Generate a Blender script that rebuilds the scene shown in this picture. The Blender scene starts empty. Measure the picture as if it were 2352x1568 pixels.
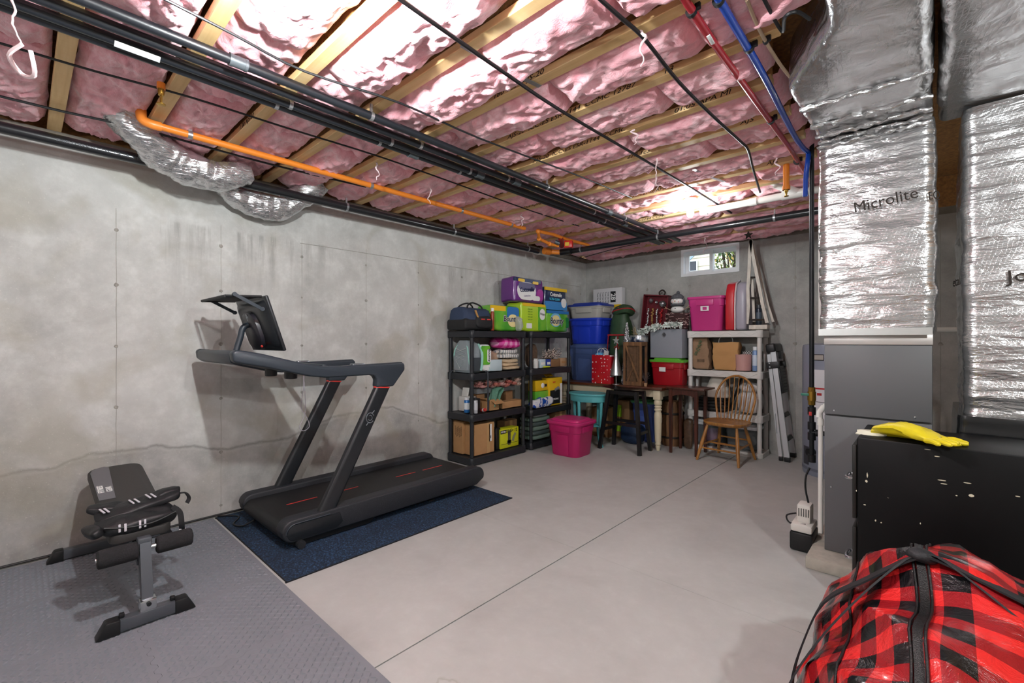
import bpy, bmesh, math, random
from mathutils import Vector, Matrix, Euler, noise
R = math.radians
PI = math.pi
SC = bpy.context.scene
COL = SC.collection
random.seed(7)

# ---------------------------------------------------------------- camera, world, exposure
cam_d = bpy.data.cameras.new('camera')
cam_d.sensor_width = 36.0
cam_d.lens = 1039.0 / 2352.0 * 36.0
cam_d.clip_start = 0.02
cam = bpy.data.objects.new('camera', cam_d)
COL.objects.link(cam)
cam.location = (0, 0, 1.325)
cam.rotation_euler = (R(90), 0, math.atan(959 / 1039.0))
SC.camera = cam

wd = bpy.data.worlds.new('outdoor_sky')
SC.world = wd
wd.use_nodes = True
wd.node_tree.nodes['Background'].inputs[0].default_value = (0.74, 0.84, 1.0, 1)
wd.node_tree.nodes['Background'].inputs[1].default_value = 2.6

SC.view_settings.view_transform = 'Standard'
SC.view_settings.look = 'None'
SC.view_settings.gamma = 1.0
SC.view_settings.use_curve_mapping = False
SC.view_settings.exposure = 0.27

BULB_STRENGTH = 1900.0      # emission of the bare ceiling bulbs
BULB_COLOR = (0.935, 0.985, 1.0)

# ---------------------------------------------------------------- room measures (metres)
XL, YB = -3.97, 6.02          # inner faces of left and back walls
XR, YF = 2.6, -2.4            # right wall, wall behind the camera
WT = 2.55                     # top of the concrete walls
ZJ = 2.62                     # underside of the joists

# ---------------------------------------------------------------- photo pixel -> point on a known plane
_T = math.atan(959 / 1039.0)
def pix(x, y, X=None, Y=None, Z=None):
    a, b = (x - 1176) / 1039.0, (785 - y) / 1039.0
    v = Vector((a * math.cos(_T) - math.sin(_T), a * math.sin(_T) + math.cos(_T), b))
    t = (Z - 1.325) / v.z if Z is not None else (X / v.x if X is not None else Y / v.y)
    return Vector((v.x * t, v.y * t, 1.325 + v.z * t))

# ---------------------------------------------------------------- helpers
def lin(h):
    if isinstance(h, str):
        h = h.lstrip('#')
        c = [int(h[i:i + 2], 16) / 255 for i in (0, 2, 4)]
    else:
        c = list(h)
    return tuple((x / 12.92 if x <= 0.04045 else ((x + 0.055) / 1.055) ** 2.4) for x in c)

class NT:
    """tiny node helper"""
    def __init__(s, m):
        m.use_nodes = True
        s.t = m.node_tree
        s.b = s.t.nodes.get('Principled BSDF')
        s.out = s.t.nodes.get('Material Output')
    def n(s, kind, **kw):
        nd = s.t.nodes.new(kind)
        for k, v in kw.items():
            if k.startswith('i_'):
                key = k[2:]
                key = int(key) if key.isdigit() else key.replace('_', ' ')
                s.set(nd.inputs[key], v)
            else:
                setattr(nd, k, v)
        return nd
    def set(s, inp, v):
        if hasattr(v, 'node') and hasattr(v, 'is_output'):
            s.t.links.new(v, inp)
        elif isinstance(v, (tuple, list)) and len(v) == 3 and inp.type == 'RGBA':
            inp.default_value = (*v, 1)
        else:
            inp.default_value = v
    def coord(s, kind='Object', scale=(1, 1, 1), rot=(0, 0, 0), loc=(0, 0, 0)):
        tc = s.n('ShaderNodeTexCoord')
        mp = s.n('ShaderNodeMapping')
        s.t.links.new(tc.outputs[kind], mp.inputs[0])
        mp.inputs['Scale'].default_value = scale
        mp.inputs['Rotation'].default_value = rot
        mp.inputs['Location'].default_value = loc
        return mp.outputs[0]
    def noise(s, vec, scale=5, detail=4, rough=.55, dist=0):
        nd = s.n('ShaderNodeTexNoise')
        s.t.links.new(vec, nd.inputs['Vector'])
        nd.inputs['Scale'].default_value = scale
        nd.inputs['Detail'].default_value = detail
        nd.inputs['Roughness'].default_value = rough
        nd.inputs['Distortion'].default_value = dist
        return nd.outputs['Fac']
    def ramp(s, fac, stops, interp='LINEAR'):
        nd = s.n('ShaderNodeValToRGB')
        s.t.links.new(fac, nd.inputs[0])
        cr = nd.color_ramp
        cr.interpolation = interp
        while len(cr.elements) < len(stops):
            cr.elements.new(0.5)
        for e, (p, c) in zip(cr.elements, stops):
            e.position = p
            e.color = (c, c, c, 1) if isinstance(c, (int, float)) else (*c, 1)
        return nd.outputs['Color']
    def mix(s, fac, a, b, mode='MIX'):
        nd = s.n('ShaderNodeMix', data_type='RGBA', blend_type=mode)
        s.set(nd.inputs[0], fac)
        s.set(nd.inputs[6], a)
        s.set(nd.inputs[7], b)
        return nd.outputs[2]
    def math(s, op, a, b=0.0, clamp=False):
        nd = s.n('ShaderNodeMath', operation=op, use_clamp=clamp)
        s.set(nd.inputs[0], a)
        s.set(nd.inputs[1], b)
        return nd.outputs[0]
    def sep(s, vec):
        nd = s.n('ShaderNodeSeparateXYZ')
        s.t.links.new(vec, nd.inputs[0])
        return nd.outputs
    def bump(s, h, strength=.3, dist=.01, prev=None):
        nd = s.n('ShaderNodeBump')
        s.t.links.new(h, nd.inputs['Height'])
        nd.inputs['Strength'].default_value = strength
        nd.inputs['Distance'].default_value = dist
        if prev is not None:
            s.t.links.new(prev, nd.inputs['Normal'])
        return nd.outputs[0]
    def base(s, v): s.set(s.b.inputs['Base Color'], v)
    def normal(s, v): s.set(s.b.inputs['Normal'], v)

_M = {}
def mat(key, col='#808080', rough=.55, metal=0., var=None, bump=None, coat=0., trans=0., alpha=1., sheen=0., spec=None, emit=None, ior=None):
    """plain principled material; var=(scale, amount, stretch) mottles the colour, bump=(scale, strength, stretch)"""
    if key in _M:
        return _M[key]
    m = bpy.data.materials.new(key)
    t = NT(m)
    b = t.b
    c = lin(col)
    b.inputs['Base Color'].default_value = (*c, 1)
    b.inputs['Roughness'].default_value = rough
    b.inputs['Metallic'].default_value = metal
    b.inputs['Coat Weight'].default_value = coat
    b.inputs['Coat Roughness'].default_value = .12
    b.inputs['Transmission Weight'].default_value = trans
    b.inputs['Alpha'].default_value = alpha
    b.inputs['Sheen Weight'].default_value = sheen
    if ior: b.inputs['IOR'].default_value = ior
    if spec is not None: b.inputs['Specular IOR Level'].default_value = spec
    if emit:
        b.inputs['Emission Color'].default_value = (*emit[0], 1)
        b.inputs['Emission Strength'].default_value = emit[1]
    if var:
        st = var[2] if len(var) > 2 else (1, 1, 1)
        f = t.noise(t.coord(scale=st), var[0], 5, .6)
        k = var[1]
        t.base(t.ramp(f, [(.3, tuple(max(0, x * (1 - k)) for x in c)), (.7, tuple(min(1, x * (1 + k)) for x in c))]))
    if bump:
        st = bump[2] if len(bump) > 2 else (1, 1, 1)
        t.normal(t.bump(t.noise(t.coord(scale=st), bump[0], 4, .6), bump[1], .004))
    _M[key] = m
    return m

def fmat(key, fn):
    """material built by fn(NT) once"""
    if key not in _M:
        m = bpy.data.materials.new(key)
        fn(NT(m))
        _M[key] = m
    return _M[key]

def rotm(rot):
    return Euler(rot, 'XYZ').to_matrix().to_4x4()

class B:
    """collects shapes in one bmesh"""
    def __init__(s):
        s.bm = bmesh.new()
    def _add(s, verts, faces, M=None, smooth=True):
        vs = [s.bm.verts.new((M @ Vector(v)) if M else v) for v in verts]
        for f in faces:
            try:
                s.bm.faces.new([vs[i] for i in f])
            except ValueError:
                pass
        return vs
    def box(s, c, d, bev=0., seg=2, rot=(0, 0, 0), taper=(1, 1), piv=None):
        """c centre, d full sizes; taper scales the bottom"""
        hx, hy, hz = d[0] / 2, d[1] / 2, d[2] / 2
        t = bmesh.new()
        vs = []
        for z in (-1, 1):
            kx, ky = (taper if z < 0 else (1, 1))
            for x, y in ((-1, -1), (1, -1), (1, 1), (-1, 1)):
                vs.append(t.verts.new((x * hx * kx, y * hy * ky, z * hz)))
        for f in ((3, 2, 1, 0), (4, 5, 6, 7), (0, 1, 5, 4), (1, 2, 6, 5), (2, 3, 7, 6), (3, 0, 4, 7)):
            t.faces.new([vs[i] for i in f])
        if bev > 0:
            bmesh.ops.bevel(t, geom=list(t.edges), offset=min(bev, .49 * min(d)), segments=seg, profile=.5, affect='EDGES')
        M = Matrix.Translation(c) @ rotm(rot)
        s._merge(t, M)
        return s
    def _merge(s, t, M=None):
        t.verts.index_update()
        vs = [s.bm.verts.new((M @ v.co) if M else v.co) for v in t.verts]
        for f in t.faces:
            try:
                s.bm.faces.new([vs[v.index] for v in f.verts])
            except ValueError:
                pass
        t.free()
    def loft(s, rings, cap=True, closed=True):
        n = len(rings[0])
        vs = [[s.bm.verts.new(p) for p in r] for r in rings]
        for a, b in zip(vs, vs[1:]):
            for i in range(n if closed else n - 1):
                j = (i + 1) % n
                try:
                    s.bm.faces.new((a[i], a[j], b[j], b[i]))
                except ValueError:
                    pass
        if cap and closed:
            for r in (vs[0][::-1], vs[-1]):
                try:
                    s.bm.faces.new(r)
                except ValueError:
                    pass
        return s
    def tube(s, pts, r, n=8, cap=True, smooth=0, flat=None):
        """tube along pts; r number or list; smooth = subdivisions of a catmull-rom curve; flat=(w,h,up) for ribbons"""
        pts = [Vector(p) for p in pts]
        rs = list(r) if isinstance(r, (list, tuple)) else [r] * len(pts)
        if smooth and len(pts) > 2:
            q, qr = [], []
            for i in range(len(pts) - 1):
                p0, p1, p2, p3 = pts[max(i - 1, 0)], pts[i], pts[i + 1], pts[min(i + 2, len(pts) - 1)]
                for k in range(smooth):
                    u = k / smooth
                    q.append(.5 * ((2 * p1) + (p2 - p0) * u + (2 * p0 - 5 * p1 + 4 * p2 - p3) * u * u + (3 * p1 - p0 - 3 * p2 + p3) * u ** 3))
                    qr.append(rs[i] * (1 - u) + rs[i + 1] * u)
            q.append(pts[-1]); qr.append(rs[-1])
            pts, rs = q, qr
        rings = []
        up = None
        for i, p in enumerate(pts):
            d = (pts[min(i + 1, len(pts) - 1)] - pts[max(i - 1, 0)])
            if d.length < 1e-9: d = Vector((0, 0, 1))
            d.normalize()
            if up is None:
                a = Vector(flat[2]) if flat else (Vector((0, 0, 1)) if abs(d.z) < .9 else Vector((0, 1, 0)))
                up = (a - d * a.dot(d)).normalized()
            else:
                up = (up - d * up.dot(d))
                up = up.normalized() if up.length > 1e-6 else d.orthogonal().normalized()
            sd = d.cross(up)
            if flat:
                w, h = flat[0] / 2, flat[1] / 2
                rings.append([p + sd * x * w + up * y * h for x, y in ((-1, -1), (1, -1), (1, 1), (-1, 1))])
            else:
                rings.append([p + (sd * math.cos(2 * PI * k / n) + up * math.sin(2 * PI * k / n)) * rs[i] for k in range(n)])
        return s.loft(rings, cap)
    def cyl(s, p0, p1, r, r1=None, n=16, cap=True):
        return s.tube([p0, p1], [r, r if r1 is None else r1], n, cap)
    def lathe(s, prof, c=(0, 0, 0), n=24, rot=(0, 0, 0), sx=1, sy=1):
        """prof: (r,z) list bottom to top"""
        M = Matrix.Translation(c) @ rotm(rot)
        rings = [[M @ Vector((max(r, 1e-4) * sx * math.cos(2 * PI * k / n), max(r, 1e-4) * sy * math.sin(2 * PI * k / n), z)) for k in range(n)] for r, z in prof]
        return s.loft(rings, True)
    def prism(s, poly, a, b, ax='x', bev=0., seg=2):
        """extrude 2D polygon between a and b along axis ax; poly coords are the two other axes in xyz order"""
        def P(u, v, w):
            return {'x': (w, u, v), 'y': (u, w, v), 'z': (u, v, w)}[ax]
        t = bmesh.new()
        n = len(poly)
        lo = [t.verts.new(P(u, v, a)) for u, v in poly]
        hi = [t.verts.new(P(u, v, b)) for u, v in poly]
        t.faces.new(lo[::-1]); t.faces.new(hi)
        for i in range(n):
            j = (i + 1) % n
            t.faces.new((lo[i], lo[j], hi[j], hi[i]))
        bmesh.ops.recalc_face_normals(t, faces=t.faces)
        if bev > 0:
            es = [e for e in t.edges if len(e.link_faces) == 2 and e.calc_face_angle(0) > R(35)]
            bmesh.ops.bevel(t, geom=es, offset=bev, segments=seg, profile=.5, affect='EDGES')
        s._merge(t)
        return s
    def grid(s, fn, nu, nv):
        vs = [[s.bm.verts.new(fn(u / nu, v / nv)) for u in range(nu + 1)] for v in range(nv + 1)]
        for v in range(nv):
            for u in range(nu):
                s.bm.faces.new((vs[v][u], vs[v][u + 1], vs[v + 1][u + 1], vs[v + 1][u]))
        return s
    def ball(s, c, r, sc=(1, 1, 1), n=16, m=10, rot=(0, 0, 0), pw=1.0):
        """ellipsoid; pw<1 makes it boxier"""
        M = Matrix.Translation(c) @ rotm(rot)
        def sp(x): return math.copysign(abs(x) ** pw, x)
        rings = []
        for j in range(m + 1):
            a = -PI / 2 + PI * j / m
            ca, sa = max(math.cos(a), 1e-3), math.sin(a)
            rings.append([M @ Vector((r * sc[0] * sp(ca) * sp(math.cos(2 * PI * k / n)), r * sc[1] * sp(ca) * sp(math.sin(2 * PI * k / n)), r * sc[2] * sp(sa))) for k in range(n)])
        return s.loft(rings, True)
    def sub(s, n=1):
        bmesh.ops.subdivide_edges(s.bm, edges=list(s.bm.edges), cuts=n, use_grid_fill=True)
        return s
    def disp(s, amp, freq, seed=0, ax=None):
        """push vertices about with noise"""
        s.bm.normal_update()
        for v in s.bm.verts:
            q = v.co * freq + Vector((seed, seed * 1.7, seed * .3))
            if ax:
                v.co += Vector(ax) * noise.noise(q) * amp
            else:
                v.co += Vector((noise.noise(q), noise.noise(q + Vector((31, 7, 3))), noise.noise(q + Vector((5, 17, 41))))) * amp
        return s
    def map(s, fn):
        for v in s.bm.verts:
            v.co = Vector(fn(*v.co))
        return s
    def o(s, name, m, parent=None, ang=38, loc=None, rot=None, kind=None, label=None, cat=None, group=None, recalc=True, flip=False):
        if recalc:
            bmesh.ops.recalc_face_normals(s.bm, faces=s.bm.faces)
        if flip:
            bmesh.ops.reverse_faces(s.bm, faces=s.bm.faces)
        me = bpy.data.meshes.new(name)
        s.bm.to_mesh(me)
        s.bm.free()
        ms = m if isinstance(m, (list, tuple)) else [m]
        for x in ms:
            me.materials.append(x)
        if ang:
            me.polygons.foreach_set('use_smooth', [True] * len(me.polygons))
            me.set_sharp_from_angle(angle=R(ang))
        return link(name, me, parent, loc, rot, kind, label, cat, group)

def link(name, me, parent=None, loc=None, rot=None, kind=None, label=None, cat=None, group=None):
    o = bpy.data.objects.new(name, me)
    COL.objects.link(o)
    if parent: o.parent = parent
    if loc: o.location = loc
    if rot: o.rotation_euler = rot
    return tag(o, label, cat, group, kind)

def tag(o, label=None, cat=None, group=None, kind=None):
    if label: o['label'] = label
    if cat: o['category'] = cat
    if group: o['group'] = group
    if kind: o['kind'] = kind
    return o

def thing(name, label, cat, loc=(0, 0, 0), rz=0, group=None, rot=None):
    o = bpy.data.objects.new(name, None)
    o.empty_display_size = .1
    COL.objects.link(o)
    o.location = loc
    o.rotation_euler = rot if rot else (0, 0, rz)
    return tag(o, label, cat, group)

def copy_tree(o, parent=None):
    c = o.copy()
    COL.objects.link(c)
    if parent: c.parent = parent
    for ch in list(o.children):
        copy_tree(ch, c)
    return c

def text(s, size, m, parent, loc, rot, name='lettering', ext=.0006, align='CENTER', sx=1.0, bold=0.0, shear=0.0):
    """flat lettering as a mesh"""
    cu = bpy.data.curves.new(name, 'FONT')
    cu.body = s
    cu.size = size
    cu.align_x = align
    cu.align_y = 'CENTER'
    cu.extrude = ext
    cu.offset = bold
    cu.shear = shear
    cu.resolution_u = 3
    tmp = bpy.data.objects.new('tmp_text', cu)
    me = bpy.data.meshes.new_from_object(tmp)
    bpy.data.objects.remove(tmp)
    bpy.data.curves.remove(cu)
    me.materials.clear()
    me.materials.append(m)
    if sx != 1.0:
        me.transform(Matrix.Diagonal((sx, 1, 1, 1)))
    return link(name, me, parent, loc, rot)

def rrect(w, h, r, n=5, cx=0, cy=0):
    """rounded rectangle outline"""
    pts = []
    for qx, qy, a0 in ((1, -1, -90), (1, 1, 0), (-1, 1, 90), (-1, -1, 180)):
        for k in range(n + 1):
            a = R(a0 + 90 * k / n)
            pts.append((cx + qx * (w / 2 - r) + r * math.cos(a), cy + qy * (h / 2 - r) + r * math.sin(a)))
    return pts

def fbm(p, o=4):
    return noise.fractal(p, 1.0, 2.0, o)
# ================================================================ setting
def _concrete(t, side):
    w = t.coord()                                   # object coords = world coords here
    x, y, z = t.sep(w)
    n1 = t.noise(w, 1.1, 6, .62, .6)
    n2 = t.noise(w, 7, 6, .65)
    n3 = t.noise(w, 55, 3, .6)
    c = t.ramp(n1, [(.30, lin('#a9a9a5')), (.50, lin('#c6c6c2')), (.70, lin('#d6d6d2'))])
    c = t.mix(t.math('MULTIPLY', n2, .6), c, t.ramp(n2, [(.32, lin('#8c8b87')), (.66, lin('#dededa'))]))
    # rougher grey pour below a wavering cold joint
    u = y if side == 'left' else x
    if side == 'left':
        k = t.math('DIVIDE', t.math('ADD', y, .3), 6.3)
        curve = t.ramp(k, [(0, .566), (.071, .544), (.093, .60), (.145, .593), (.217, .505), (.283, .506), (.348, .637), (.448, .669), (.544, .42), (.7, .5), (1, .4)])
        jag = t.math('MULTIPLY', t.math('SUBTRACT', t.noise(w, 5, 4, .6), .5), .09)
        edge = t.math('ADD', curve, jag)
        d = t.math('SUBTRACT', edge, z)
        low = t.math('MULTIPLY', d, 28, True)
        low = t.math('MULTIPLY', low, 1.0, True)
        lowc = t.ramp(t.noise(w, 3.2, 6, .7), [(.3, lin('#82827e')), (.7, lin('#bfbeba'))])
        c = t.mix(t.math('MULTIPLY', low, .8), c, lowc)
        line = t.math('SUBTRACT', 1.0, t.math('MULTIPLY', t.math('ABSOLUTE', d), 55), True)
        c = t.mix(t.math('MULTIPLY', line, .6), c, lin('#67645d'))
        # warm blotches above the joint
        bl = t.ramp(t.noise(w, 1.9, 3, .5, .8), [(.51, 0.0), (.67, .55)])
        c = t.mix(bl, c, lin('#a6a292'))
    # dark runs below the upper form line
    zz = t.coord(scale=(9, 9, .7))
    st = t.ramp(t.noise(zz, 1.0, 5, .65), [(.5, 0.0), (.68, 1.0)])
    zt = t.ramp(t.math('DIVIDE', z, 2.6), [(.50, 0.0), (.80, .75), (.835, .75), (.842, .12), (1, .1)])
    big = t.ramp(t.noise(w, .55, 2, .5), [(.45, 0.0), (.6, 1.0)])
    c = t.mix(t.math('MULTIPLY', t.math('MULTIPLY', st, zt), big), c, lin('#6f6c66'))
    if side == 'back':
        c = t.mix(.55, c, t.ramp(t.noise(w, 4.5, 6, .7, .6), [(.3, lin('#686763')), (.7, lin('#a3a29d'))]))
    c = t.mix(t.ramp(t.noise(w, 90, 2, .5), [(.66, 0.0), (.74, .35)]), c, lin('#dcdad2'))
    t.base(c)
    t.b.inputs['Roughness'].default_value = .82
    nb = t.bump(n3, .35, .004)
    nb = t.bump(n2, .35, .012, nb)
    t.normal(nb)

M_WL = fmat('concrete_wall_left', lambda t: _concrete(t, 'left'))
M_WB = fmat('concrete_wall_back', lambda t: _concrete(t, 'back'))

def _floor(t):
    w = t.coord()
    n1 = t.noise(w, 1.3, 6, .62, .5)
    n2 = t.noise(w, 11, 6, .7)
    c = t.ramp(n1, [(.28, lin('#a9aaa7')), (.5, lin('#b8bab7')), (.74, lin('#c3c5c2'))])
    c = t.mix(t.math('MULTIPLY', n2, .35), c, t.ramp(n2, [(.3, lin('#92938f')), (.7, lin('#c9cac7'))]))
    # faint ring stains on the slab
    for (px, py, r) in ((-1.36, 1.10, .045), (-1.30, 1.02, .03)):
        v = t.n('ShaderNodeVectorMath', operation='DISTANCE')
        ww = t.n('ShaderNodeVectorMath', operation='ADD')
        nz = t.n('ShaderNodeTexNoise')
        t.t.links.new(w, nz.inputs['Vector']); nz.inputs['Scale'].default_value = 22
        ms = t.n('ShaderNodeVectorMath', operation='MULTIPLY')
        t.t.links.new(nz.outputs['Color'], ms.inputs[0]); ms.inputs[1].default_value = (.07, .07, 0)
        t.t.links.new(w, ww.inputs[0]); t.t.links.new(ms.outputs[0], ww.inputs[1])
        t.t.links.new(ww.outputs[0], v.inputs[0])
        v.inputs[1].default_value = (px + .035, py + .035, 0)
        dd = t.math('SUBTRACT', 1.0, t.math('MULTIPLY', t.math('ABSOLUTE', t.math('SUBTRACT', v.outputs['Value'], r)), 90), True)
        c = t.mix(t.math('MULTIPLY', dd, .35), c, lin('#84806f'))
    t.base(c)
    t.set(t.b.inputs['Roughness'], t.ramp(n1, [(.3, .5), (.7, .66)]))
    t.normal(t.bump(n2, .12, .004))
M_FL = fmat('concrete_floor', _floor)
M_DARK = mat('dark_gap', '#5d5a55', .9)

# floor: dark base with slabs between the saw-cut joints
fl = B().box(((XL + XR) / 2, (YF + YB) / 2, -.06), (XR - XL + .6, YB - YF + .6, .08)).o('floor', M_DARK, kind='structure', ang=0)
JX, JY = -1.655, 2.405
for (x0, x1, y0, y1) in ((XL - .25, JX - .0035, YF - .25, JY - .001), (XL - .25, JX - .0035, JY + .001, YB + .25),
                         (JX + .0035, XR + .25, YF - .25, JY - .001), (JX + .0035, XR + .25, JY + .001, YB + .25)):
    B().box(((x0 + x1) / 2, (y0 + y1) / 2, -.01), (x1 - x0, y1 - y0, .02)).o('floor_slab', M_FL, fl, ang=0)

# left wall with form seams and tie marks
wl = B().box((XL - .125, (YF + YB) / 2, WT / 2 - .02), (.25, YB - YF + .5, WT + .04)).o('wall_left', M_WL, kind='structure', ang=0)
M_SEAM = mat('concrete_seam', '#a7a49c', .9, var=(9, .2))
M_TIE = mat('concrete_tie_mark', '#98958d', .9, var=(30, .3))
seams = [.425 + .6045 * i for i in range(-4, 10)]
me = None
for i, y in enumerate(seams):
    if y > YB - .1: continue
    b = B()
    zs = [k * .085 for k in range(27)]
    rings = []
    for z in zs:
        wgl = .0025 * noise.noise(Vector((i * 3.1, z * 9, 0)))
        hh = .0012 + .0022 * abs(noise.noise(Vector((i, z * 14, 5))))
        rings.append([(XL - .001, y + wgl - .003, z), (XL + hh, y + wgl, z), (XL - .001, y + wgl + .003, z)])
    b.loft(rings, True).o('form_seam', M_SEAM, wl)
    for z in (.07, .48, .89, 1.30, 1.71, 2.06):
        zz = z + random.uniform(-.01, .01)
        b = B()
        n = 11
        r0 = random.uniform(.008, .016)
        rim, top = [], []
        for k in range(n):
            a = 2 * PI * k / n
            q = r0 * (1 + .35 * noise.noise(Vector((math.cos(a) * 1.5 + i * 5, math.sin(a) * 1.5, z * 7))))
            rim.append((XL - .0005, y + q * math.cos(a), zz + q * math.sin(a)))
            top.append((XL + .003, y + q * .62 * math.cos(a), zz + q * .62 * math.sin(a)))
        b.loft([rim, top, [(XL + .0005, y + .25 * (p[1] - y), zz + .25 * (p[2] - zz)) for p in top]], True).o('tie_mark', M_TIE, wl)
B().loft([[(XL - .001, yy, 2.17 + .006 * noise.noise(Vector((yy * 4, 0, 0))) - .004), (XL + .003, yy, 2.17 + .006 * noise.noise(Vector((yy * 4, 0, 0)))), (XL - .001, yy, 2.17 + .006 * noise.noise(Vector((yy * 4, 0, 0))) + .004)] for yy in [1.62 + .08 * k for k in range(54)]], True).o('form_ledge', M_SEAM, wl)

# back wall around the window opening
WX0, WX1, WZ0, WZ1 = -2.455, -1.725, 2.19, WT
b = B()
def bxx(b, x0, x1, y0, y1, z0, z1):
    b.box(((x0 + x1) / 2, (y0 + y1) / 2, (z0 + z1) / 2), (x1 - x0, y1 - y0, z1 - z0))
bxx(b, XL, WX0, YB, YB + .25, -.02, WT)
bxx(b, WX1, XR, YB, YB + .25, -.02, WT)
bxx(b, WX0, WX1, YB, YB + .25, -.02, WZ0)
wb = b.o('wall_back', M_WB, kind='structure', ang=0)
for i, x in enumerate([XL + .42 + .6045 * k for k in range(9)]):
    zt = 2.5 if not (WX0 < x < WX1) else 2.15
    rings = []
    for k in range(25):
        z = zt * k / 24
        wgl = .0025 * noise.noise(Vector((i * 3.1 + 50, z * 9, 0)))
        rings.append([(x + wgl - .003, YB + .001, z), (x + wgl, YB - .0025, z), (x + wgl + .003, YB + .001, z)])
    B().loft(rings, True).o('form_seam', M_SEAM, wb)
    for z in (1.30, 1.71, 2.06):
        if 1.30 < z and x > -.4: continue
        B().ball((x, YB, z), .02, (1, .15, 1), 10, 6).disp(.006, 40, i + z).o('tie_mark', M_TIE, wb)

B().box((XR + .125, (YF + YB) / 2, WT / 2 - .02), (.25, YB - YF + .5, WT + .04)).o('wall_right', M_WB, kind='structure', ang=0)
B().box(((XL + XR) / 2, YF - .125, WT / 2 - .02), (XR - XL + .5, .25, WT + .04)).o('wall_front', M_WB, kind='structure', ang=0)

# sill plates and rim boards over the concrete
M_PINE = mat('pine', '#c9a877', .6, var=(6, .25, (.6, 12, 12)), bump=(30, .15, (.4, 8, 8)))
M_OSB = mat('osb', '#b98b57', .7, var=(40, .35))
M_SILL = mat('sill_plate', '#7d766c', .8, var=(14, .2))
B().box((XL - .06, (YF + YB) / 2, WT + .035), (.15, YB - YF, .07)).o('trim_1', M_SILL, kind='structure', ang=0)
B().box(((XL + XR) / 2, YB + .07, WT + .035), (XR - XL + .5, .14, .07)).o('trim_2', M_SILL, kind='structure', ang=0)
B().box((XL - .10, (YF + YB) / 2, 2.78), (.04, YB - YF, .32)).o('trim_3', M_OSB, kind='structure', ang=0)
B().box(((XL + XR) / 2, YB + .12, 2.78), (XR - XL + .5, .04, .32)).o('trim_4', M_OSB, kind='structure', ang=0)
B().box((XR + .10, (YF + YB) / 2, 2.745), (.04, YB - YF + .3, .39)).o('trim_5', M_OSB, kind='structure', ang=0)
B().box(((XL + XR) / 2, YF - .12, 2.745), (XR - XL + .5, .04, .39)).o('trim_6', M_OSB, kind='structure', ang=0)

# window
M_VINYL = mat('white_vinyl', '#eceef0', .35)
M_GLASS = mat('clear_glass', '#ffffff', .02, trans=1.0, ior=1.02)
wn = B()
x0, x1, z0, z1 = WX0, WX1, WZ0, WZ1
def frame(b, x0, x1, z0, z1, y0, y1, t):
    bxx(b, x0, x1, y0, y1, z0, z0 + t); bxx(b, x0, x1, y0, y1, z1 - t, z1)
    bxx(b, x0, x0 + t, y0, y1, z0 + t, z1 - t); bxx(b, x1 - t, x1, y0, y1, z0 + t, z1 - t)
frame(wn, x0, x1, z0, z1, YB - .012, YB + .16, .035)
win = wn.o('window_1', M_VINYL, kind='structure', ang=0)
xm = (x0 + x1) / 2
b = B(); frame(b, x0 + .035, xm + .02, z0 + .035, z1 - .035, YB + .07, YB + .10, .042); b.o('window_sash', M_VINYL, win, ang=0)
b = B(); frame(b, xm - .02, x1 - .035, z0 + .035, z1 - .035, YB + .105, YB + .135, .042); b.o('window_sash', M_VINYL, win, ang=0)
B().box((x0 + .035 + (xm + .02 - x0 - .035) / 2, YB + .085, (z0 + z1) / 2), (xm - x0 - .1, .004, z1 - z0 - .15)).o('window_pane', M_GLASS, win, ang=0)
B().box((xm - .02 + (x1 - .035 - xm + .02) / 2, YB + .12, (z0 + z1) / 2), (x1 - xm - .1, .004, z1 - z0 - .15)).o('window_pane', M_GLASS, win, ang=0)
B().box((xm + .0, YB + .06, z0 + .17), (.016, .02, .05), .004).o('window_latch', M_VINYL, win)

# outdoors: neighbour's wall, shrub and ground
M_SIDING = mat('cream_siding', '#e8dfc9', .8)
nh = thing('neighbour_house', 'cream sided house wall seen through the left window pane', 'house', (-3.6, 13.0, 0))
B().box((0, .5, 3), (9, 1, 7)).o('wall', M_SIDING, nh, ang=0)
for k in range(26):
    B().box((0, -.012, .2 + k * .24), (9, .03, .22)).o('siding_board', M_SIDING, nh, ang=0)
w_ = B().box((-1.36, -.06, 3.46), (.26, .06, .26)).o('window', mat('house_window', '#3b3d40', .15), nh, ang=0)
b = B()
frame(b, -1.51, -1.21, 3.31, 3.61, -.11, -.06, .02)
b.o('window_frame', M_VINYL, w_, ang=0)
B().box((-1.33, -.15, 3.72), (.5, .06, .05), rot=(0, -R(40), 0)).o('fascia', mat('blue_fascia', '#9fb6c8', .6), nh, ang=0)
B().box((-1, 14, 1.9), (40, 15.4, .1)).o('lawn', mat('lawn', '#6d7a45', .9, var=(3, .3)), kind='structure', ang=0)
shr = thing('garden_shrub', 'leafy garden shrub outside the right window pane', 'shrub', (-2.57, 8.6, 1.95))
b = B()
rs = random.Random(3)
for k in range(14):
    a = rs.uniform(0, 2 * PI); q = rs.uniform(.05, .34)
    b.tube([(0, 0, 0), (q * .5 * math.cos(a), q * .4 * math.sin(a), .6), (q * math.cos(a), q * .6 * math.sin(a), rs.uniform(1.0, 1.9))], [.022, .014, .005], 6)
b.o('branches', mat('twig_bark', '#4a3d30', .9), shr)
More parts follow.
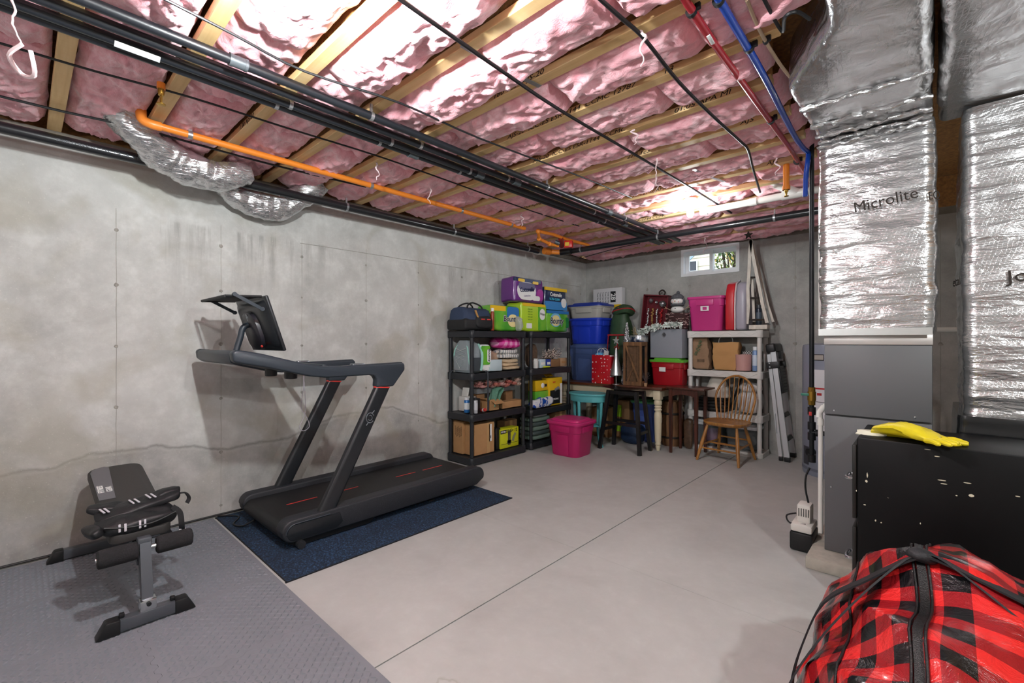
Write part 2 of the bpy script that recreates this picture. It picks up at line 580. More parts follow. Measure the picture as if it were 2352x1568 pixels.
for mi, (colr, cnt) in enumerate((('#3f5a2c', 420), ('#7f8f45', 300), ('#b79a4a', 140))):
    b = B()
    for k in range(cnt):
        a = rs.uniform(0, 2 * PI); q = .34 * math.sqrt(rs.random()); z = rs.uniform(.1, 1.7)
        p = Vector((q * math.cos(a), q * .7 * math.sin(a), z))
        M = Matrix.Translation(p) @ rotm((rs.uniform(0, 6), rs.uniform(0, 6), rs.uniform(0, 6)))
        l = rs.uniform(.03, .06)
        b._add([(-l, 0, 0), (0, -l * .45, .006), (l, 0, 0), (0, l * .45, .006)], [(0, 1, 2, 3)], M)
    b.o('foliage', mat('leaf_%d' % mi, colr, .6), shr, kind='stuff', ang=0, recalc=False)
# ================================================================ ceiling: subfloor, joists, insulation
M_INK = mat('black_ink', '#2a221c', .8)
ce = B().box(((XL + XR) / 2, (YF + YB) / 2, 2.96), (XR - XL + .5, YB - YF + .5, .03)).o('ceiling', M_OSB, kind='structure', ang=0)
def jend(y):
    """right end of the joists: they stop beside the foil trunk"""
    if y > 2.35: return -.58
    if y > 1.95: return -.58 + (2.35 - y) / .4 * .24
    return -.34
M_FLANGE = fmat('joist_flange', lambda t: (
    t.base(t.mix(t.math('MULTIPLY', t.noise(t.coord(scale=(60, 3, 3)), 1.0, 3, .6), .55),
           t.ramp(t.noise(t.coord(scale=(1.2, 18, 18)), 1.0, 4, .6), [(.3, lin('#d2ab70')), (.55, lin('#ecca92')), (.75, lin('#f6deb0'))]), lin('#dcb57c'))),
    t.set(t.b.inputs['Roughness'], .6)))
JYS = [.135 + .4035 * i for i in range(-6, 15)]
prints = {3: [('100 MSR', -2.55)], 2: [('1.00 AJS-20', -3.0)], 0: [], 4: [('180 1c3  AJS-20', -1.55)], 5: [('AJS-20  ICC-ES ESR-1144  CCMC 12787', -1.55), ('13', -.93)],
          6: [('AJS-20  ICC-ES ESR-1144  CCMC', -1.75), ('01:05 APA MI', -.92)], 7: [('278 1c3', -1.5), ('AJS', -.8)], 9: [('18-22147 APA MILL', -1.75), ('AJS', -.85)], 8: [('1.02 AJS-20', -2.8)], 11: [('ESR-1144 CCMC', -2.2)]}
for y in JYS:
    n = round((y - .135) / .4035)
    xe = jend(y)
    xs = XL - .06
    j = B().box(((xs + xe) / 2, y, ZJ + .019), (xe - xs, .063, .038), .003, 1).o('joist', M_FLANGE, ce, ang=30)
    B().box(((xs + xe) / 2, y, ZJ + .165), (xe - xs, .011, .255)).o('joist_web', M_OSB, j, ang=0)
    for s_, x in prints.get(n, []):
        text(s_, .036, M_INK, j, (x, y - .0325, ZJ + .017), (R(90), 0, 0), ext=.0003, sx=1.5, shear=.2)
        
M_PINK = fmat('pink_fibreglass', lambda t: (
    t.base(t.mix(t.ramp(t.noise(t.coord(scale=(1, 2.2, 2.2)), 16, 6, .7, 1.2), [(.30, .55), (.55, 0.0)]),
                 t.ramp(t.noise(t.coord(), 5.5, 6, .62, .9), [(.28, lin('#f3a7b2')), (.5, lin('#fcbec6')), (.72, lin('#ffdbdf'))]), lin('#e4828f'))),
    t.set(t.b.inputs['Roughness'], .95), t.set(t.b.inputs['Sheen Weight'], .4), t.set(t.b.inputs['Specular IOR Level'], .15),
    t.normal(t.bump(t.noise(t.coord(scale=(1, 2.5, 2.5)), 60, 5, .7, 1.5), .3, .005, t.bump(t.noise(t.coord(scale=(1, 1.7, 1.7)), 14, 5, .6, 1.8), .38, .02)))))
def batt(x0, x1, yc, wid, sag, seed, ztop=ZJ + .10):
    """one crumpled batt: lower surface plus skirts"""
    L = x1 - x0
    nu, nv = max(10, int(L / .014)), 26
    sd = Vector((seed * 13.7, seed * 7.1, seed * 3.3))
    def fn(u, v):
        x = x0 + L * u
        a = 2 * v - 1
        endr = min(u * L, (1 - u) * L)
        e = 1 - max(0, 1 - endr / .10) ** 2.5            # rounded ends
        prof = (1 - abs(a) ** 3.2)
        p = Vector((x * 2.1, yc * 2 + a * .5, 0)) + sd
        big = .5 + .9 * noise.noise(p * .9)
        fold = abs(noise.noise(Vector((x * 5.0 + .9 * a, a * 1.6 + 1.5 * noise.noise(p * 2), 0)) + sd))
        fine = noise.noise(Vector((x * 19, a * 6, 3)) + sd)
        s_ = sag * max(0, .45 + big) * prof * e + (.05 * (.5 - fold) + .016 * fine + .006 * noise.noise(Vector((x * 40, a * 11, 8)) + sd)) * (prof ** .5) * e
        yy = yc + a * wid / 2 * (1 + .05 * prof) + .012 * noise.noise(Vector((x * 7, a * 3, 9)) + sd)
        z = ZJ + .066 - .05 * prof * e - s_
        # batt bulging past the flange edge where it hangs low
        if s_ > .05: yy += a * min(.035, (s_ - .05) * .5)
        return (x, yy, min(z, ztop - .02) if e > 0 else ztop)
    b = B()
    b.grid(fn, nu, nv)
    return b.o('insulation_batt', M_PINK, ce, ang=0 or 180)
rs = random.Random(21)
for i, y in enumerate(JYS[:-1]):
    n = round((y - .135) / .4035)
    yc = y + .4035 / 2
    xe = jend(yc) if yc > 1.9 else -.30
    xs = XL + .02
    if n < -2:
        batt(xs, xe, yc, .35, .03, n + 60)
        continue
    x = xs
    k = 0
    while x < xe - .15:
        L = rs.uniform(.7, 1.3)
        x2 = min(xe, x + L)
        if xe - x2 < .3: x2 = xe
        sag = rs.choice((.0, .01, .02, .03))
        xm = (x + x2) / 2
        if 2 <= n <= 3 and xm > -2.3: sag = rs.uniform(.038, .055)     # the big pillows round the lamp
        if n <= 1 and xm > -2.2: sag = .012
        if n == 4 and xm > -2.0: sag = .03
        if n in (9, 10) and -2.4 < xm < -.9: sag = 0
        if n >= 12: sag = .03
        batt(x, x2 + .03, yc, .328, sag, n * 7 + k)
        x = x2
        k += 1
# last strip against the back wall, laid along it and drooping over the sill
batt(XL + .05, -.3, 5.905, .26, .055, 91)

# steel bridging straps and small hangers between the joists
M_GALV = mat('galvanised', '#b9bcbf', .35, .85, var=(20, .15))
for (xa, ya, xb, yb) in ((-1.50, 1.30, -1.45, 1.78), (-2.62, 1.33, -2.58, 1.76), (-2.35, 4.10, -2.30, 4.2), (-1.30, 3.42, -1.22, 3.85)):
    B().tube([(xa, ya, ZJ - .004), ((xa + xb) / 2, (ya + yb) / 2, ZJ - .012), (xb, yb, ZJ - .004)], .01, flat=(.026, .003, (0, 0, 1))).o('bracing_strap', M_GALV, ce)
# loose tufts of torn fibreglass hanging down
M_TUFT = mat('torn_fibre', '#ecd3d5', .95, var=(30, .12))
def tuft(p, L, seed, w=.012):
    w *= .6
    q = Vector((seed * 3.3, seed, 0))
    pts, rr = [], []
    for k in range(8):
        u = k / 7
        pts.append((p[0] + .04 * noise.noise(q + Vector((u * 3, 0, 0))), p[1] + .04 * noise.noise(q + Vector((0, u * 3, 4))), p[2] - L * u))
        rr.append(max(.002, w * (1 - u * .75) * (1 + .5 * noise.noise(q + Vector((u * 9, 7, 7))))))
    return B().tube(pts, rr, 7, smooth=3).disp(.004, 60, seed)
tuft((-2.28, -.02, 2.60), .26, 2, .012).tube([(-2.28, .0, 2.34), (-2.33, -.03, 2.31), (-2.36, .0, 2.27), (-2.31, .03, 2.26), (-2.26, .02, 2.32)], .007, 6, smooth=4).o('insulation_tuft', M_TUFT, ce)
for k, (x, y, L) in enumerate(((-2.9, 1.72, .12), (-1.40, 3.0, .14), (-1.55, 3.33, .12), (-.86, 1.72, .15), (-2.0, 5.62, .22), (-3.0, 3.4, .12), (-3.05, 2.3, .13), (-.78, 3.55, .12), (-1.30, 2.5, .09))):
    tuft((x, y, 2.60), L, k + 9, .011).o('insulation_tuft', M_TUFT, ce)

# ---------------------------------------------------------------- lamps
M_PORC = mat('porcelain', '#f3f1ea', .25)
def lamp(x, y, label, k, dz=0):
    M_BULB = mat('lit_bulb_%g' % k, '#ffffff', .3, emit=(BULB_COLOR, BULB_STRENGTH * k))
    t = thing('ceiling_lamp', label, 'lamp', (x, y, ZJ + dz), group='bare bulb ceiling lamps')
    if dz:
        B().cyl((0, 0, 0), (0, 0, -dz), .004, n=8).lathe([(.02, -dz - .02), (.04, -dz), (.04, -dz + .02)], n=16).o('cord', M_PORC, t)  # added drop that sets out-of-view bulbs lower, for their light on the ceiling
    B().lathe([(.030, -.055), (.036, -.05), (.047, -.022), (.057, -.018), (.057, 0)], n=28).o('lampholder', M_PORC, t)
    B().lathe([(.0, -.165), (.016, -.162), (.026, -.150), (.031, -.132), (.029, -.110), (.019, -.085), (.0145, -.068), (.0145, -.05)], n=24).o('bulb', M_BULB, t)
    return t
lamp(-1.60, 4.125, 'bare glowing bulb in white porcelain holder in front of the white drain pipe', .20)
lamp(-1.40, .60, 'bare bulb in white holder just above the frame, over the treadmill side', 1.05, -.055)
lamp(1.1, .95, 'bare bulb out of view right of the viewer, hung on an added white cord', .75, -.30)  # out of view; its cord is added so more light reaches the ceiling
lamp(-1.3, -1.45, 'added bare fill bulb on a white cord, unseen behind the viewer', .2, -.5)  # added fill lamp, never in view; lowered to brighten the ceiling
# ================================================================ pipes, cables and flex duct under the joists
M_BPIPE = mat('black_pipe', '#1a1d22', .4, .0, var=(18, .25, (1, .15, 1)), bump=(60, .08), coat=.1)
M_BPLAIN = mat('black_plastic_pipe', '#1b1c1f', .3, coat=.35)
M_ORANGE = mat('orange_pipe', '#e8862a', .38)
M_ORANGE2 = mat('orange_fitting', '#ee8b33', .4)
M_CABLE = mat('black_cable', '#17181a', .5)
M_PVC = mat('white_pvc', '#e9e7e1', .35)
M_BRASS = mat('brass', '#b08a3c', .3, .9)
M_STEEL = mat('steel', '#c3c6ca', .25, .95)

def pipe(name, label, cat, pts, r, m, group=None, n=14, smooth=0, straps=(), coup=(), strapm=None, couprad=1.28):
    t = thing(name, label, cat, pts[0], group=group)
    o = Vector(pts[0])
    B().tube([Vector(p) - o for p in pts], r, n, smooth=smooth).o('pipe_run', m, t)
    d = (Vector(pts[-1]) - o).normalized()
    for s_ in straps:
        c = d * s_
        B().cyl(c - d * .009, c + d * .009, r * 1.12, n=n).box((c.x, c.y, c.z + r + .02), (.012, .012, .05)).o('strap', strapm or M_GALV, t)
    for s_ in coup:
        c = d * s_
        B().cyl(c - d * .03, c + d * .03, r * 1.2, n=n).cyl(c - d * .036, c - d * .024, r * couprad, n=n).cyl(c + d * .024, c + d * .036, r * couprad, n=n).o('coupling', mat('grey_coupling', '#5d6468', .4, .4), t)
    return t
zb = 2.56
for k, (x, st, cp, lab) in enumerate(((-2.505, (1.5, 2.1, 2.75, 4.6), (2.35, 5.0), 'lowest black pipe of the ceiling bundle, nearest the left wall'),
                                      (-2.452, (1.55, 2.15, 2.8, 4.65), (2.9,), 'second black pipe of the ceiling bundle, carrying a white sticker'),
                                      (-2.355, (2.3, 3.1, 4.3), (3.2, 4.9), 'third black pipe of the ceiling bundle'),
                                      (-2.25, (1.9, 3.45, 4.7), (1.25, 4.4), 'black ceiling pipe furthest from the left wall with a pale coupling'))):
    p = pipe('ceiling_pipe', lab, 'pipe', [(x, -.6, zb), (x, 5.45, zb)], .0215, M_BPIPE, 'bundle of four black ceiling pipes', straps=st, coup=cp)
    if k == 1:
        B().box((.012, .93, -.0205), (.028, .15, .003), .001, rot=(0, R(-28), 0)).o('sticker', mat('sticker', '#d9dcda', .5), p)
pipe('main_pipe', 'long black drain pipe running under the ceiling along the left wall', 'pipe', [(-3.7, -1.0, 2.485), (-3.7, 4.50, 2.485)], .033, M_BPLAIN, straps=(.5, 2.9, 4.1, 5.3))
text('SHIELD BRAND 2 IN  DR-18  SHIPLT 1', .022, mat('grey_print', '#60646a', .6), bpy.data.objects['main_pipe'], (.0335, 1.35, -.006), (R(90), 0, R(90)), sx=1.2)
pipe('cross_pipe', 'black pipe crossing below the ceiling in front of the back wall', 'pipe', [(-3.42, 4.80, 2.488), (-.60, 4.80, 2.488)], .033, M_BPLAIN, straps=(.18, 1.2, 2.35))

# orange sprinkler line
t = thing('sprinkler_pipe', 'long orange sprinkler pipe with an elbow at its near end', 'pipe', (-3.29, .5, 2.575))
B().tube([(0, .02, .0), (0, 3.27, 0)], .021, 14).o('pipe_run', M_ORANGE, t)
B().tube([(.0, .05, 0), (0, .0, 0), (-.012, -.035, .02), (-.015, -.04, .075)], .026, 14, smooth=4).o('elbow', M_ORANGE2, t)
for s_ in (.19, 1.40, 2.35, 3.05):
    B().cyl((0, s_ - .012, 0), (0, s_ + .012, 0), .0245).box((0, s_, .03), (.02, .02, .04)).o('strap', M_GALV, t)
# valve cluster where the orange line meets the black main
V = thing('sprinkler_valve', 'orange and red sprinkler valve assembly at the corner of the black pipes', 'valve', (-3.55, 4.52, 2.485))
o = Vector((-3.55, 4.52, 2.485))
q = lambda x, y, z: pix(x, y, Z=z) - o
a0, a1, a2, a3 = q(1236, 532, 2.575), q(1238, 549, 2.52), q(1262, 561, 2.50), q(1282, 566, 2.49)
B().tube([a0, a1, a2, a3], .019, 12).o('bypass_pipe', M_ORANGE, V)
for p_ in (a0, a1, a2):
    B().ball(p_, .029, n=12, m=8).o('elbow', M_ORANGE2, V)
B().tube([q(1236, 532, 2.575), q(1270, 539, 2.575), q(1300, 550, 2.57), q(1352, 564, 2.56)], .019, 12).o('outlet_pipe', M_ORANGE, V)
B().cyl(q(1250, 577, 2.485), q(1262, 579, 2.485), .044, n=18).cyl(q(1262, 579, 2.485), q(1288, 580, 2.485), .033, n=18).o('union', M_ORANGE2, V)
B().cyl(q(1288, 580, 2.485), q(1312, 577, 2.485), .042, n=18).o('flange', M_BPLAIN, V)
rc = q(1306, 562, 2.50)
B().box(rc, (.10, .06, .085), .006, rot=(0, 0, R(20))).o('switch_box', mat('red_enamel', '#c8281f', .35), V)
B().box(rc + Vector((.0, -.033, .0)), (.05, .004, .045), rot=(0, 0, R(20))).o('switch_label', mat('yellow_label', '#d9b23a', .5), V)
B().cyl(q(1288, 548, 2.56), q(1290, 566, 2.50), .03, n=14).o('flow_switch', mat('dark_red_plastic', '#7a2420', .4), V)
B().cyl(q(1275, 556, 2.53), q(1285, 560, 2.51), .024, n=14).o('gauge', mat('gauge_steel', '#6a7177', .3, .6), V)

# orange drop with brass head, white drain pipe with wye
dp = thing('sprinkler_drop', 'short orange pipe drop with brass sprinkler head beside the red tube', 'pipe', pix(1806, 385, Z=2.60))
o = dp.location
e1, e2 = pix(1806, 437, Y=o.y) - o, pix(1806, 455, Y=o.y) - o
B().cyl((0, 0, .02), e1, .021).cyl(e1 + Vector((0, 0, .03)), e1, .026, n=14).o('pipe_run', M_ORANGE, dp)
B().lathe([(.004, -.05), (.016, -.048), (.016, -.044), (.005, -.04), (.008, -.02), (.014, -.012), (.014, 0)], c=tuple(e1), n=14).o('sprinkler_head', M_BRASS, dp)
wy = 4.33
wz = pix(1700, 470, Y=wy).z
wp = thing('drain_pipe', 'white plastic drain pipe with angled wye fitting behind the bulb', 'pipe', (-1.55, wy, wz))
B().cyl((0, 0, 0), (.98, 0, 0), .03).o('pipe_run', M_PVC, wp)
for xx in (.0, .42):
    B().cyl((xx - .03, 0, 0), (xx + .03, 0, 0), .035, n=18).o('coupling', M_PVC, wp)
yx = pix(1815, 458, Y=wy).x + 1.55
B().cyl((yx - .06, 0, 0), (yx + .12, 0, 0), .036, n=18).cyl((yx + .06, 0, 0), (yx - .10, -.06, .10), .034, n=18).o('wye_fitting', M_PVC, wp)
B().cyl((yx - .10, -.06, .10), (yx - .15, -.085, .135), .028, n=16).o('branch_pipe', M_PVC, wp)

# water tubes
zt = 2.60
def tubes(name, label, px, r, m, clips, extra=(), col=None):
    pts = [pix(x, y, Z=zt) for x, y in px] + [Vector(e) for e in extra]
    t = thing(name, label, 'tube', pts[0])
    o = pts[0].copy()
    B().tube([p - o for p in pts], r, 12, smooth=5).o('tube_run', m, t)
    for i in clips:
        p = pix(i[0], i[1], Z=zt) - o
        B().cyl(p + Vector((0, -.009, 0)), p + Vector((0, .009, 0)), r * 1.35, n=12).box(p + Vector((r * 1.6, 0, .012)), (.02, .016, .03), .003).o('clip', M_CABLE, t)
    return t
rt = tubes('red_water_tube', 'red plastic water tube running under the joists', [(1500, -110), (1580, 10), (1640, 100), (1705, 190), (1770, 280), (1815, 343), (1850, 398), (1885, 455)], .0155, mat('red_pex', '#a5222b', .25, coat=.4), [(1588, 28), (1770, 278), (1830, 372)])
B().box(pix(1632, 92, Z=zt - .014) - rt.location, (.016, .07, .008), .003, rot=(0, 0, R(3))).o('torn_sticker', mat('sticker', '#d9dcda', .5), rt)
tubes('blue_water_tube', 'blue plastic water tube curving down beside the foil duct', [(1590, -115), (1655, 5), (1720, 115), (1765, 195), (1800, 265), (1828, 318), (1846, 342), (1856, 352)], .0155, mat('blue_pex', '#1646a8', .22, coat=.4), [(1650, 3), (1720, 112)], [(-.60, 3.575, 2.53), (-.61, 3.58, 2.45), (-.615, 3.58, 2.3)])
tubes('tan_tube', 'thin tan plastic tube between blue tube and foil duct', [(1715, 0), (1740, 60), (1770, 115), (1800, 160), (1830, 195)], .007, mat('tan_pex', '#b79c80', .4), [(1758, 97)])
# black cables tacked along the joists
zc = 2.592
def cable(label, px, r=.0065, z=zc):
    zz = z if isinstance(z, (list, tuple)) else [z] * len(px)
    pts = [pix(x, y, Z=q) for (x, y), q in zip(px, zz)]
    o = pts[0].copy()
    b = B().tube([p - o for p in pts], r, 7, smooth=4)
    return b.o('cable', M_CABLE, None, loc=tuple(o), label=label, cat='cable', group='black cables under the joists')
cable('thin black cable between the left wall pipe and the orange pipe', [(-60, 210), (0, 222), (150, 258), (300, 291), (430, 326), (560, 362), (690, 395), (840, 430)], .007)
cable('thin black cable left of the pipe bundle crossing above the orange pipe', [(-60, 83), (0, 100), (220, 165), (440, 225), (660, 295), (870, 360), (1040, 420), (1220, 485), (1330, 520)], .0055)
cable('thin black cable just right of the pipe bundle', [(300, -42), (380, 0), (540, 82), (700, 165), (920, 238), (1100, 318), (1330, 405), (1450, 455)], .0055, [2.53, 2.53, 2.535, 2.54, 2.55, 2.565, 2.592, 2.592])
cable('thick black cable crossing the middle of the pink insulation', [(880, -30), (920, 0), (1030, 78), (1140, 155), (1280, 250), (1440, 345), (1600, 440), (1680, 490)], .0085, [2.48, 2.48, 2.48, 2.485, 2.53, 2.575, 2.592, 2.592])
cable('black cable that bends down near the red tube', [(1350, -30), (1380, 0), (1430, 45), (1480, 90), (1560, 190), (1640, 270), (1700, 325), (1718, 345), (1730, 390), (1746, 442)], .0085)
cable('short black cable near the small window', [(1330, 595), (1420, 570), (1470, 560)], .005, 2.55)
hook = B().tube([pix(1745, -20, Z=2.6), pix(1795, 72, Z=2.59), pix(1803, 40, Z=2.56), pix(1830, 28, Z=2.56), pix(1860, 45, Z=2.57)], .007, 6, smooth=5)
hook.o('cable_loop', M_CABLE, None, label='loose black cable loop beside the top of the foil duct', cat='cable')

# sprinkler head poking through the insulation
sh = thing('ceiling_sprinkler', 'small brass sprinkler head poking through the insulation above the orange pipe', 'sprinkler', pix(370, 215, Z=2.56))
B().lathe([(.005, -.06), (.02, -.058), (.02, -.054), (.006, -.05)], n=14).tube([(-.012, 0, -.052), (-.016, 0, -.03), (-.01, 0, 0)], .003, 6).tube([(.012, 0, -.052), (.016, 0, -.03), (.01, 0, 0)], .003, 6).o('deflector', M_BRASS, sh)
B().lathe([(.012, -.012), (.014, 0), (.014, .03)], n=14).o('body', M_BRASS, sh)
B().lathe([(.018, .02), (.018, .05)], n=12).o('adapter', M_ORANGE, sh)

# foil flex duct lying above the wall pipe
def _foil(t, sc=1.0, pink=False):
    w = t.coord(scale=(1, 1, 1))
    st = t.coord(scale=(2.2, 2.2, 9))
    n1 = t.noise(st, 2.6 * sc, 4, .5, .5)
    n2 = t.noise(t.coord(scale=(1.5, 1.5, 9)), 8 * sc, 3, .5, .8)
    g = None
    for rot in (R(38), R(-38)):
        wv = t.n('ShaderNodeTexWave', wave_type='BANDS', bands_direction='X')
        t.t.links.new(t.coord(rot=(rot, rot, rot * .5)), wv.inputs[0])
        wv.inputs['Scale'].default_value = 26
        wv.inputs['Distortion'].default_value = .6
        r_ = t.ramp(wv.outputs['Fac'], [(.93, 0.0), (1.0, 1.0)])
        g = r_ if g is None else t.math('MAXIMUM', g, r_)
    t.base(t.mix(t.ramp(n1, [(.35, 0.0), (.75, .5)]), lin('#d6d6d7'), lin('#c0bcbb')))
    t.b.inputs['Metallic'].default_value = .88
    t.set(t.b.inputs['Roughness'], t.ramp(n1, [(.3, .15), (.7, .30)]))
    nb = t.bump(n1, .45, .03)
    nb = t.bump(n2, .35, .008, nb)
    nb = t.bump(g, .12, .002, nb)
    t.normal(nb)
M_FOIL = fmat('foil_wrap', _foil)
M_FOIL2 = fmat('foil_sleeve', lambda t: (_foil(t, 2.2)))
fd = thing('flex_duct', 'crinkled silver flex duct bulging down over the black wall pipe', 'duct', (-3.6, .9, 2.5))
def sleeve(pts, rad, seed, amp=.03, n=40):
    b = B().tube(pts, rad, n, smooth=10)
    b.bm.normal_update()
    for v in b.bm.verts:
        p = v.co
        f = abs(noise.noise(Vector((p.x * 9, p.y * 22, p.z * 9)) + Vector((seed, 0, 0)))) * amp + noise.noise(p * 6 + Vector((seed, 5, 2))) * amp
        v.co = p + v.normal * f
    return b
sleeve([(.12, -.50, .20), (.05, -.38, .09), (-.03, -.22, .01), (-.03, -.04, -.03), (.0, .10, .0), (-.02, .2, .03)], [.11, .125, .12, .11, .095, .08], 3).o('near_section', M_FOIL2, fd)
sleeve([(-.20, .02, .04), (-.235, .18, -.06), (-.24, .38, -.10), (-.24, .54, -.07), (-.19, .68, .05), (-.12, .78, .16)], [.08, .10, .105, .105, .1, .09], 8).o('far_section', M_FOIL2, fd)
# ================================================================ foam tiles and blue mat
M_TILE = mat('grey_foam', '#7c8188', .66, var=(2.2, .06), bump=(120, .1))
TS = .60
tx = [-3.92 + TS * i for i in range(6)]
ty = [.965 - TS * j for j in range(5)]
def tooth(u):
    """jigsaw edge offset along a shared tile edge"""
    f = (u / .075) % 1.0
    return .009 if f < .5 else -.009
def tile_outline(x0, x1, y0, y1, jag):
    """counter-clockwise; jag = (bottom, right, top, left) jagged or straight"""
    pts = []
    N = 32
    for k in range(N):
        x = x0 + (x1 - x0) * k / N
        pts.append((x, y0 + (tooth(x + 1e-4) if jag[0] and 0 < k else 0)))
    for k in range(N):
        y = y0 + (y1 - y0) * k / N
        pts.append((x1 + (tooth(y + 1e-4) if jag[1] and 0 < k else 0), y))
    for k in range(N):
        x = x1 + (x0 - x1) * k / N
        pts.append((x, y1 + (tooth(x - 1e-4) if jag[2] and 0 < k else 0)))
    for k in range(N):
        y = y1 + (y0 - y1) * k / N
        pts.append((x0 + (tooth(y - 1e-4) if jag[3] and 0 < k else 0), y))
    return pts
# one shared sheet of raised lozenges
b = B()
NB = 27
st = TS / NB
for i in range(1, NB - 1):
    for j in range(1, NB - 1):
        a = R(45) if (i + j) % 2 else R(-45)
        l, w, h = st * .56, st * .19, .0036
        M = Matrix.Translation(((i + .5) * st - TS / 2, (j + .5) * st - TS / 2, 0)) @ rotm((0, 0, a))
        b._add([(-l, 0, 0), (0, -w, 0), (l, 0, 0), (0, w, 0), (-l * .5, 0, h), (l * .5, 0, h)], [(0, 1, 4), (1, 5, 4), (1, 2, 5), (2, 3, 5), (3, 4, 5), (3, 0, 4)], M)
loz = b.o('raised_pattern', M_TILE, None, ang=60)
loz_me = loz.data
bpy.data.objects.remove(loz)
names_c = ['against the wall', 'second column from the wall', 'third column from the wall', 'fourth column from the wall', 'column furthest from the wall']
names_r = ['row touching the blue mat', 'second row from the blue mat', 'third row from the blue mat', 'fourth row from the blue mat']
for i in range(5):
    for j in range(4):
        x0, x1, y1, y0 = tx[i], tx[i + 1], ty[j], ty[j] - TS
        pts = tile_outline(x0 + .0006, x1 - .0006, y0 + .0006, y1 - .0006, (j < 3, i < 4, j > 0, i > 0))
        cx, cy = (x0 + x1) / 2, (y0 + y1) / 2
        o = B().prism([(p[0] - cx, p[1] - cy) for p in pts], 0, .011, 'z').o('foam_tile', M_TILE, None, ang=30, loc=(cx, cy, .0),
              label='grey diamond-plate foam tile, %s, %s' % (names_r[j], names_c[i]), cat='floor tile', group='interlocking grey foam tiles')
        link('raised_pattern', loz_me, o, (0, 0, .011), (0, 0, R(90) if (i + j) % 2 else 0), kind='stuff')

def _blue(t):
    w = t.coord()
    n = t.noise(w, 85, 4, .75)
    n2 = t.noise(w, 3.0, 4, .6)
    c = t.ramp(n, [(.36, lin('#0a1420')), (.5, lin('#152a41')), (.6, lin('#25496b')), (.72, lin('#5684a8'))])
    c = t.mix(t.ramp(n2, [(.35, .0), (.7, .45)]), c, lin('#0d1826'))
    t.base(c)
    t.b.inputs['Roughness'].default_value = .9
    t.normal(t.bump(n, .8, .006))
bm_ = thing('treadmill_mat', 'dark blue speckled carpet mat under the treadmill', 'mat', (-3.26, 1.895, 0))
B().box((0, 0, .005), (1.335, 1.815, .008), .002).o('carpet', fmat('blue_carpet', _blue), bm_)
b = B(); b.box((.665, 0, .004), (.012, 1.83, .007)); b.box((-.665, 0, .004), (.012, 1.83, .007)); b.box((0, .905, .004), (1.335, .012, .007)); b.box((0, -.905, .004), (1.335, .012, .007))
b.o('binding', mat('black_binding', '#16181c', .8), bm_, ang=0)
MZ = .009

# ================================================================ treadmill
M_TB = mat('treadmill_black', '#1d2024', .38, var=(70, .15))
M_TS = mat('treadmill_slate', '#2c343c', .42)
M_TG = fmat('treadmill_grain', lambda t: (t.base(t.mix(t.ramp(t.noise(t.coord(), 260, 2, .5), [(.58, 0.0), (.7, .5)]), lin('#24272c'), lin('#4b5057'))), t.set(t.b.inputs['Roughness'], .55), t.normal(t.bump(t.noise(t.coord(), 300, 2, .5), .3, .001))))
M_BELT = mat('running_belt', '#17181a', .5, bump=(400, .2))
M_RED = mat('red_accent', '#d23b34', .45)
T = thing('treadmill', 'black treadmill with touchscreen standing on the blue mat', 'treadmill', (-3.37, 1.95, MZ))
ox, oy, oz = -3.37, 1.95, MZ
W = .42                                     # half width over the rails
def yz(lst): return [(y - oy, z - oz) for y, z in lst]
# rails: long rounded bars, lower edge tilted up to the rear
rail = []
def arc(cy, cz, r, a0, a1, n=7): return [(cy + r * math.cos(R(a0 + (a1 - a0) * k / n)), cz + r * math.sin(R(a0 + (a1 - a0) * k / n))) for k in range(n + 1)]
rail = arc(1.165, .125, .072, 180, 90) + arc(2.75, .128, .080, 90, 0) + [(2.825, .10), (2.74, .055), (1.95, .052)] + arc(1.165, .118, .066, 270, 180)
for s_ in (-1, 1):
    a, c = (W - .105, W) if s_ > 0 else (-W, -W + .105)
    B().prism(yz(rail), a, c, 'x', .012, 3).o('side_rail', M_TG, T, ang=50)
    # recessed end panel where the upright enters
    b = B().prism(yz(arc(1.175, .115, .05, 180, 90) + [(1.47, .165), (1.49, .10), (1.45, .068)] + arc(1.175, .115, .05, 250, 180)), (W - .002) * s_, (W + .004) * s_, 'x', .003)
    b.o('end_panel', M_TB, T)
    B().tube([(s_ * (W + .002), y - oy, z - oz) for y, z in arc(1.175, .115, .056, 180, 90) + [(1.40, .172)]] , .005, 6).o('panel_trim', M_TS, T)
# belt wrapping a front roller, red dashes
b = B()
prof = arc(1.155, .108, .052, 250, 90, 10) + [(2.80, .160)] + arc(2.80, .112, .048, 90, -60, 6)
b.loft([[(-W + .10, y - oy, z - oz), (W - .10, y - oy, z - oz)] for y, z in prof], False, closed=False)
b.loft([[(-W + .10, y - oy, z - oz - .004), (W - .10, y - oy, z - oz - .004)] for y, z in prof], False, closed=False)
b.o('running_belt', M_BELT, T, recalc=False)
for (ya, yb) in ((1.28, 1.50), (1.71, 1.83), (2.18, 2.38), (2.46, 2.68)):
    B().box((.0, (ya + yb) / 2 - oy, .1612 - oz), (.011, yb - ya, .0012)).o('belt_mark', M_RED, T, ang=0)
text('', .02, M_RED, T, (0, 0, .2), (0, 0, 0)) if False else None
B().prism(yz([(1.10, .10), (1.14, .045), (1.20, .014), (1.70, .014), (1.78, .06), (2.76, .06), (2.78, .10)]), -W + .02, W - .02, 'x', .008).o('chassis', mat('matte_black', '#101113', .6), T)
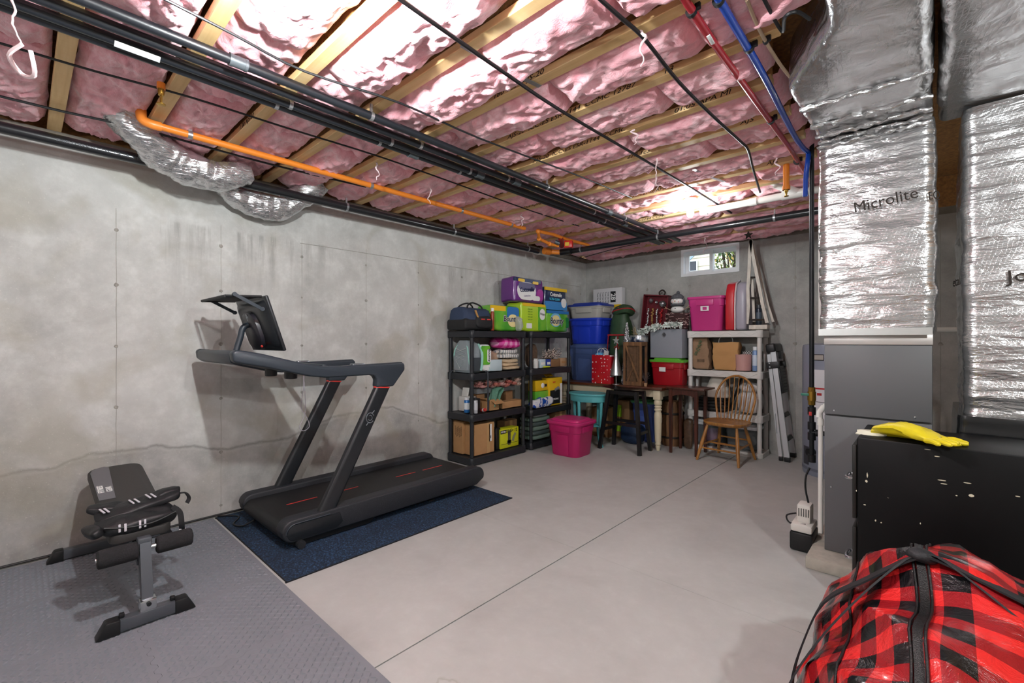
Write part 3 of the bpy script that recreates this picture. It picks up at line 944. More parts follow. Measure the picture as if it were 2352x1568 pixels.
for s_ in (-1, 1):
    for y, z, r in ((1.205, .026, .026),):
        B().cyl((s_ * (W - .02), y - oy, z), (s_ * (W + .025), y - oy, z), .026, n=20).cyl((s_ * (W + .025), y - oy, z), (s_ * (W + .028), y - oy, z), .015, n=16).o('wheel', mat('wheel_rubber', '#26282b', .5), T)
    B().cyl((s_ * (W - .09), 2.30 - oy, .012), (s_ * (W - .09), 2.30 - oy, .07), .011, n=12).lathe([(.03, 0), (.03, .010), (.015, .016)], c=(s_ * (W - .09), 2.30 - oy, 0), n=18).o('rear_foot', mat('wheel_rubber', '#26282b', .5), T)
# uprights
def upright(s_):
    x = s_ * (W - .04)
    rings = []
    for k in range(9):
        u = k / 8
        y = 1.345 + (1.812 - 1.345) * u - oy
        z = .10 + (.985 - .10) * u - oz
        rings.append([(x + px, y + py, z - py * .10) for px, py in rrect(.058, .122, .027, 5)])
    B().loft(rings).o('upright', M_TB, T)
    z, y = .985 - oz, 1.812 - oy
    B().loft([[(x + px, y + py + dz * .5, z + dz - py * .10) for px, py in rrect(.0615, .1255, .028, 5)] for dz in (-.003, .005)]).o('red_ring', M_RED, T)
    B().loft([[(x + px * k, 1.345 - oy + py * k + (dz - .04) * .53, .10 + dz - oz - py * .1) for px, py in rrect(.066, .135, .029, 5)] for dz, k in ((-.03, .85), (.0, 1.05), (.05, 1.02), (.075, .93))]).o('upright_boot', M_TB, T)
upright(1); upright(-1)
# handlebar arms
top = [(.822, 1.262), (.845, 1.274), (.89, 1.270), (.98, 1.252), (1.24, 1.182), (1.36, 1.160), (1.50, 1.156), (1.97, 1.168), (1.992, 1.155)]
bot = [(1.996, 1.108), (1.955, 1.062), (1.92, 1.02), (1.895, .988), (1.752, .990), (1.758, 1.045), (1.738, 1.076), (1.70, 1.083), (1.545, 1.083), (1.375, 1.083), (1.27, 1.098), (1.0, 1.168), (.88, 1.192), (.83, 1.205)]
for s_ in (-1, 1):
    B().prism(yz(top + bot), s_ * (W - .005), s_ * (W - .078), 'x', .014, 3).o('arm', M_TS, T, ang=50)
B().prism(yz([(.822, 1.258), (.845, 1.272), (.93, 1.262), (.96, 1.235), (.93, 1.19), (.86, 1.185), (.828, 1.20)]), -W + .06, W - .06, 'x', .012, 2).o('front_crossbar', M_TS, T, ang=50)
B().prism(yz([(.92, 1.215), (1.0, 1.215), (1.27, 1.135), (1.27, 1.11), (1.0, 1.18), (.92, 1.19)]), -W + .07, W - .07, 'x', .008).o('console_tray', M_TS, T)
for xx in (.18, -.18):
    B().lathe([(.036, .0), (.040, .004), (.042, .06)], c=(xx, 1.24 - oy, 1.072 - oz), n=22).o('cup_holder', M_TB, T)
for s_, yy in ((-1, 1.55), (1, 1.62)):
    B().box((s_ * (W - .042), yy - oy, 1.160 - oz), (.05, .10, .02), .009).o('control_knob', mat('knob_chrome', '#8d9298', .25, .8), T)
B().box((-.0, 1.40 - oy, 1.155 - oz), (W * 2 - .16, .035, .028), .010).o('cross_handle', M_TS, T)
# screen and mount
SA = math.atan2(1.152 - 1.037, 1.614 - 1.26)
sc_m = Matrix.Translation((0, 1.0945 - oy, 1.437 - oz)) @ rotm((SA, 0, 0))
def smap(b): return b.map(lambda x, y, z: sc_m @ Vector((x, y, z)))
smap(B().box((0, .012, 0), (.58, .022, .37), .008, 3)).o('screen', M_TB, T)
smap(B().box((0, .0245, 0), (.55, .002, .34))).o('display', mat('dark_glass', '#08090b', .08, coat=.6), T, ang=0)
smap(B().loft([[(px * k, -.005 + dy, pz * k) for px, pz in rrect(.54, .33, .05, 5)] for dy, k in ((.006, 1.0), (-.012, .93), (-.024, .72))])).o('screen_back', M_TB, T)
smap(B().loft([[(px * k, dy, pz * k - .03) for px, pz in rrect(.26, .27, .11, 6)] for dy, k in ((-.022, 1.0), (-.05, .96), (-.06, .82))])).o('mount_cover', mat('plum_black', '#26242b', .35), T)
text('P', .06, mat('pale_print', '#aab0b5', .5), T, tuple(sc_m @ Vector((.03, -.0606, .065))), (R(90) + SA, 0, 0), sx=.7, bold=.002)
smap(B().ball((.095, -.052, -.135), .011, (1.2, .6, .8), 10, 7)).o('red_button', M_RED, T)
B().tube([(0, .955 - oy, 1.20 - oz), (0, .958 - oy, 1.25 - oz), (0, .985 - oy, 1.35 - oz), (0, 1.0 - oy, 1.412 - oz), (0, 1.03 - oy, 1.435 - oz), (0, 1.075 - oy, 1.437 - oz)], .019, 14, smooth=5).o('mount_arm', M_TS, T)
B().box((0, .955 - oy, 1.218 - oz), (.05, .036, .08), .01).o('mount_clamp', M_TS, T)
# fold-out shelf on top of the screen back
b = B()
for xx in (-.26, .26):
    b.tube([(xx, 1.03 - oy, 1.61 - oz), (xx, .83 - oy, 1.60 - oz)], .008, 8)
b.tube([(-.26, .83 - oy, 1.60 - oz), (.26, .83 - oy, 1.60 - oz)], .009, 8)
b.box((0, .93 - oy, 1.605 - oz), (.50, .17, .006))
b.o('accessory_shelf', mat('matte_black', '#101113', .6), T)
for xx in (-.272, .272):
    B().tube([(xx, .875 - oy, 1.612 - oz), (xx, 1.03 - oy, 1.53 - oz)], .007, flat=(.02, .008, (1, 0, 0))).cyl((xx - .008, .875 - oy, 1.612 - oz), (xx + .008, .875 - oy, 1.612 - oz), .013).cyl((xx - .008, 1.03 - oy, 1.53 - oz), (xx + .008, 1.03 - oy, 1.53 - oz), .013).o('shelf_strut', M_TS, T)
# emblem on the near upright and safety cord
e = Vector((W - .008, 1.70 - oy, .775 - oz))
B().tube([e + Vector((0, .03 * math.cos(a), .036 * math.sin(a))) for a in [R(20 + 300 * k / 16) for k in range(17)]], .0035, 6).tube([e + Vector((0, .016 * math.cos(a), .019 * math.sin(a))) for a in [R(200 + 280 * k / 12) for k in range(13)]], .003, 6).tube([e + Vector((0, .035, .05)), e + Vector((0, .012, .028))], .003, 6).tube([e + Vector((0, -.03, -.05)), e + Vector((0, -.012, -.028))], .003, 6).o('emblem', mat('emblem_grey', '#70757b', .3, .6), T)
B().tube([(.1, 1.36 - oy, 1.09 - oz), (.10, 1.355 - oy, .98 - oz), (.10, 1.34 - oy, .86 - oz), (.105, 1.37 - oy, .80 - oz), (.10, 1.40 - oy, .72 - oz), (.10, 1.36 - oy, .69 - oz), (.10, 1.33 - oy, .72 - oz), (.1, 1.365 - oy, .80 - oz), (.1, 1.37 - oy, .9 - oz), (.1, 1.36 - oy, 1.08 - oz)], .0022, 6, smooth=5).o('safety_cord', mat('pale_cord', '#a79fa8', .6), T)
B().tube([(-.15, 1.12 - oy, .05), (-.20, 1.06 - oy, .012), (-.30, 1.03 - oy, .006), (-.42, 1.10 - oy, .006), (-.50, 1.06 - oy, .006), (-.55, .995 - oy, .008)], .006, 8, smooth=6).o('power_cord', M_CABLE, T)
B().box((0, 2.70 - oy, .0), (.01, .01, .01)) if False else None

# wall cord along the floor edge
B().tube([(XL + .018, -.9, .017), (XL + .016, 0, .017), (XL + .02, .3, .018), (XL + .03, .55, .017), (XL + .025, .8, .017), (XL + .02, 1.05, .017), (XL + .03, 1.35, .018)], .007, 8, smooth=6).o('extension_cord', M_CABLE, None, label='black power cord lying along the foot of the left wall', cat='cord')

# ================================================================ weight bench
M_FRAME = mat('bench_frame', '#565b61', .35, .3)
M_PAD = mat('bench_vinyl', '#302f2e', .55, bump=(200, .12))
M_PADG = mat('bench_vinyl_grey', '#66676b', .55)
M_FOAM = mat('foam_roller', '#1f2022', .95, var=(150, .4), bump=(140, .7))
M_CAP = mat('rubber_cap', '#141517', .5)
M_ZINC = mat('bright_zinc', '#cfd3d4', .22, .95)
TZ = .0132
bx0, by0 = -3.26, .40
K = thing('weight_bench', 'black adjustable weight bench with foam leg rollers on the grey tiles', 'weight bench', (bx0, by0, TZ))
def footbar(x, half, capl):
    t = B().box((x - bx0, 0, .034), (.05, 2 * half - .1, .055), .004).o('foot_bar', M_FRAME, K)
    for s_ in (-1, 1):
        B().prism([(s_ * (half - capl), 0.0), (s_ * half, .0), (s_ * (half - .035), .066), (s_ * (half - capl), .066)], x - bx0 - .030, x - bx0 + .030, 'x', .006).o('end_cap', M_CAP, K)
footbar(-2.69, .185, .085)
footbar(-3.83, .305, .075)
# front post, foam rollers
b = B()
b.tube([(-2.70 - bx0, 0, .05), (-2.725 - bx0, 0, .16), (-2.775 - bx0, 0, .345)], .03, flat=(.042, .045, (1, 0, 0)))
b.o('front_post', M_FRAME, K, ang=30)
B().box((-2.695 - bx0, 0, .085), (.052, .062, .05), .004).o('post_bracket', M_ZINC, K)
for yy in (-.055, .055):
    B().box((-2.69 - bx0, yy * 1.7, .073), (.02, .02, .02), .004).o('bolt', M_CAP, K)
B().cyl((-2.655 - bx0, 0, .095), (-2.66 - bx0, 0, .095), .009).o('bolt', M_CAP, K)
B().cyl((-2.775 - bx0, -.175, .318), (-2.775 - bx0, .185, .318), .0115).o('roller_bar', M_ZINC, K)
for a, c in ((-.17, -.025), (.045, .19)):
    B().lathe([(.034, 0), (.041, .006), (.042, .02), (.042, c - a - .02), (.041, c - a - .006), (.034, c - a)], c=(-2.775 - bx0, a, .318), n=22, rot=(-PI / 2, 0, 0)).disp(.0015, 60).o('foam_roller', M_FOAM, K)
B().box((-2.785 - bx0, 0, .345), (.048, .054, .05), .006).o('post_cap', M_FRAME, K)
# spine under the pads, rear post, brace
B().tube([(-2.80 - bx0, 0, .26), (-3.25 - bx0, 0, .335), (-3.72 - bx0, 0, .38)], .03, flat=(.05, .05, (0, 0, 1))).o('spine', M_FRAME, K, ang=30)
B().tube([(-2.715 - bx0, .0, .09), (-2.85 - bx0, 0, .29)], .02, flat=(.04, .04, (1, 0, 0))).o('front_brace', M_ZINC, K, ang=30)
B().tube([(-3.83 - bx0, 0, .05), (-3.62 - bx0, 0, .39)], .025, flat=(.05, .045, (1, 0, 0))).o('rear_post', M_FRAME, K, ang=30)
B().tube([(-3.78 - bx0, 0, .09), (-3.2 - bx0, 0, .33)], .02, flat=(.035, .035, (1, 0, 0))).o('lower_brace', M_FRAME, K, ang=30)
# back pad and seat pad
def pad(name, xa, za, xb, zb, wa, wb, th, m, split=None):
    ang = math.atan2(zb - za, xa - xb)
    L = math.hypot(xb - xa, zb - za)
    M = Matrix.Translation((xa - bx0, 0, za)) @ rotm((0, ang, 0))
    n = 14
    def outline(k):
        pts = []
        r = .07
        for cx, cy, a0 in ((-.0 - .04, -wa / 2 + .04, 270), (-.04, wa / 2 - .04, 0), (-L + r, wb / 2 - r, 90), (-L + r, -wb / 2 + r, 180)):
            rr = .04 if cx > -L / 2 else r
            for q_ in range(6):
                a = R(a0 + 90 * q_ / 5)
                pts.append((cx + rr * k * math.cos(a), cy + rr * k * math.sin(a)))
        return pts
    b = B()
    b.loft([[M @ Vector((px, py, z)) for px, py in outline(k)] for z, k in ((0, .7), (.008, 1), (th - .012, 1.0), (th - .003, .9), (th, .55))])
    return b.o(name, m, K, ang=45), M, L
p1, Mp, Lp = pad('back_pad', -3.10, .375, -3.83, .475, .25, .26, .05, M_PAD)
sp = B().loft([[Mp @ Vector((px, py, .0508)) for px, py in [(-.20, -.118), (-.20, -.050), (-Lp + .03, -.030), (-Lp + .012, -.050), (-Lp + .02, -.075), (-Lp + .05, -.108), (-Lp + .10, -.120)]], [Mp @ Vector((px, py, .0525)) for px, py in [(-.20, -.118), (-.20, -.050), (-Lp + .03, -.030), (-Lp + .012, -.050), (-Lp + .02, -.075), (-Lp + .05, -.108), (-Lp + .10, -.120)]]])
sp.o('grey_panel', M_PADG, K, ang=20)
for ln, dx in (('FITNESS', 0), ('GEAR', -.035)):
    tt = text(ln, .036, mat('white_print', '#e6e6e4', .6), K, tuple(Mp @ Vector((-.30, -.098 - dx, .0535))), (0, math.atan2(.10, .73), R(90)), sx=.85, bold=.001, align='LEFT')
    tt.rotation_euler = (Mp.to_3x3() @ Euler((0, 0, R(180))).to_matrix()).to_euler()
pad('seat_pad', -2.84, .34, -3.08, .355, .24, .25, .05, M_PAD)

# ---------------------------------------------------------------- waist bag / vest lying on the bench
M_NYL = mat('black_nylon', '#15171a', .5, var=(30, .3), bump=(70, .3))
M_REFL = mat('reflective_tape', '#c9c6cc', .35)
G = thing('weighted_vest', 'black padded vest with grey reflective stripes lying on the bench', 'vest', (-2.94, .395, .405))
G.scale = (.86, .84, .88)
def slab(name, cx, cy, cz, lx, ly, lz, seed, rot=(0, 0, 0), m=M_NYL, amp=.012):
    b = B().ball((0, 0, 0), .5, (lx, ly, lz), 36, 18, pw=.55)
    for v in b.bm.verts:
        p = v.co
        v.co += Vector((noise.noise(p * 14 + Vector((seed, 0, 0))), noise.noise(p * 14 + Vector((0, seed, 0))), noise.noise(p * 17 + Vector((0, 0, seed))))) * amp
    M = Matrix.Translation((cx, cy, cz)) @ rotm(rot)
    b.map(lambda x, y, z: M @ Vector((x, y, z)))
    return b.o(name, m, G)
slab('back_panel', 0, -.0, .035, .24, .37, .085, 2, (0, R(8), R(4)))
slab('front_panel', -.06, .02, .085, .14, .42, .06, 5, (R(6), R(6), R(10)))
slab('shoulder_pad', -.10, -.09, .09, .10, .26, .05, 9, (R(-8), 0, R(-8)))
slab('shoulder_pad', -.10, .13, .11, .09, .20, .05, 12, (R(10), 0, R(16)))
slab('side_flap', .06, -.20, .03, .16, .06, .05, 15, (R(20), 0, R(12)))
B().tube([(.115, -.16, .05), (.128, -.05, .03), (.128, .06, .028), (.11, .17, .055)], .006, 7, smooth=5).o('piping', M_CAP, G)
for (x, y, z, rz) in ((.125, -.095, .035, 0), (.13, -.07, .034, 0), (.131, -.005, .033, 0), (.130, .018, .034, 0)):
    B().box((x, y, z), (.006, .011, .042), .002, rot=(0, R(-8), 0)).o('reflective_stripe', M_REFL, G)
for (x, y, z, ry) in ((-.055, -.02, .118, 0), (-.05, .005, .12, 0), (-.06, .06, .13, 0), (-.055, .085, .13, 0), (-.03, -.155, .105, 0), (-.03, -.135, .105, 0)):
    B().box((x, y, z), (.055, .010, .006), .002, rot=(0, R(14), R(20))).o('reflective_stripe', M_REFL, G)
B().tube([(.06, .16, .07), (.10, .19, .04), (.125, .195, -.03), (.12, .20, -.09)], .01, flat=(.03, .004, (1, 0, 0)), smooth=5).o('hanging_strap', M_NYL, G)
B().box((.122, .198, -.075), (.008, .034, .01), .002).box((.122, .198, -.055), (.008, .034, .01), .002).o('reflective_stripe', M_REFL, G)
B().box((.12, .20, -.105), (.012, .04, .028), .004).o('buckle', M_CAP, G)
B().tube([(-.05, .19, .11), (-.07, .25, .105), (-.03, .265, .08), (-.01, .25, .055)], .01, flat=(.024, .005, (0, 0, 1)), smooth=4).o('loop_strap', M_NYL, G)
# ================================================================ furnace, ducts, water heater
M_FURN = mat('furnace_enamel', '#5f6062', .5)
FX0, FX1, FY0, FY1, FZ0, FZ1 = -.467, .012, 3.285, 3.97, .072, 1.305
pad_ = B().prism([(-.535, 3.11), (-.29, 3.11), (-.29, 3.225), (.05, 3.225), (.05, 4.1), (-.535, 4.1)], 0, .07, 'z', .008).o('furnace_pad', mat('pad_concrete', '#b6b2a6', .9, var=(20, .12), bump=(40, .4)), None, label='low concrete pad under the grey furnace', cat='pad')
F = thing('furnace', 'grey steel furnace cabinet beneath the foil wrapped plenum', 'furnace', ((FX0 + FX1) / 2, (FY0 + FY1) / 2, FZ0))
fx, fy = (FX1 - FX0), (FY1 - FY0)
B().box((0, .01, (FZ1 - FZ0) / 2), (fx, fy - .02, FZ1 - FZ0), .006).o('cabinet', M_FURN, F)
zs = pix(1893, 952, Y=FY0).z - FZ0
B().box((0, -fy / 2 + .004, zs / 2 - .002), (fx - .002, .012, zs - .006), .003).o('lower_door', M_FURN, F)
B().box((0, -fy / 2 + .004, (zs + FZ1 - FZ0) / 2 + .002), (fx - .002, .012, FZ1 - FZ0 - zs - .006), .003).o('upper_door', M_FURN, F)
for (x, z) in ((-.19, zs + .028), (.17, zs + .028), (-.205, zs - .43), (.18, zs - .43)):
    B().lathe([(.0, .004), (.005, .003), (.0065, 0)], c=(x, -fy / 2 - .002, z), n=10, rot=(PI / 2, 0, 0)).o('screw', M_STEEL, F)
# vertical foil wraps and trunks
def foilbox(x0, x1, y0, y1, z0, z1, seed, amp=.016, r=.05, nz=110, per=22, bulge=.012, fr=34):
    b = B()
    rings = []
    base = []
    w, d = x1 - x0, y1 - y0
    o = rrect(w, d, r, 5)
    # densify
    pts = []
    for i in range(len(o)):
        a, c = Vector((*o[i], 0)), Vector((*o[(i + 1) % len(o)], 0))
        k = max(1, int((c - a).length / .02))
        for q_ in range(k): pts.append(a.lerp(c, q_ / k))
    cx, cy = (x0 + x1) / 2, (y0 + y1) / 2
    for j in range(nz + 1):
        z = z0 + (z1 - z0) * j / nz
        ring = []
        for p in pts:
            nrm = Vector((p.x / w, p.y / d, 0)).normalized()
            q = Vector((p.x * 2.2 + seed, p.y * 2.2, 0))
            f = noise.noise(Vector((p.x * 1.8 + seed, p.y * 1.8, z * fr * .35))) * .5 + noise.noise(Vector((p.x * 2.5 + seed, p.y * 2.5 + p.x * 1.2, z * fr))) * .28 + abs(noise.noise(Vector((p.x * 5 + seed, p.y * 5, z * 7)))) * .35
            e = math.sin(PI * min(1, max(0, (z - z0) / (z1 - z0)))) ** .4
            ring.append((cx + p.x + nrm.x * (f * amp + bulge * e), cy + p.y + nrm.y * (f * amp + bulge * e), z))
        rings.append(ring)
    b.loft(rings)
    return b
D = thing('supply_plenum', 'foil wrapped supply duct rising from the grey furnace to the ceiling', 'duct', (-.235, 3.6, FZ1))
o = D.location
def rel(b, o=o): return b.map(lambda x, y, z: (x - o[0], y - o[1], z - o[2]))
rel(foilbox(-.485, .02, 3.25, 3.98, 1.365, 2.52, 3, .02)).o('plenum_wrap', M_FOIL, D, ang=60)
rel(B().box((-.2275, 3.6275, 1.337), (fx + .004, fy + .0, .062), .003)).o('metal_collar', mat('collar_metal', '#c9c3bf', .4, .6), D)
rel(B().prism([(-.49, 3.249), (.01, 3.244), (.012, 3.238), (-.49, 3.243)], 1.36, 1.40, 'z')).o('tape_band', mat('foil_tape', '#cfcfcd', .3, .8), D)
# horizontal trunk over the viewer: plan tapers towards the camera
def trunk(plan, z0, z1, seed, amp=.02, nr=90):
    """plan: list of (y, x0, x1) from back to front; rounded box section"""
    b = B()
    rings = []
    ys = [plan[0][0] + (plan[-1][0] - plan[0][0]) * k / nr for k in range(nr + 1)]
    for y in ys:
        for (a, c) in zip(plan, plan[1:]):
            if a[0] >= y >= c[0]:
                u = (a[0] - y) / (a[0] - c[0]); x0 = a[1] + (c[1] - a[1]) * u; x1 = a[2] + (c[2] - a[2]) * u
        ring = []
        w, h = x1 - x0, z1 - z0
        oo = rrect(w, h, .04, 6)
        pts = []
        for i in range(len(oo)):
            a, c = Vector((*oo[i], 0)), Vector((*oo[(i + 1) % len(oo)], 0))
            k = max(1, int((c - a).length / .03)) if len(pts) < 9999 else 1
            for q_ in range(8 if i % 7 == 6 else 1):
                pts.append(a.lerp(c, q_ / (8 if i % 7 == 6 else 1)))
        for p in pts:
            nrm = Vector((p.x / w, p.y / h)).normalized()
            f = noise.noise(Vector((p.x * 3 + seed, p.y * 3, y * 4))) * .6 + noise.noise(Vector((p.x * 2.5 + seed, p.y * 5, y * 17 + p.x * 3))) * .45
            ring.append(((x0 + x1) / 2 + p.x + nrm.x * f * amp, y, (z0 + z1) / 2 + p.y + nrm.y * f * amp))
        rings.append(ring)
    b.loft(rings)
    return b
rel(trunk([(3.99, -.495, .008), (2.50, -.50, .008), (2.10, -.28, .008), (1.2, -.28, .008), (.2, -.27, .008)], 2.525, 2.80, 5, .024)).o('trunk_wrap', M_FOIL, D, ang=60)
# crumpled tape seam between plenum and trunk
for (zz, yy, sd) in ((2.505, 3.225, 2), (2.475, 3.222, 6), (2.512, 3.14, 11), (2.514, 2.98, 15), (2.514, 2.72, 19)):
    b = B().tube([(-.49 + .5 * k / 24, yy + .03 * noise.noise(Vector((k * .4, sd, 0))), zz + .010 * noise.noise(Vector((k * .5, sd, 9)))) for k in range(25)], [.012 + .009 * noise.noise(Vector((k * 1.3, sd, 4))) for k in range(25)], 9).disp(.008, 45, sd)
    rel(b).o('seam_fold', M_FOIL2, D)
text('Microlite', .083, M_INK, D, tuple(pix(2032, 462, Y=3.205) - o), (R(90), 0, R(1)), sx=.92, ext=.0005).rotation_euler = (R(90), R(-6), 0)
text('EQ', .06, M_INK, D, tuple(pix(2146, 450, Y=3.235) - o), (R(90), R(-6), R(35)), sx=.7)
# right: return drop and trunk
Rd = thing('return_duct', 'wide foil wrapped return duct standing right of the furnace', 'duct', (.40, 3.64, 0))
o2 = Rd.location
def rel2(b): return b.map(lambda x, y, z: (x - o2[0], y - o2[1], z - o2[2]))
rel2(foilbox(.135, .70, 3.32, 3.96, .94, 2.53, 23, .024, .05, 130)).o('drop_wrap', M_FOIL, Rd, ang=60)
rel2(trunk([(3.45, .034, .72), (.2, .034, .72)], 2.54, 2.82, 15, .02)).o('trunk_wrap', M_FOIL, Rd, ang=60)
rel2(foilbox(.11, .72, 3.27, 4.0, 0.0, .945, 41, .012, .03, 60)).o('filter_base', mat('black_film', '#1a1b1d', .25, .2, coat=.5, bump=(9, .6)), Rd)
text('Jo', .085, M_INK, Rd, tuple(pix(2338, 635, Y=3.285) - Vector(o2)), (R(90), R(-4), 0), sx=1.1)
text('etal', .07, M_INK, Rd, tuple(pix(2197, 648, Y=3.45) - Vector(o2)), (R(90), R(-2), R(-75)), sx=1.0)

# gas pipe with valve and drip leg
gx, gy = -.585, 3.62
Gp = thing('gas_pipe', 'vertical black gas pipe with brass valve left of the furnace', 'pipe', (gx, gy, .52))
M_GAS = mat('black_iron', '#1c1d20', .45, .3)
B().cyl((0, 0, .0), (0, 0, 2.14), .0145).o('pipe_run', M_GAS, Gp)
zv = pix(1865, 910, X=gx).z - .52
B().cyl((0, 0, zv - .06), (0, 0, zv + .06), .021, n=8).cyl((0, 0, zv - .03), (0, 0, zv + .03), .025, n=12).o('valve_body', M_BRASS, Gp)
B().box((-.035, -.015, zv + .01), (.05, .012, .018), .004).o('valve_handle', mat('green_handle', '#2c7a66', .4), Gp)
for dz in (zv - .20, zv - .10, zv - .27, zv - .42):
    if dz > 0: B().cyl((0, 0, dz - .025), (0, 0, dz + .025), .024, n=12).o('fitting', M_GAS, Gp)
B().cyl((0, 0, .0), (0, 0, .03), .023, n=12).o('cap', M_GAS, Gp)
B().cyl((0, 0, .19), (.115, .02, .19), .016).cyl((.02, 0, .19), (.05, .005, .19), .023, n=12).o('branch', M_GAS, Gp)
B().box((-.004, -.024, .32), (.016, .002, .026)).o('tag', mat('red_tag', '#b8322c', .5), Gp, ang=0)

# white condensate pipe and pump
Wp = thing('condensate_pipe', 'white plastic condensate pipe running down beside the furnace to the pump', 'pipe', (-.497, 3.36, .14))
zt_ = pix(1886, 965, X=-.497).z - .14
B().tube([(0, 0, .0), (0, 0, zt_), (-.01, 0, zt_ + .035), (.0, 0, zt_ + .06), (.028, .0, zt_ + .10)], .0135, 12, smooth=3).o('pipe_run', M_PVC, Wp)
B().cyl((-.0, 0, zt_ - .03), (-.0, 0, zt_ + .01), .0175, n=12).tube([(-.008, 0, zt_ + .02), (-.006, 0, zt_ + .05), (.02, 0, zt_ + .09)], .0175, 12).o('elbow', M_PVC, Wp)
P_ = thing('condensate_pump', 'white condensate pump on a black tank beside the furnace pad', 'pump', (-.595, 3.42, 0))
B().box((0, 0, .062), (.125, .20, .115), .012).o('tank', mat('pump_black', '#17181a', .4), P_)
B().box((0, 0, .145), (.118, .19, .05), .012).o('lid', mat('pump_white', '#e6e3dc', .5), P_)
B().box((.005, .01, .225), (.075, .11, .115), .012).o('motor_cover', mat('pump_white', '#e6e3dc', .5), P_)
for k in range(5):
    B().box((-.02 + k * .013, -.0465, .235), (.005, .004, .05)).o('vent_slot', mat('slot_dark', '#5b5a56', .8), P_, ang=0)
B().tube([(.02, .03, .28), (-.0, .05, .36), (.0, .06, .44), (.02, .07, .5)], .006, 7, smooth=4).o('hose', M_CABLE, P_)
B().tube([(.02, -.06, .168), (-.06, -.085, .165), (-.085, -.06, .20), (-.04, -.02, .215)], .005, 7, smooth=5).o('wire', M_CABLE, P_)
# tall white vent pipes beside and behind
B().tube([(0, 0, 0), (0, 0, .95), (.02, 0, 1.2)], .02, 12).o('vent_pipe', M_PVC, None, loc=(-.555, 3.80, 1.4), label='tall white vent pipe beside the left edge of the foil plenum', cat='pipe')
B().tube([(0, 0, 0), (.45, 0, 0), (.5, 0, -.05), (.5, 0, -1.42)], .022, 12).o('vent_pipe', M_PVC, None, loc=(-.1, 5.1, 1.42), label='horizontal white pipe stub between the two foil ducts', cat='pipe')

# water heater
H_ = thing('water_heater', 'grey cylindrical water heater half hidden behind the furnace', 'water heater', (-.70, 5.50, 0))
B().lathe([(.262, 0), (.268, .02), (.268, 1.26), (.26, 1.29), (.20, 1.305), (.0, 1.31)], n=48).o('tank', mat('heater_grey', '#8d93a3', .35, .2), H_)
B().lathe([(.271, .05), (.271, .075)], n=48).o('bottom_band', mat('heater_band', '#6f7482', .4, .2), H_)
def curved(name, a0, a1, z0, z1, m, r=.2705):
    b = B()
    n = 10
    b.loft([[(r * math.cos(R(a0 + (a1 - a0) * k / n)), r * math.sin(R(a0 + (a1 - a0) * k / n)), z) for k in range(n + 1)] for z in (z0, z1)], False, closed=False)
    return b.o(name, m, H_, recalc=False)
LW = mat('label_white', '#dcdbe0', .5)
curved('label', -128, -70, .42, 1.05, LW)
curved('label_band', -128, -70, .86, .875, mat('label_red', '#b8262a', .5), .2715)
curved('label_band', -128, -70, .735, .74, M_INK, .2715)
curved('warning_mark', -125, -118, .79, .84, M_INK, .2715)
curved('warning_mark', -113, -104, .80, .825, mat('label_red', '#b8262a', .5), .2715)
curved('access_panel', -150, -132, .10, .28, mat('panel_dark', '#3a3d45', .4), .2712)
curved('caution_label', -122, -100, 1.14, 1.20, M_INK, .2712)
curved('caution_label', -121, -101, 1.147, 1.193, mat('label_tan', '#a9a19a', .5), .2718)
B().cyl((-.14, -.225, .24), (-.175, -.27, .24), .035).o('burner_port', M_GAS, H_)

# black filing cabinet with yellow gloves
CZ = .862
cfx, cfy = -.268, 2.745
def _scuff(t):
    w = t.coord()
    n = t.noise(w, 9, 5, .75, .3)
    g = t.ramp(t.noise(w, 3.2, 3, .55), [(.58, 0.0), (.66, 1.0)])
    s_ = t.math('MULTIPLY', t.ramp(n, [(.655, 0.0), (.668, 1.0)]), g)
    t.base(t.mix(s_, lin('#0b0b0c'), lin('#d8ceb4')))
    t.set(t.b.inputs['Roughness'], t.mix(t.noise(w, 2.5, 4, .6), (.36, .36, .36), (.55, .55, .55)))
    t.b.inputs['Specular IOR Level'].default_value = .2
Cb = thing('filing_cabinet', 'scuffed black filing cabinet in front of the furnace', 'cabinet', (cfx + .36, cfy + .235, 0))
B().box((.0, 0, CZ / 2), (.70, .468, CZ), .007).o('body', fmat('scuffed_black', _scuff), Cb)
for zc_ in (.64, .24):
    B().box((-.362, 0, zc_), (.018, .44, .36), .004).o('drawer', mat('drawer_edge', '#1b1a18', .4), Cb)
    h = pix(1952, 1088 if zc_ > .5 else 1238, X=cfx - .03)
    B().tube([(-.368, -.16, zc_), (-.400, -.155, zc_ + .0), (-.400, -.06, zc_), (-.368, -.055, zc_)], .008, 8, smooth=3).o('handle', M_STEEL, Cb)
for k, (px_, py_, a_, b_) in enumerate(((1992, 1092, .004, .016), (1990, 1106, .007, .010), (2163, 1104, .020, .003), (2168, 1112, .016, .003), (2222, 1110, .018, .003), (2231, 1139, .013, .008), (2338, 1141, .010, .003), (2011, 1196, .004, .007), (2024, 1201, .004, .004), (2114, 1203, .003, .006), (1986, 1160, .007, .004), (2152, 1049, .014, .003), (1967, 1128, .003, .006), (2197, 1139, .005, .004), (2130, 1033, .016, .002))):
    c_ = pix(px_, py_, Y=cfy - .0012) - Cb.location
    B().prism([(c_.x + a_ * .7 * math.cos(q * PI / 4) * (1 + .5 * noise.noise(Vector((q * 1.7, k, 0)))), c_.z + b_ * .7 * math.sin(q * PI / 4) * (1 + .5 * noise.noise(Vector((q * 2.3, k, 5))))) for q in range(8)], -.2355, -.2335, 'y').o('paint_chip', mat('chip_cream', '#cfc6ae', .7), Cb, ang=0)
Gl = thing('rubber_gloves', 'pair of yellow rubber gloves lying on the black cabinet', 'gloves', (cfx + .075, cfy + .13, CZ + .001))
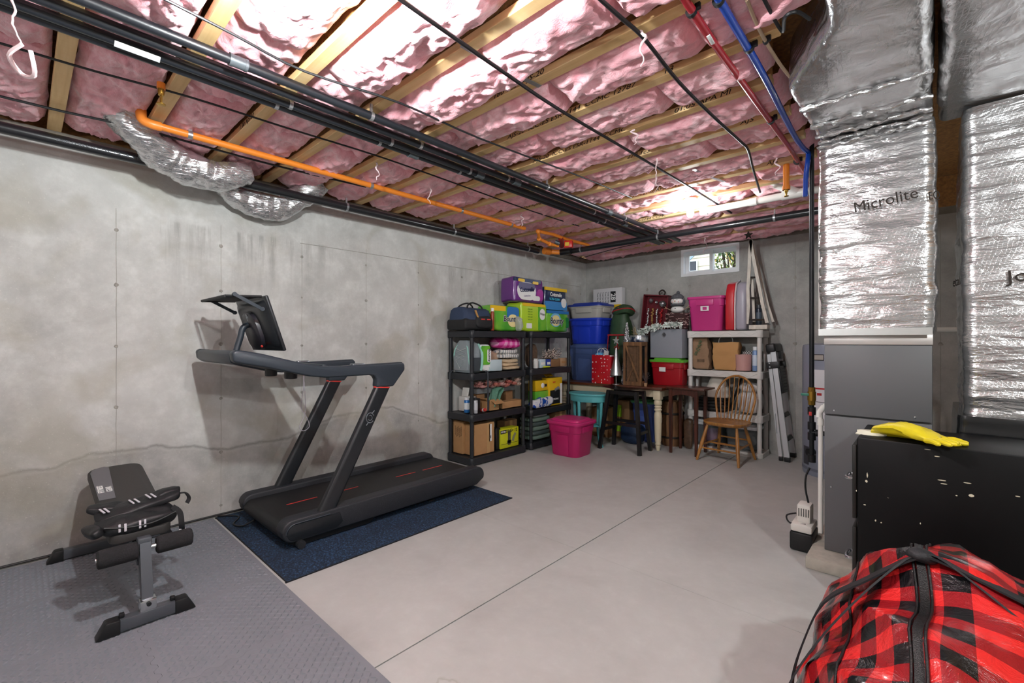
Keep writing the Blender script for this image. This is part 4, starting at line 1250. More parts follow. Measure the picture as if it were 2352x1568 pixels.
M_YEL = mat('yellow_rubber', '#e3cf1e', .42, var=(12, .1), bump=(25, .35))
def glove(name, ox_, oy_, rz, seed, zoff):
    M = Matrix.Translation((ox_, oy_, zoff)) @ rotm((0, 0, rz))
    b = B()
    # cuff and palm as a squashed loft
    rings = []
    for u, w, h in ((0, .052, .022), (.05, .05, .030), (.10, .042, .042), (.15, .044, .040), (.20, .048, .034), (.24, .046, .024), (.265, .036, .014)):
        ring = []
        for k in range(20):
            a = 2 * PI * k / 20
            y, z = w * math.cos(a), h * .85 * (1 + math.sin(a))
            n_ = noise.noise(Vector((u * 16, a * 1.3, seed)))
            ring.append(M @ Vector((u, y + .008 * n_, max(.0005, z + .014 * n_ * (1 if z > .004 else 0)))))
        rings.append(ring)
    b.loft(rings)
    for k, (yy, L, sp_) in enumerate(((-.034, .075, -.25), (-.012, .09, -.05), (.010, .085, .1), (.032, .065, .3))):
        p0 = Vector((.25, yy, .012))
        d = Vector((math.cos(sp_), math.sin(sp_), 0))
        b.tube([M @ p0, M @ (p0 + d * L * .45 + Vector((0, 0, .004))), M @ (p0 + d * L * .85), M @ (p0 + d * L)], [.012, .0115, .010, .005], 9, smooth=3)
    b.tube([M @ Vector((.14, .035, .014)), M @ Vector((.19, .07, .014)), M @ Vector((.235, .078, .012)), M @ Vector((.25, .078, .011))], [.014, .012, .010, .005], 9, smooth=3)
    return b.o(name, M_YEL, Gl)
glove('glove', -.01, .02, R(-12), 3, .0)
glove('glove', .02, -.01, R(-42), 9, .018)
B().tube([(-.075, .05, .006), (-.03, .03, .012), (.01, .0, .02), (.03, -.02, .012), (-.03, -.03, .006), (-.075, .0, .004)], .008, 8, smooth=5, flat=(.03, .006, (0, 0, 1))).o('cuff_lining', mat('glove_lining', '#e9e4cf', .7), Gl)

# plaid bag
def _plaid(t):
    uv = t.n('ShaderNodeUVMap').outputs[0]
    x, y, z = t.sep(uv)
    def band(c):
        f = t.math('FRACT', t.math('DIVIDE', c, .106))
        return t.math('GREATER_THAN', f, .5)
    a, b_ = band(x), band(y)
    both = t.math('MULTIPLY', a, b_)
    one = t.math('SUBTRACT', t.math('MAXIMUM', a, b_), both)
    wv = t.n('ShaderNodeTexWave', wave_type='BANDS', bands_direction='DIAGONAL')
    t.t.links.new(uv, wv.inputs[0]); wv.inputs['Scale'].default_value = 190
    c = t.mix(one, lin('#dd2a2a'), t.mix(wv.outputs['Fac'], lin('#5d1016'), lin('#b81f26')))
    c = t.mix(both, c, lin('#121114'))
    t.base(c)
    t.b.inputs['Roughness'].default_value = .28
    t.b.inputs['Coat Weight'].default_value = .6
    t.b.inputs['Coat Roughness'].default_value = .14
    w = t.coord()
    nb = t.bump(t.noise(w, 9, 5, .62, 1.6), .55, .02)
    t.normal(nb)
Pb = thing('plaid_bag', 'large red and black buffalo plaid storage bag with black handles', 'bag', (.13, 1.66, 0))
BW, BL, BH = .47, .60, .66
bag_bm = B()
uvl = bag_bm.bm.loops.layers.uv.new('UVMap')
NU, NV = 100, 90
def bag_pt(u, v):
    """u: over the section left floor -> top -> right floor, v: front -> back"""
    a = PI * (1 - u)
    e = .74
    cx = math.copysign(abs(math.cos(a)) ** e, math.cos(a))
    sz = abs(math.sin(a)) ** .80
    t_ = 2 * v - 1
    k = (1 - abs(t_) ** 3.2) ** .42 if abs(t_) < 1 else 0
    # hump towards the back where the handles are tied
    vv = min(1, v / .80); hump = .66 + .36 * vv * vv * (3 - 2 * vv) - .10 * max(0, t_ - .7)
    y = t_ * BL
    ridge = math.exp(-((cx + .3) * 2.6) ** 2) * .07 - .05 * max(0, cx)
    z = BH * (sz * hump) * (k ** .8) + ridge * k
    x = cx * BW * (.80 + .20 * k)
    p = Vector((x * 3.2, y * 3.2, z * 3.2))
    f = abs(noise.noise(p * 1.1 + Vector((4, 8, 1)))) * .065 + noise.noise(p * 2.4 + Vector((1, 2, 3))) * .022 + abs(noise.noise(Vector((p.x * 3.3, p.y * 1.2, p.z * 2)))) * .022
    n = Vector((cx, t_ * .6, sz + .2)).normalized()
    q = Vector((x, y, z)) - n * f
    q.z = max(0, q.z)
    return q
vs = [[bag_bm.bm.verts.new(bag_pt(i / NU, j / NV)) for i in range(NU + 1)] for j in range(NV + 1)]
for j in range(NV):
    for i in range(NU):
        f = bag_bm.bm.faces.new((vs[j][i], vs[j][i + 1], vs[j + 1][i + 1], vs[j + 1][i]))
        for lp, (ii, jj) in zip(f.loops, ((i, j), (i + 1, j), (i + 1, j + 1), (i, j + 1))):
            lp[uvl].uv = (ii / NU * 1.75, jj / NV * 1.45)
bag_bm.o('bag_body', fmat('buffalo_plaid', _plaid), Pb, ang=180)
M_WEB = mat('black_webbing', '#17181c', .6, bump=(250, .3))
def on_bag(u, v, lift=.006):
    q = bag_pt(u, v)
    return q + Vector((math.cos(PI * (1 - u)), 0, math.sin(PI * (1 - u)))) * lift
B().tube([on_bag(.43, .06 + .80 * k / 30, .004) for k in range(31)], .01, flat=(.020, .006, (0, 0, 1))).o('zipper', mat('zipper_black', '#111214', .35, bump=(300, .5)), Pb)
B().tube([on_bag(.42, .06 + .80 * k / 30, .007) for k in range(31)], .0035, 6).tube([on_bag(.44, .06 + .80 * k / 30, .007) for k in range(31)], .0035, 6).o('zipper_piping', mat('zipper_black', '#111214', .35), Pb)
kn = on_bag(.435, .60, .022)
for s_ in (-1, 1):
    for v0 in (.30, .56):
        us = [.435 + s_ * k for k in ((.43, .36, .28, .19, .10, .03) if s_ < 0 else (.56, .46, .34, .22, .12, .03))]
        pts = [on_bag(u, v0 + (.60 - v0) * (k / 5) ** 1.6, .010 + .015 * math.sin(PI * k / 5)) for k, u in enumerate(us)] + [kn]
        B().tube(pts, .01, smooth=5, flat=(.046, .005, (s_, 0, .4))).o('handle_strap', M_WEB, Pb)
B().ball(kn, .026, (1.5, .9, .7), 14, 10).disp(.008, 30).o('handle_knot', M_WEB, Pb)
for s_ in (.30, .68):
    B().tube([on_bag(s_, .10 + .74 * k / 24, .003) for k in range(25)], .0035, 6).o('seam_piping', mat('zipper_black', '#111214', .35), Pb)
# ================================================================ storage builders
def carton(name, label, loc, d, m, rz=0, tape=True, cat='box', group=None, open_=False):
    """cardboard box with flap seam and tape, loc = base centre"""
    t = thing(name, label, cat, loc, rz, group)
    w, l, h = d
    B().box((0, 0, h / 2), (w, l, h), .003, 1).o('body', m, t)
    for s_ in (-1, 1):
        B().box((0, s_ * l / 4, h + .0015), (w - .004, l / 2 - .003, .003)).o('flap', m, t, ang=0)
    if tape:
        B().box((0, 0, h + .0035), (w * .98, .05, .0012)).o('tape', M_TAPE, t, ang=0)
        for s_ in (-1, 1):
            B().box((s_ * (w / 2 + .0008), 0, h - .05), (.0012, .05, .10)).o('tape', M_TAPE, t, ang=0)
    return t
M_CARD = mat('cardboard', '#b48a5c', .8, var=(7, .08), bump=(60, .08))
M_CARD2 = mat('cardboard_dark', '#8e6b48', .85, var=(7, .1))
M_TAPE = mat('parcel_tape', '#c09a68', .35)
def tote(name, label, loc, w, d, h, col, lid, rz=0, tap=.84, handle=True, group=None, clear=False, ribs=True, lidh=.035, cat='storage bin'):
    """tapered plastic tote (w along x, d along y) with rim, lid and handles"""
    t = thing(name, label, cat, loc, rz, group)
    m = mat('tote_' + col, col, .38) if not clear else mat('clear_plastic', '#dfe6ea', .12, trans=.85, ior=1.1)
    hb = h - (lidh if lid else 0)
    r = .05 * min(w, d) / .3
    def ring(k, z, off=0): return [(x, y, z) for x, y in rrect(w * k + off, d * k + off, r, 5)]
    b = B()
    k1, kt = tap, .93
    bev = [ring(k1 * .97, 0), ring(k1, .012)]
    mid = [ring(k1 + (kt - k1) * .72, hb * .70), ring(k1 + (kt - k1) * .74 , hb * .72, .012), ring(kt, hb - .03, .008), ring(kt, hb - .03, .03), ring(kt, hb - .004, .034), ring(kt, hb, .03)]
    inn = [ring(kt, hb, .0), ring(kt, hb - .02, -.004), ring(k1, .02, -.012)]
    b.loft(bev + mid + inn)
    b.o('body', m, t)
    if handle:
        for s_ in (-1, 1):
            b = B()
            wx = w * .46
            kx = kt
            yy = s_ * (d * (kt - .02) / 2 + .004)
            b.box((0, yy, hb - .075), (wx, .02, .075), .012)
            b.o('grip', m, t)
        for s_ in (-1, 1):
            B().box((s_ * (w * (kt - .02) / 2 + .004), 0, hb - .075), (.02, d * .46, .075), .012).o('grip', m, t)
    if ribs:
        for s_ in (-1, 1):
            kx = (k1 + (kt - k1) * .35)
            B().box((0, s_ * (d * kx / 2 + .002), hb * .34), (w * .34, .012, hb * .60), .005, rot=(-s_ * math.atan2(d * (kt - k1) / 2, hb), 0, 0)).o('rib', m, t)
    if lid:
        ml = mat('tote_' + lid, lid, .36)
        b = B()
        b.loft([ring(kt, hb - .018, .046), ring(kt, hb + .004, .050), ring(kt, hb + .012, .038), ring(kt * .93, hb + .012), ring(kt * .90, hb + .010), ring(kt * .86, hb + lidh - .006), ring(kt * .83, hb + lidh), ring(kt * .5, hb + lidh)])
        b.o('lid', ml, t)
    return t
def soft(name, m, parent, c, d, seed=0, amp=.01, pw=.6, rot=(0, 0, 0), n=28, fr=12, flatb=True, **kw):
    """pillowy lump; c = centre of the underside, d = sizes"""
    b = B().ball((0, 0, 0), .5, (1, 1, 1), n, max(10, n // 2), pw=pw)
    M = Matrix.Translation((c[0], c[1], c[2] + d[2] / 2)) @ rotm(rot)
    for v in b.bm.verts:
        p = Vector((v.co.x * d[0], v.co.y * d[1], v.co.z * d[2]))
        q = p * fr + Vector((seed * 1.7, seed, seed * .6))
        k = min(1.0, max(.15, (p.z + d[2] / 2) / (d[2] * .35)))
        p += Vector((noise.noise(q), noise.noise(q + Vector((9, 9, 9))), noise.noise(q + Vector((3, 5, 7))))) * amp * k
        p.z = max(p.z, -d[2] / 2)
        v.co = M @ p
    return b.o(name, m, parent, **kw)
def can(name, label, loc, r, h, col, cap=None, band=None, group=None, rot=None, cat='can'):
    t = thing(name, label, cat, loc, 0, group, rot)
    B().lathe([(r * .92, 0), (r, .006), (r, h * .80), (r * .9, h * .83), (r * .62, h * .86)], n=20).o('body', mat('can_' + col, col, .3, .1), t)
    if band:
        B().lathe([(r * 1.012, h * .22), (r * 1.012, h * .66)], n=20).o('label', mat('can_' + band, band, .4), t)
    cc = cap or '#e8e8e8'
    B().lathe([(r * .8, h * .85), (r * .82, h * .985), (r * .74, h), (0, h)], n=20).o('cap', mat('cap_' + cc, cc, .4), t)
    return t

M_SH = mat('black_resin', '#22252a', .45, bump=(120, .12))
def rack(name, label, cx, cy, w, l, tiers, m, rp, lip=.07, group=None, front='x', rib=False):
    """plastic shelving: w along x, l along y; tiers = top heights"""
    t = thing(name, label, 'shelf unit', (cx, cy, 0), 0, group)
    for i, z in enumerate(tiers):
        b = B()
        b.box((0, 0, z - .012), (w - .02, l - .02, .02))
        th = lip
        for s_ in (-1, 1):
            b.box((s_ * (w / 2 - .011), 0, z - th / 2), (.022, l - .04, th), .004, 1)
            b.box((0, s_ * (l / 2 - .011), z - th / 2), (w - .04, .022, th), .004, 1)
        sh = b.o('shelf', m, t, ang=30)
        for sx in (-1, 1):
            for sy in (-1, 1):
                B().lathe([(rp * 1.35, -lip - .006), (rp * 1.55, -lip), (rp * 1.6, .0), (rp * 1.3, .006)], c=(sx * (w / 2 - rp * 1.45), sy * (l / 2 - rp * 1.45), z), n=12).o('corner_socket', m, sh, ang=50)
        if rib:                                     # pressed zigzag on the front lip
            n = 9
            pts = [(-w / 2 + .05 + (w - .1) * k / n, -l / 2 - .001, z - lip * (.2 if k % 2 else .8)) for k in range(n + 1)]
            B().tube(pts, .003, 5).o('zigzag', m, sh)
    for sx in (-1, 1):
        for sy in (-1, 1):
            for z0, z1 in zip(tiers, tiers[1:]):
                B().cyl((sx * (w / 2 - rp * 1.45), sy * (l / 2 - rp * 1.45), z0), (sx * (w / 2 - rp * 1.45), sy * (l / 2 - rp * 1.45), z1 - lip), rp, n=14).o('post', m, t)
    return t
TA = [.085, .545, .982, 1.44]
XA, XB = -3.742, -3.752
rack('black_shelf_unit', 'black plastic shelf unit nearest the treadmill', XA, 3.648, .41, .885, TA, M_SH, .021, group='two black plastic shelf units')
TB = [.085, .485, .985, 1.445]
rack('black_shelf_unit', 'black plastic shelf unit nearest the corner table', XB, 4.608, .41, .845, TB, M_SH, .021, group='two black plastic shelf units')
EPS = .0015
def span(x0, x1, X):
    a, b = pix(x0, 800, X=X).y, pix(x1, 800, X=X).y
    return (a + b) / 2, b - a
def hgt(x, ytop, X, zb): return pix(x, ytop, X=X).z - zb

# ---------------------------------------------------------------- top of the near unit
zt = TA[3] + .008
tb = thing('tool_bag', 'navy and black canvas tool bag on the near black shelf unit', 'bag', (-3.715, 3.345, zt))
M_NAVY = mat('navy_canvas', '#2d3d57', .8, bump=(200, .3))
M_BCAN = mat('black_canvas', '#191a1c', .7, bump=(160, .3))
B().box((0, 0, .06), (.32, .42, .12), .03, 3).disp(.006, 16, 1).o('base', M_BCAN, tb)
B().loft([[(x * k, y * k2, z) for x, y in rrect(.30, .40, .06, 5)] for z, k, k2 in ((.11, 1, 1), (.17, .98, .98), (.215, .85, .97), (.24, .5, .94))]).disp(.008, 14, 3).o('upper', M_NAVY, tb)
B().tube([(0, -.17, .237), (0, 0, .247), (0, .17, .237)], .006, flat=(.03, .006, (0, 0, 1))).o('zip', M_BCAN, tb)
for s_ in (-1, 1):
    B().tube([(s_ * .09, -.12, .19), (s_ * .07, -.10, .26), (s_ * .045, -.03, .295), (s_ * .045, .03, .295), (s_ * .07, .10, .26), (s_ * .09, .12, .19)], .009, 8, smooth=5).o('handle', M_BCAN, tb)
soft('pocket', M_BCAN, tb, (.155, .06, .02), (.06, .25, .13), 4, .01)
for yy in (.02, .105):
    B().box((.188, yy, .115), (.006, .055, .014), .002).o('red_trim', M_RED, tb)
B().tube([(.165, -.02, .11), (.16, -.07, .21)], .011, 8).o('hammer_handle', mat('hammer_wood', '#b98a4d', .5), tb)
can('squeeze_bottle', 'small brown bottle with white tip beside the tool bag', (-3.575, pix(1131, 800, X=-3.575).y, zt), .021, hgt(1127, 708, -3.585, zt), '#8e3d1f', '#ece9e2', cat='bottle')

M_BG = fmat('pack_green', lambda t: (t.base(t.ramp(t.noise(t.coord(scale=(1, 1, 1)), 5, 1, .4, .3), [(.3, lin('#45a22f')), (.5, lin('#62b735')), (.7, lin('#86c63c'))])), t.set(t.b.inputs['Roughness'], .25), t.set(t.b.inputs['Coat Weight'], .5), t.normal(t.bump(t.noise(t.coord(), 26, 4, .6, 1.2), .4, .006))))
M_BY = mat('pack_yellow', '#f0c51f', .3, coat=.4)
M_BB = mat('pack_blue', '#2a78bd', .3, coat=.4)
M_BN = mat('pack_navy', '#12264f', .3, coat=.4, bump=(22, .4))
M_BLIME = mat('pack_lime', '#b5d930', .28, coat=.5, bump=(24, .4))
M_PUR = mat('pack_purple', '#6b2f83', .3, coat=.5, bump=(20, .5))
M_MAG = mat('pack_magenta', '#a52a95', .3, coat=.5)
M_WH = mat('print_white', '#f2f2f0', .5)
def pack(name, label, loc, d, m, parts, rz=0):
    """plastic wrapped paper pack: puffy box + printed panels on the +x face (y, z, w, h, mat) in fractions"""
    t = thing(name, label, 'paper pack', loc, rz)
    w, l, h = d
    b = B().box((0, 0, h / 2), (w, l, h), .035, 3).sub(2).disp(.014, 13, l * 10)
    b.map(lambda x, y, z: (x, y, max(0, z)))
    b.o('wrap', m, t, ang=60)
    for i_, (y, z, pw, ph, pm, k) in enumerate(parts):
        r = min(pw * l, ph * h) * k * .97
        B().prism([(y * l + px, z * h + pz) for px, pz in rrect(pw * l, ph * h, max(.002, r), 4)], w / 2 - .012, w / 2 + .0065 + .0008 * i_, 'x').o('printed_panel', pm, t)
    return t
def bounty_text(t, w, y, z, size):
    text('Bounty', size, M_WH, t, (w / 2 + .0125, y, z), (R(90), 0, R(90)), bold=.0055, sx=.86, shear=.12)
    text('Bounty', size, mat('print_black', '#1b1d22', .5), t, (w / 2 + .0137, y, z), (R(90), 0, R(90)), bold=.0015, sx=.86, shear=.12)
# bounty packs
yc, l = span(1124, 1196, -3.64); h = hgt(1150, 702, -3.64, zt)
b1 = pack('paper_towel_pack', 'green paper towel pack with yellow top beside the tool bag', (-3.755, yc - .005, zt), (.23, l - .05, h), M_BG, [(-.25, .88, .5, .2, M_BY, .1), (.27, .74, .42, .45, M_BB, .3), (.26, .42, .36, .5, mat('pack_cream', '#f4e3a0', .4), .5)])
bounty_text(b1, .23, .075, h * .48, .095)
yc, l = span(1197, 1254, -3.62); h2 = hgt(1225, 697, -3.62, zt)
b2 = pack('paper_towel_pack', 'lime green paper towel pack under the purple pack', (-3.75, yc, zt), (.26, l, h2), M_BLIME, [(.33, .5, .32, .9, M_BG, .1), (.33, .62, .22, .4, M_WH, .5), (-.2, .2, .2, .18, M_WH, .1), (.0, .93, .9, .1, M_BY, .1)])
text('BOUNTY', .035, mat('print_black', '#1b1d22', .5), b2, (.13 + .0135, l * .33, h2 * .62), (R(90), R(10), R(90)), sx=.7)
for k in range(5):
    text('select a size', .018, mat('print_green', '#4c8a24', .5), b2, (.1435, -l * .18, h2 * (.78 - k * .09)), (R(90), 0, R(90)))
ztB = TB[3] + .008
yc, l = span(1256, 1306, -3.62); h3 = hgt(1280, 714, -3.62, ztB)
b3 = pack('paper_towel_pack', 'green paper towel pack under the blue toilet paper pack', (-3.76, yc, ztB), (.28, l, h3), M_BG, [(.0, .92, .98, .14, M_BB, .1), (-.12, .55, .46, .62, mat('pack_skyblue', '#7fc0e6', .4), .5), (-.12, .52, .36, .5, mat('pack_cream', '#f4e3a0', .4), .5), (.42, .45, .12, .5, mat('pack_darkgreen', '#1f7a3c', .4), .4)])
bounty_text(b3, .28, -l * .09, h3 * .50, .115)
# toilet paper
zz = zt + max(h, h2) + .004
yc, l = span(1182, 1249, -3.64); hp = hgt(1215, 640, -3.64, zz)
c1 = pack('toilet_paper_pack', 'purple toilet paper pack on top of the lime pack', (-3.765, yc, zz), (.24, l, hp), M_PUR, [(-.06, .90, .9, .14, M_BN, .2), (-.28, .88, .22, .12, M_BY, .4), (.2, .84, .2, .12, M_BY, .4), (-.1, .46, .62, .72, M_WH, .5), (-.1, .65, .56, .3, mat('pack_slate', '#6f6e8c', .4), .5), (.36, .35, .22, .5, M_MAG, .4), (.22, .2, .26, .2, M_WH, .5)])
text('Cottonelle', .075, mat('print_navy', '#1d2250', .5), c1, (.12 + .0137, -l * .10, hp * .52), (R(90), R(-6), R(90)), bold=.002, sx=.80)
text('ComfortCare', .028, mat('print_mauve', '#8a7fa5', .5), c1, (.12 + .0137, -l * .10, hp * .27), (R(90), R(-6), R(90)), sx=.8)
zz = ztB + h3 + .004
yc, l = span(1253, 1303, -3.64); hq = hgt(1280, 662, -3.64, zz)
c2 = pack('toilet_paper_pack', 'navy blue toilet paper pack with yellow top band', (-3.77, yc, zz), (.24, l, hq), M_BN, [(0, .92, .99, .14, M_BY, .1), (0, .2, .98, .36, mat('pack_aqua', '#3f8fd2', .35, coat=.4), .1), (.34, .35, .24, .42, M_WH, .5)])
text('Cottonelle', .070, M_WH, c2, (.12 + .0137, -l * .04, hq * .68), (R(90), 0, R(90)), bold=.0018, sx=.82)
text('ULTRA CLEAN', .040, mat('print_cyan', '#4fd0ee', .5), c2, (.12 + .0137, -l * .10, hq * .48), (R(90), 0, R(90)), bold=.001, sx=.85)
soft('plastic_bag', mat('cloudy_film', '#dfe3e2', .2, trans=.5, alpha=.7, bump=(30, .8)), None, (0, 0, 0), (.10, .07, .17), 8, .03, fr=18, loc=(-3.60, pix(1193, 800, X=-3.6).y - .01, zt), label='crumpled clear plastic bag between the paper towel packs', cat='plastic bag')

# ---------------------------------------------------------------- third tier of the near unit
z3 = TA[2] + .008
bp = thing('backpack', 'grey backpack with mint trim at the end of the near shelf unit', 'backpack', (-3.745, 3.34, z3))
M_BPG = mat('backpack_grey', '#8d979b', .8, bump=(250, .3))
M_MINT = mat('mint_trim', '#9fd6c9', .7)
# front of the pack faces the end of the unit (-y)
b = B().loft([[(x * kx, y * ky - (1 - ky) * .05, z) for x, y in rrect(.30, .20, .06, 6)] for z, kx, ky in ((0, .9, .85), (.02, 1.0, 1.0), (.15, 1.0, 1.0), (.25, .92, .9), (.31, .78, .7), (.345, .5, .45))]).disp(.008, 12, 5)
b.o('pack_body', M_BPG, bp)
B().box((0, -.095, .10), (.24, .03, .17), .02, 3).disp(.005, 20, 2).o('front_pocket', M_BPG, bp)
B().tube([(-.12, -.085, .06), (-.115, -.10, .20), (-.08, -.085, .285), (0, -.075, .31), (.08, -.085, .285), (.115, -.10, .20), (.12, -.085, .06)], .007, 8, smooth=5).o('trim', M_MINT, bp)
zz_ = [(-.08, .25), (.08, .21), (-.08, .17), (.08, .13), (-.08, .17), (.08, .21), (-.08, .25)]
B().tube([(-.08, -.105, .26), (.07, -.113, .215), (-.07, -.116, .175), (.07, -.116, .135), (0, -.116, .04), (-.07, -.116, .135), (.07, -.116, .175), (-.07, -.113, .215), (.08, -.105, .26)], .003, 6).o('bungee_cord', mat('pale_bungee', '#d7dcda', .6), bp)
B().tube([(.10, .06, .31), (.16, .06, .22), (.17, .05, .08), (.165, .04, .02)], .01, flat=(.03, .006, (1, 0, 0)), smooth=5).o('shoulder_strap', M_MINT, bp)
B().box((.155, .0, .085), (.02, .14, .15), .012).o('side_pocket', mat('mesh_black', '#3b4247', .8), bp)
for k, (x, y) in enumerate(((-.12, -.113), (.185, .10))):
    B().tube([(x, y, .02), (x, y - (.03 if k == 0 else 0), .0), (x + (0 if k == 0 else .028), y - (.045 if k == 0 else 0), -.03), (x + (0 if k == 0 else .03), y - (.05 if k == 0 else 0), -.16 if k == 0 else -.42)], .006, flat=(.022, .004, (0, 1, 0)) if k == 0 else (.02, .004, (1, 0, 0)), smooth=4).o('hanging_strap', mat('strap_grey', '#3d4248', .6), bp)
yc, l = span(1100, 1127, -3.60)
kh = hgt(1112, 793, -3.6, z3)
k1 = pack('napkin_pack', 'green and white napkin pack standing beside the backpack', (-3.66, yc + .02, z3), (.14, l - .03, kh), M_WH, [(-.1, .62, .8, .7, M_BG, .15), (.2, .6, .4, .5, M_WH, .4)])
text('Bounty', .05, mat('print_black', '#1b1d22', .5), k1, (.0835, .03, kh * .62), (R(90), R(90), R(90)))
def blanket(name, label, loc, d, m, seed, layers=3, rz=0, cat='blanket'):
    t = thing(name, label, cat, loc, rz)
    h = d[2] / layers
    for k in range(layers):
        soft('fold', m, t, (.01 * math.sin(seed + k * 2), .012 * math.cos(seed * 2 + k), k * h), (d[0] * (1 - .04 * k), d[1] * (1 - .05 * k), h * 1.05), seed + k * 3, .02, .55)
    return t
M_BEIGE = mat('beige_towel', '#cdb594', .95, var=(14, .15), bump=(120, .5))
M_STRIPE = fmat('striped_blanket', lambda t: (t.base(t.ramp(t.math('FRACT', t.math('MULTIPLY', t.sep(t.coord(rot=(0, 0, .4)))[1], 34.0)), [(.0, lin('#e4e1da')), (.62, lin('#e4e1da')), (.66, lin('#8f949a')), (.95, lin('#9aa0a5'))], 'CONSTANT')), t.set(t.b.inputs['Roughness'], .95)))
M_PPLAID = fmat('pink_plaid', lambda t: (lambda v: (t.base(t.mix(t.math('GREATER_THAN', t.math('FRACT', t.math('MULTIPLY', v[1], 11.0)), .5), t.mix(t.math('GREATER_THAN', t.math('FRACT', t.math('MULTIPLY', v[2], 13.0)), .5), lin('#d21f86'), lin('#e85fae')), t.mix(t.math('GREATER_THAN', t.math('FRACT', t.math('MULTIPLY', v[2], 13.0)), .5), lin('#e85fae'), lin('#f5a8d0')))), t.set(t.b.inputs['Roughness'], .95)))(t.sep(t.coord())))
yc, l = span(1158, 1197, -3.62)
hb_ = hgt(1178, 826, -3.62, z3)
blanket('folded_towels', 'stack of folded beige towels on the near shelf unit', (-3.735, yc, z3), (.24, l + .01, hb_), M_BEIGE, 2, 3, cat='towels')
hs = hgt(1178, 803, -3.62, z3 + hb_ + .003)
blanket('striped_blanket', 'grey striped white blanket on top of the beige towels', (-3.735, yc, z3 + hb_ + .012), (.24, l + .01, hs - .012), M_STRIPE, 7, 2)
yp, lp = span(1140, 1197, -3.64)
hpk = hgt(1170, 776, -3.64, z3 + hb_ + hs + .006)
pkb = thing('pink_blanket', 'pink plaid fleece blanket stuffed under the top shelf', 'blanket', (-3.735, yp + .03, z3 + hb_ + hs + .012))
soft('fold', M_PPLAID, pkb, (0, 0.0, 0), (.25, lp - .04, min(hpk, .15)), 3, .03, .6)
yc, l = span(1121, 1152, -3.60)
sl = thing('film_wrapped_pack', 'clear plastic wrapped pale blue tissue pack', 'tissue pack', (-3.645, yc, z3))
B().box((0, 0, .065), (.12, l, .13), .01, 2).sub(1).disp(.008, 26, 2).map(lambda x, y, z: (x, y, max(0, z))).o('wrap', mat('pale_blue_film', '#c3d6dc', .2, coat=.5, bump=(30, .6)), sl)
yc, l = span(1128, 1163, -3.68)
soft('bread_bag', mat('tan_film', '#b5977f', .25, coat=.4, bump=(22, .6)), None, (0, 0, 0), (.16, l * .8, hgt(1145, 806, -3.68, z3)), 5, .018, .6, fr=10, loc=(-3.80, yc - .03, z3), label='brown goods in a clear plastic bag behind the pale blue pack', cat='bag')
soft('grey_scarf', mat('grey_knit', '#77786f', .95, var=(40, .3, (1, 1, 8))), None, (0, 0, 0), (.12, .13, .30), 6, .018, .6, loc=(-3.86, 3.66, z3), label='grey knitted scarf stuffed at the back behind the napkin pack', cat='scarf')

# ---------------------------------------------------------------- second tier of the near unit
z2 = TA[1] + .008
def fan(parent, c, n, r, m, seed, name='blossom', tilt=.6):
    """one silk flower: layered petals"""
    rr = random.Random(seed)
    b = B()
    for ring, (k, up) in enumerate(((n, .35), (n - 2, .8), (4, 1.25))):
        for q_ in range(k):
            a = 2 * PI * (q_ + .5 * ring) / k + rr.uniform(-.15, .15)
            e = up + rr.uniform(-.15, .15)
            L = r * (1 - .2 * ring)
            d = Vector((math.cos(a) * math.cos(e), math.sin(a) * math.cos(e), math.sin(e)))
            sd = Vector((-math.sin(a), math.cos(a), 0)) * L * .36
            p0 = Vector(c)
            mid = p0 + d * L * .6
            tip = p0 + d * L + Vector((0, 0, L * .15))
            b._add([p0, mid - sd, tip - sd * .5, tip + sd * .5, mid + sd], [(0, 1, 4), (1, 2, 3, 4)])
    return b.o(name, m, parent, recalc=False)
M_FL1 = mat('silk_pink', '#f0b9b4', .8); M_FL2 = mat('silk_blush', '#f8e0d4', .8); M_FL3 = mat('silk_coral', '#e08d80', .8)
fg = thing('flower_garland', 'tray of pink silk flowers across the near black shelf unit', 'flowers', (-3.70, 3.70, z2))
ftop = .33
M_TRAY = mat('smoky_tray', '#7e8285', .3, alpha=.85)
B().box((-.06, .04, .215), (.14, .62, .06), .008).o('tray', M_TRAY, fg)
for yy in (-.20, .27):
    B().box((-.06, yy, .09), (.10, .12, .18)).o('tray_stand', M_CARD2, fg, ang=0)
rs = random.Random(5)
for k in range(34):
    fan(fg, (rs.uniform(-.02, .10), -.29 + .66 * k / 33 + rs.uniform(-.02, .02), .262 + rs.uniform(-.02, .04)), 8, rs.uniform(.045, .06), rs.choice((M_FL1, M_FL1, M_FL2, M_FL3)), k)
# cans, boxes and towel in front
sc1 = can('spray_can', 'short white and blue can at the end of the near shelf', (-3.70, 3.285, z2), .032, hgt(1038, 918, -3.70, z2), '#2d6fb0', '#e8ecef', '#dfe7ea', 'cans on the near shelf')
can('spray_can', 'tall silver spray can at the front corner of the near shelf', (-3.60, pix(1091, 800, X=-3.60).y, z2), .030, hgt(1091, 914, -3.6, z2), '#b9bcc2', '#2a2c2e', '#cfd1d6', 'cans on the near shelf')
bxk = thing('black_box', 'small black printed box between the cans', 'box', (-3.67, 3.365, z2))
B().box((0, 0, .075), (.10, .09, .15), .004).o('body', mat('box_black', '#1a1a1b', .4), bxk)
text('PRO', .03, M_WH, bxk, (0, -.0455, .085), (R(90), 0, 0)); text('TECH', .02, M_WH, bxk, (0, -.0455, .045), (R(90), 0, 0))
wb_ = thing('white_carton', 'torn white carton leaning behind the cans', 'box', (-3.80, 3.38, z2))
B().box((0, 0, .08), (.16, .11, .16), .003).o('body', mat('white_card', '#d9d9d4', .7), wb_); B().box((-.03, 0, .20), (.09, .004, .11), rot=(R(-14), 0, R(10))).o('flap', mat('white_card', '#d9d9d4', .7), wb_, ang=0)
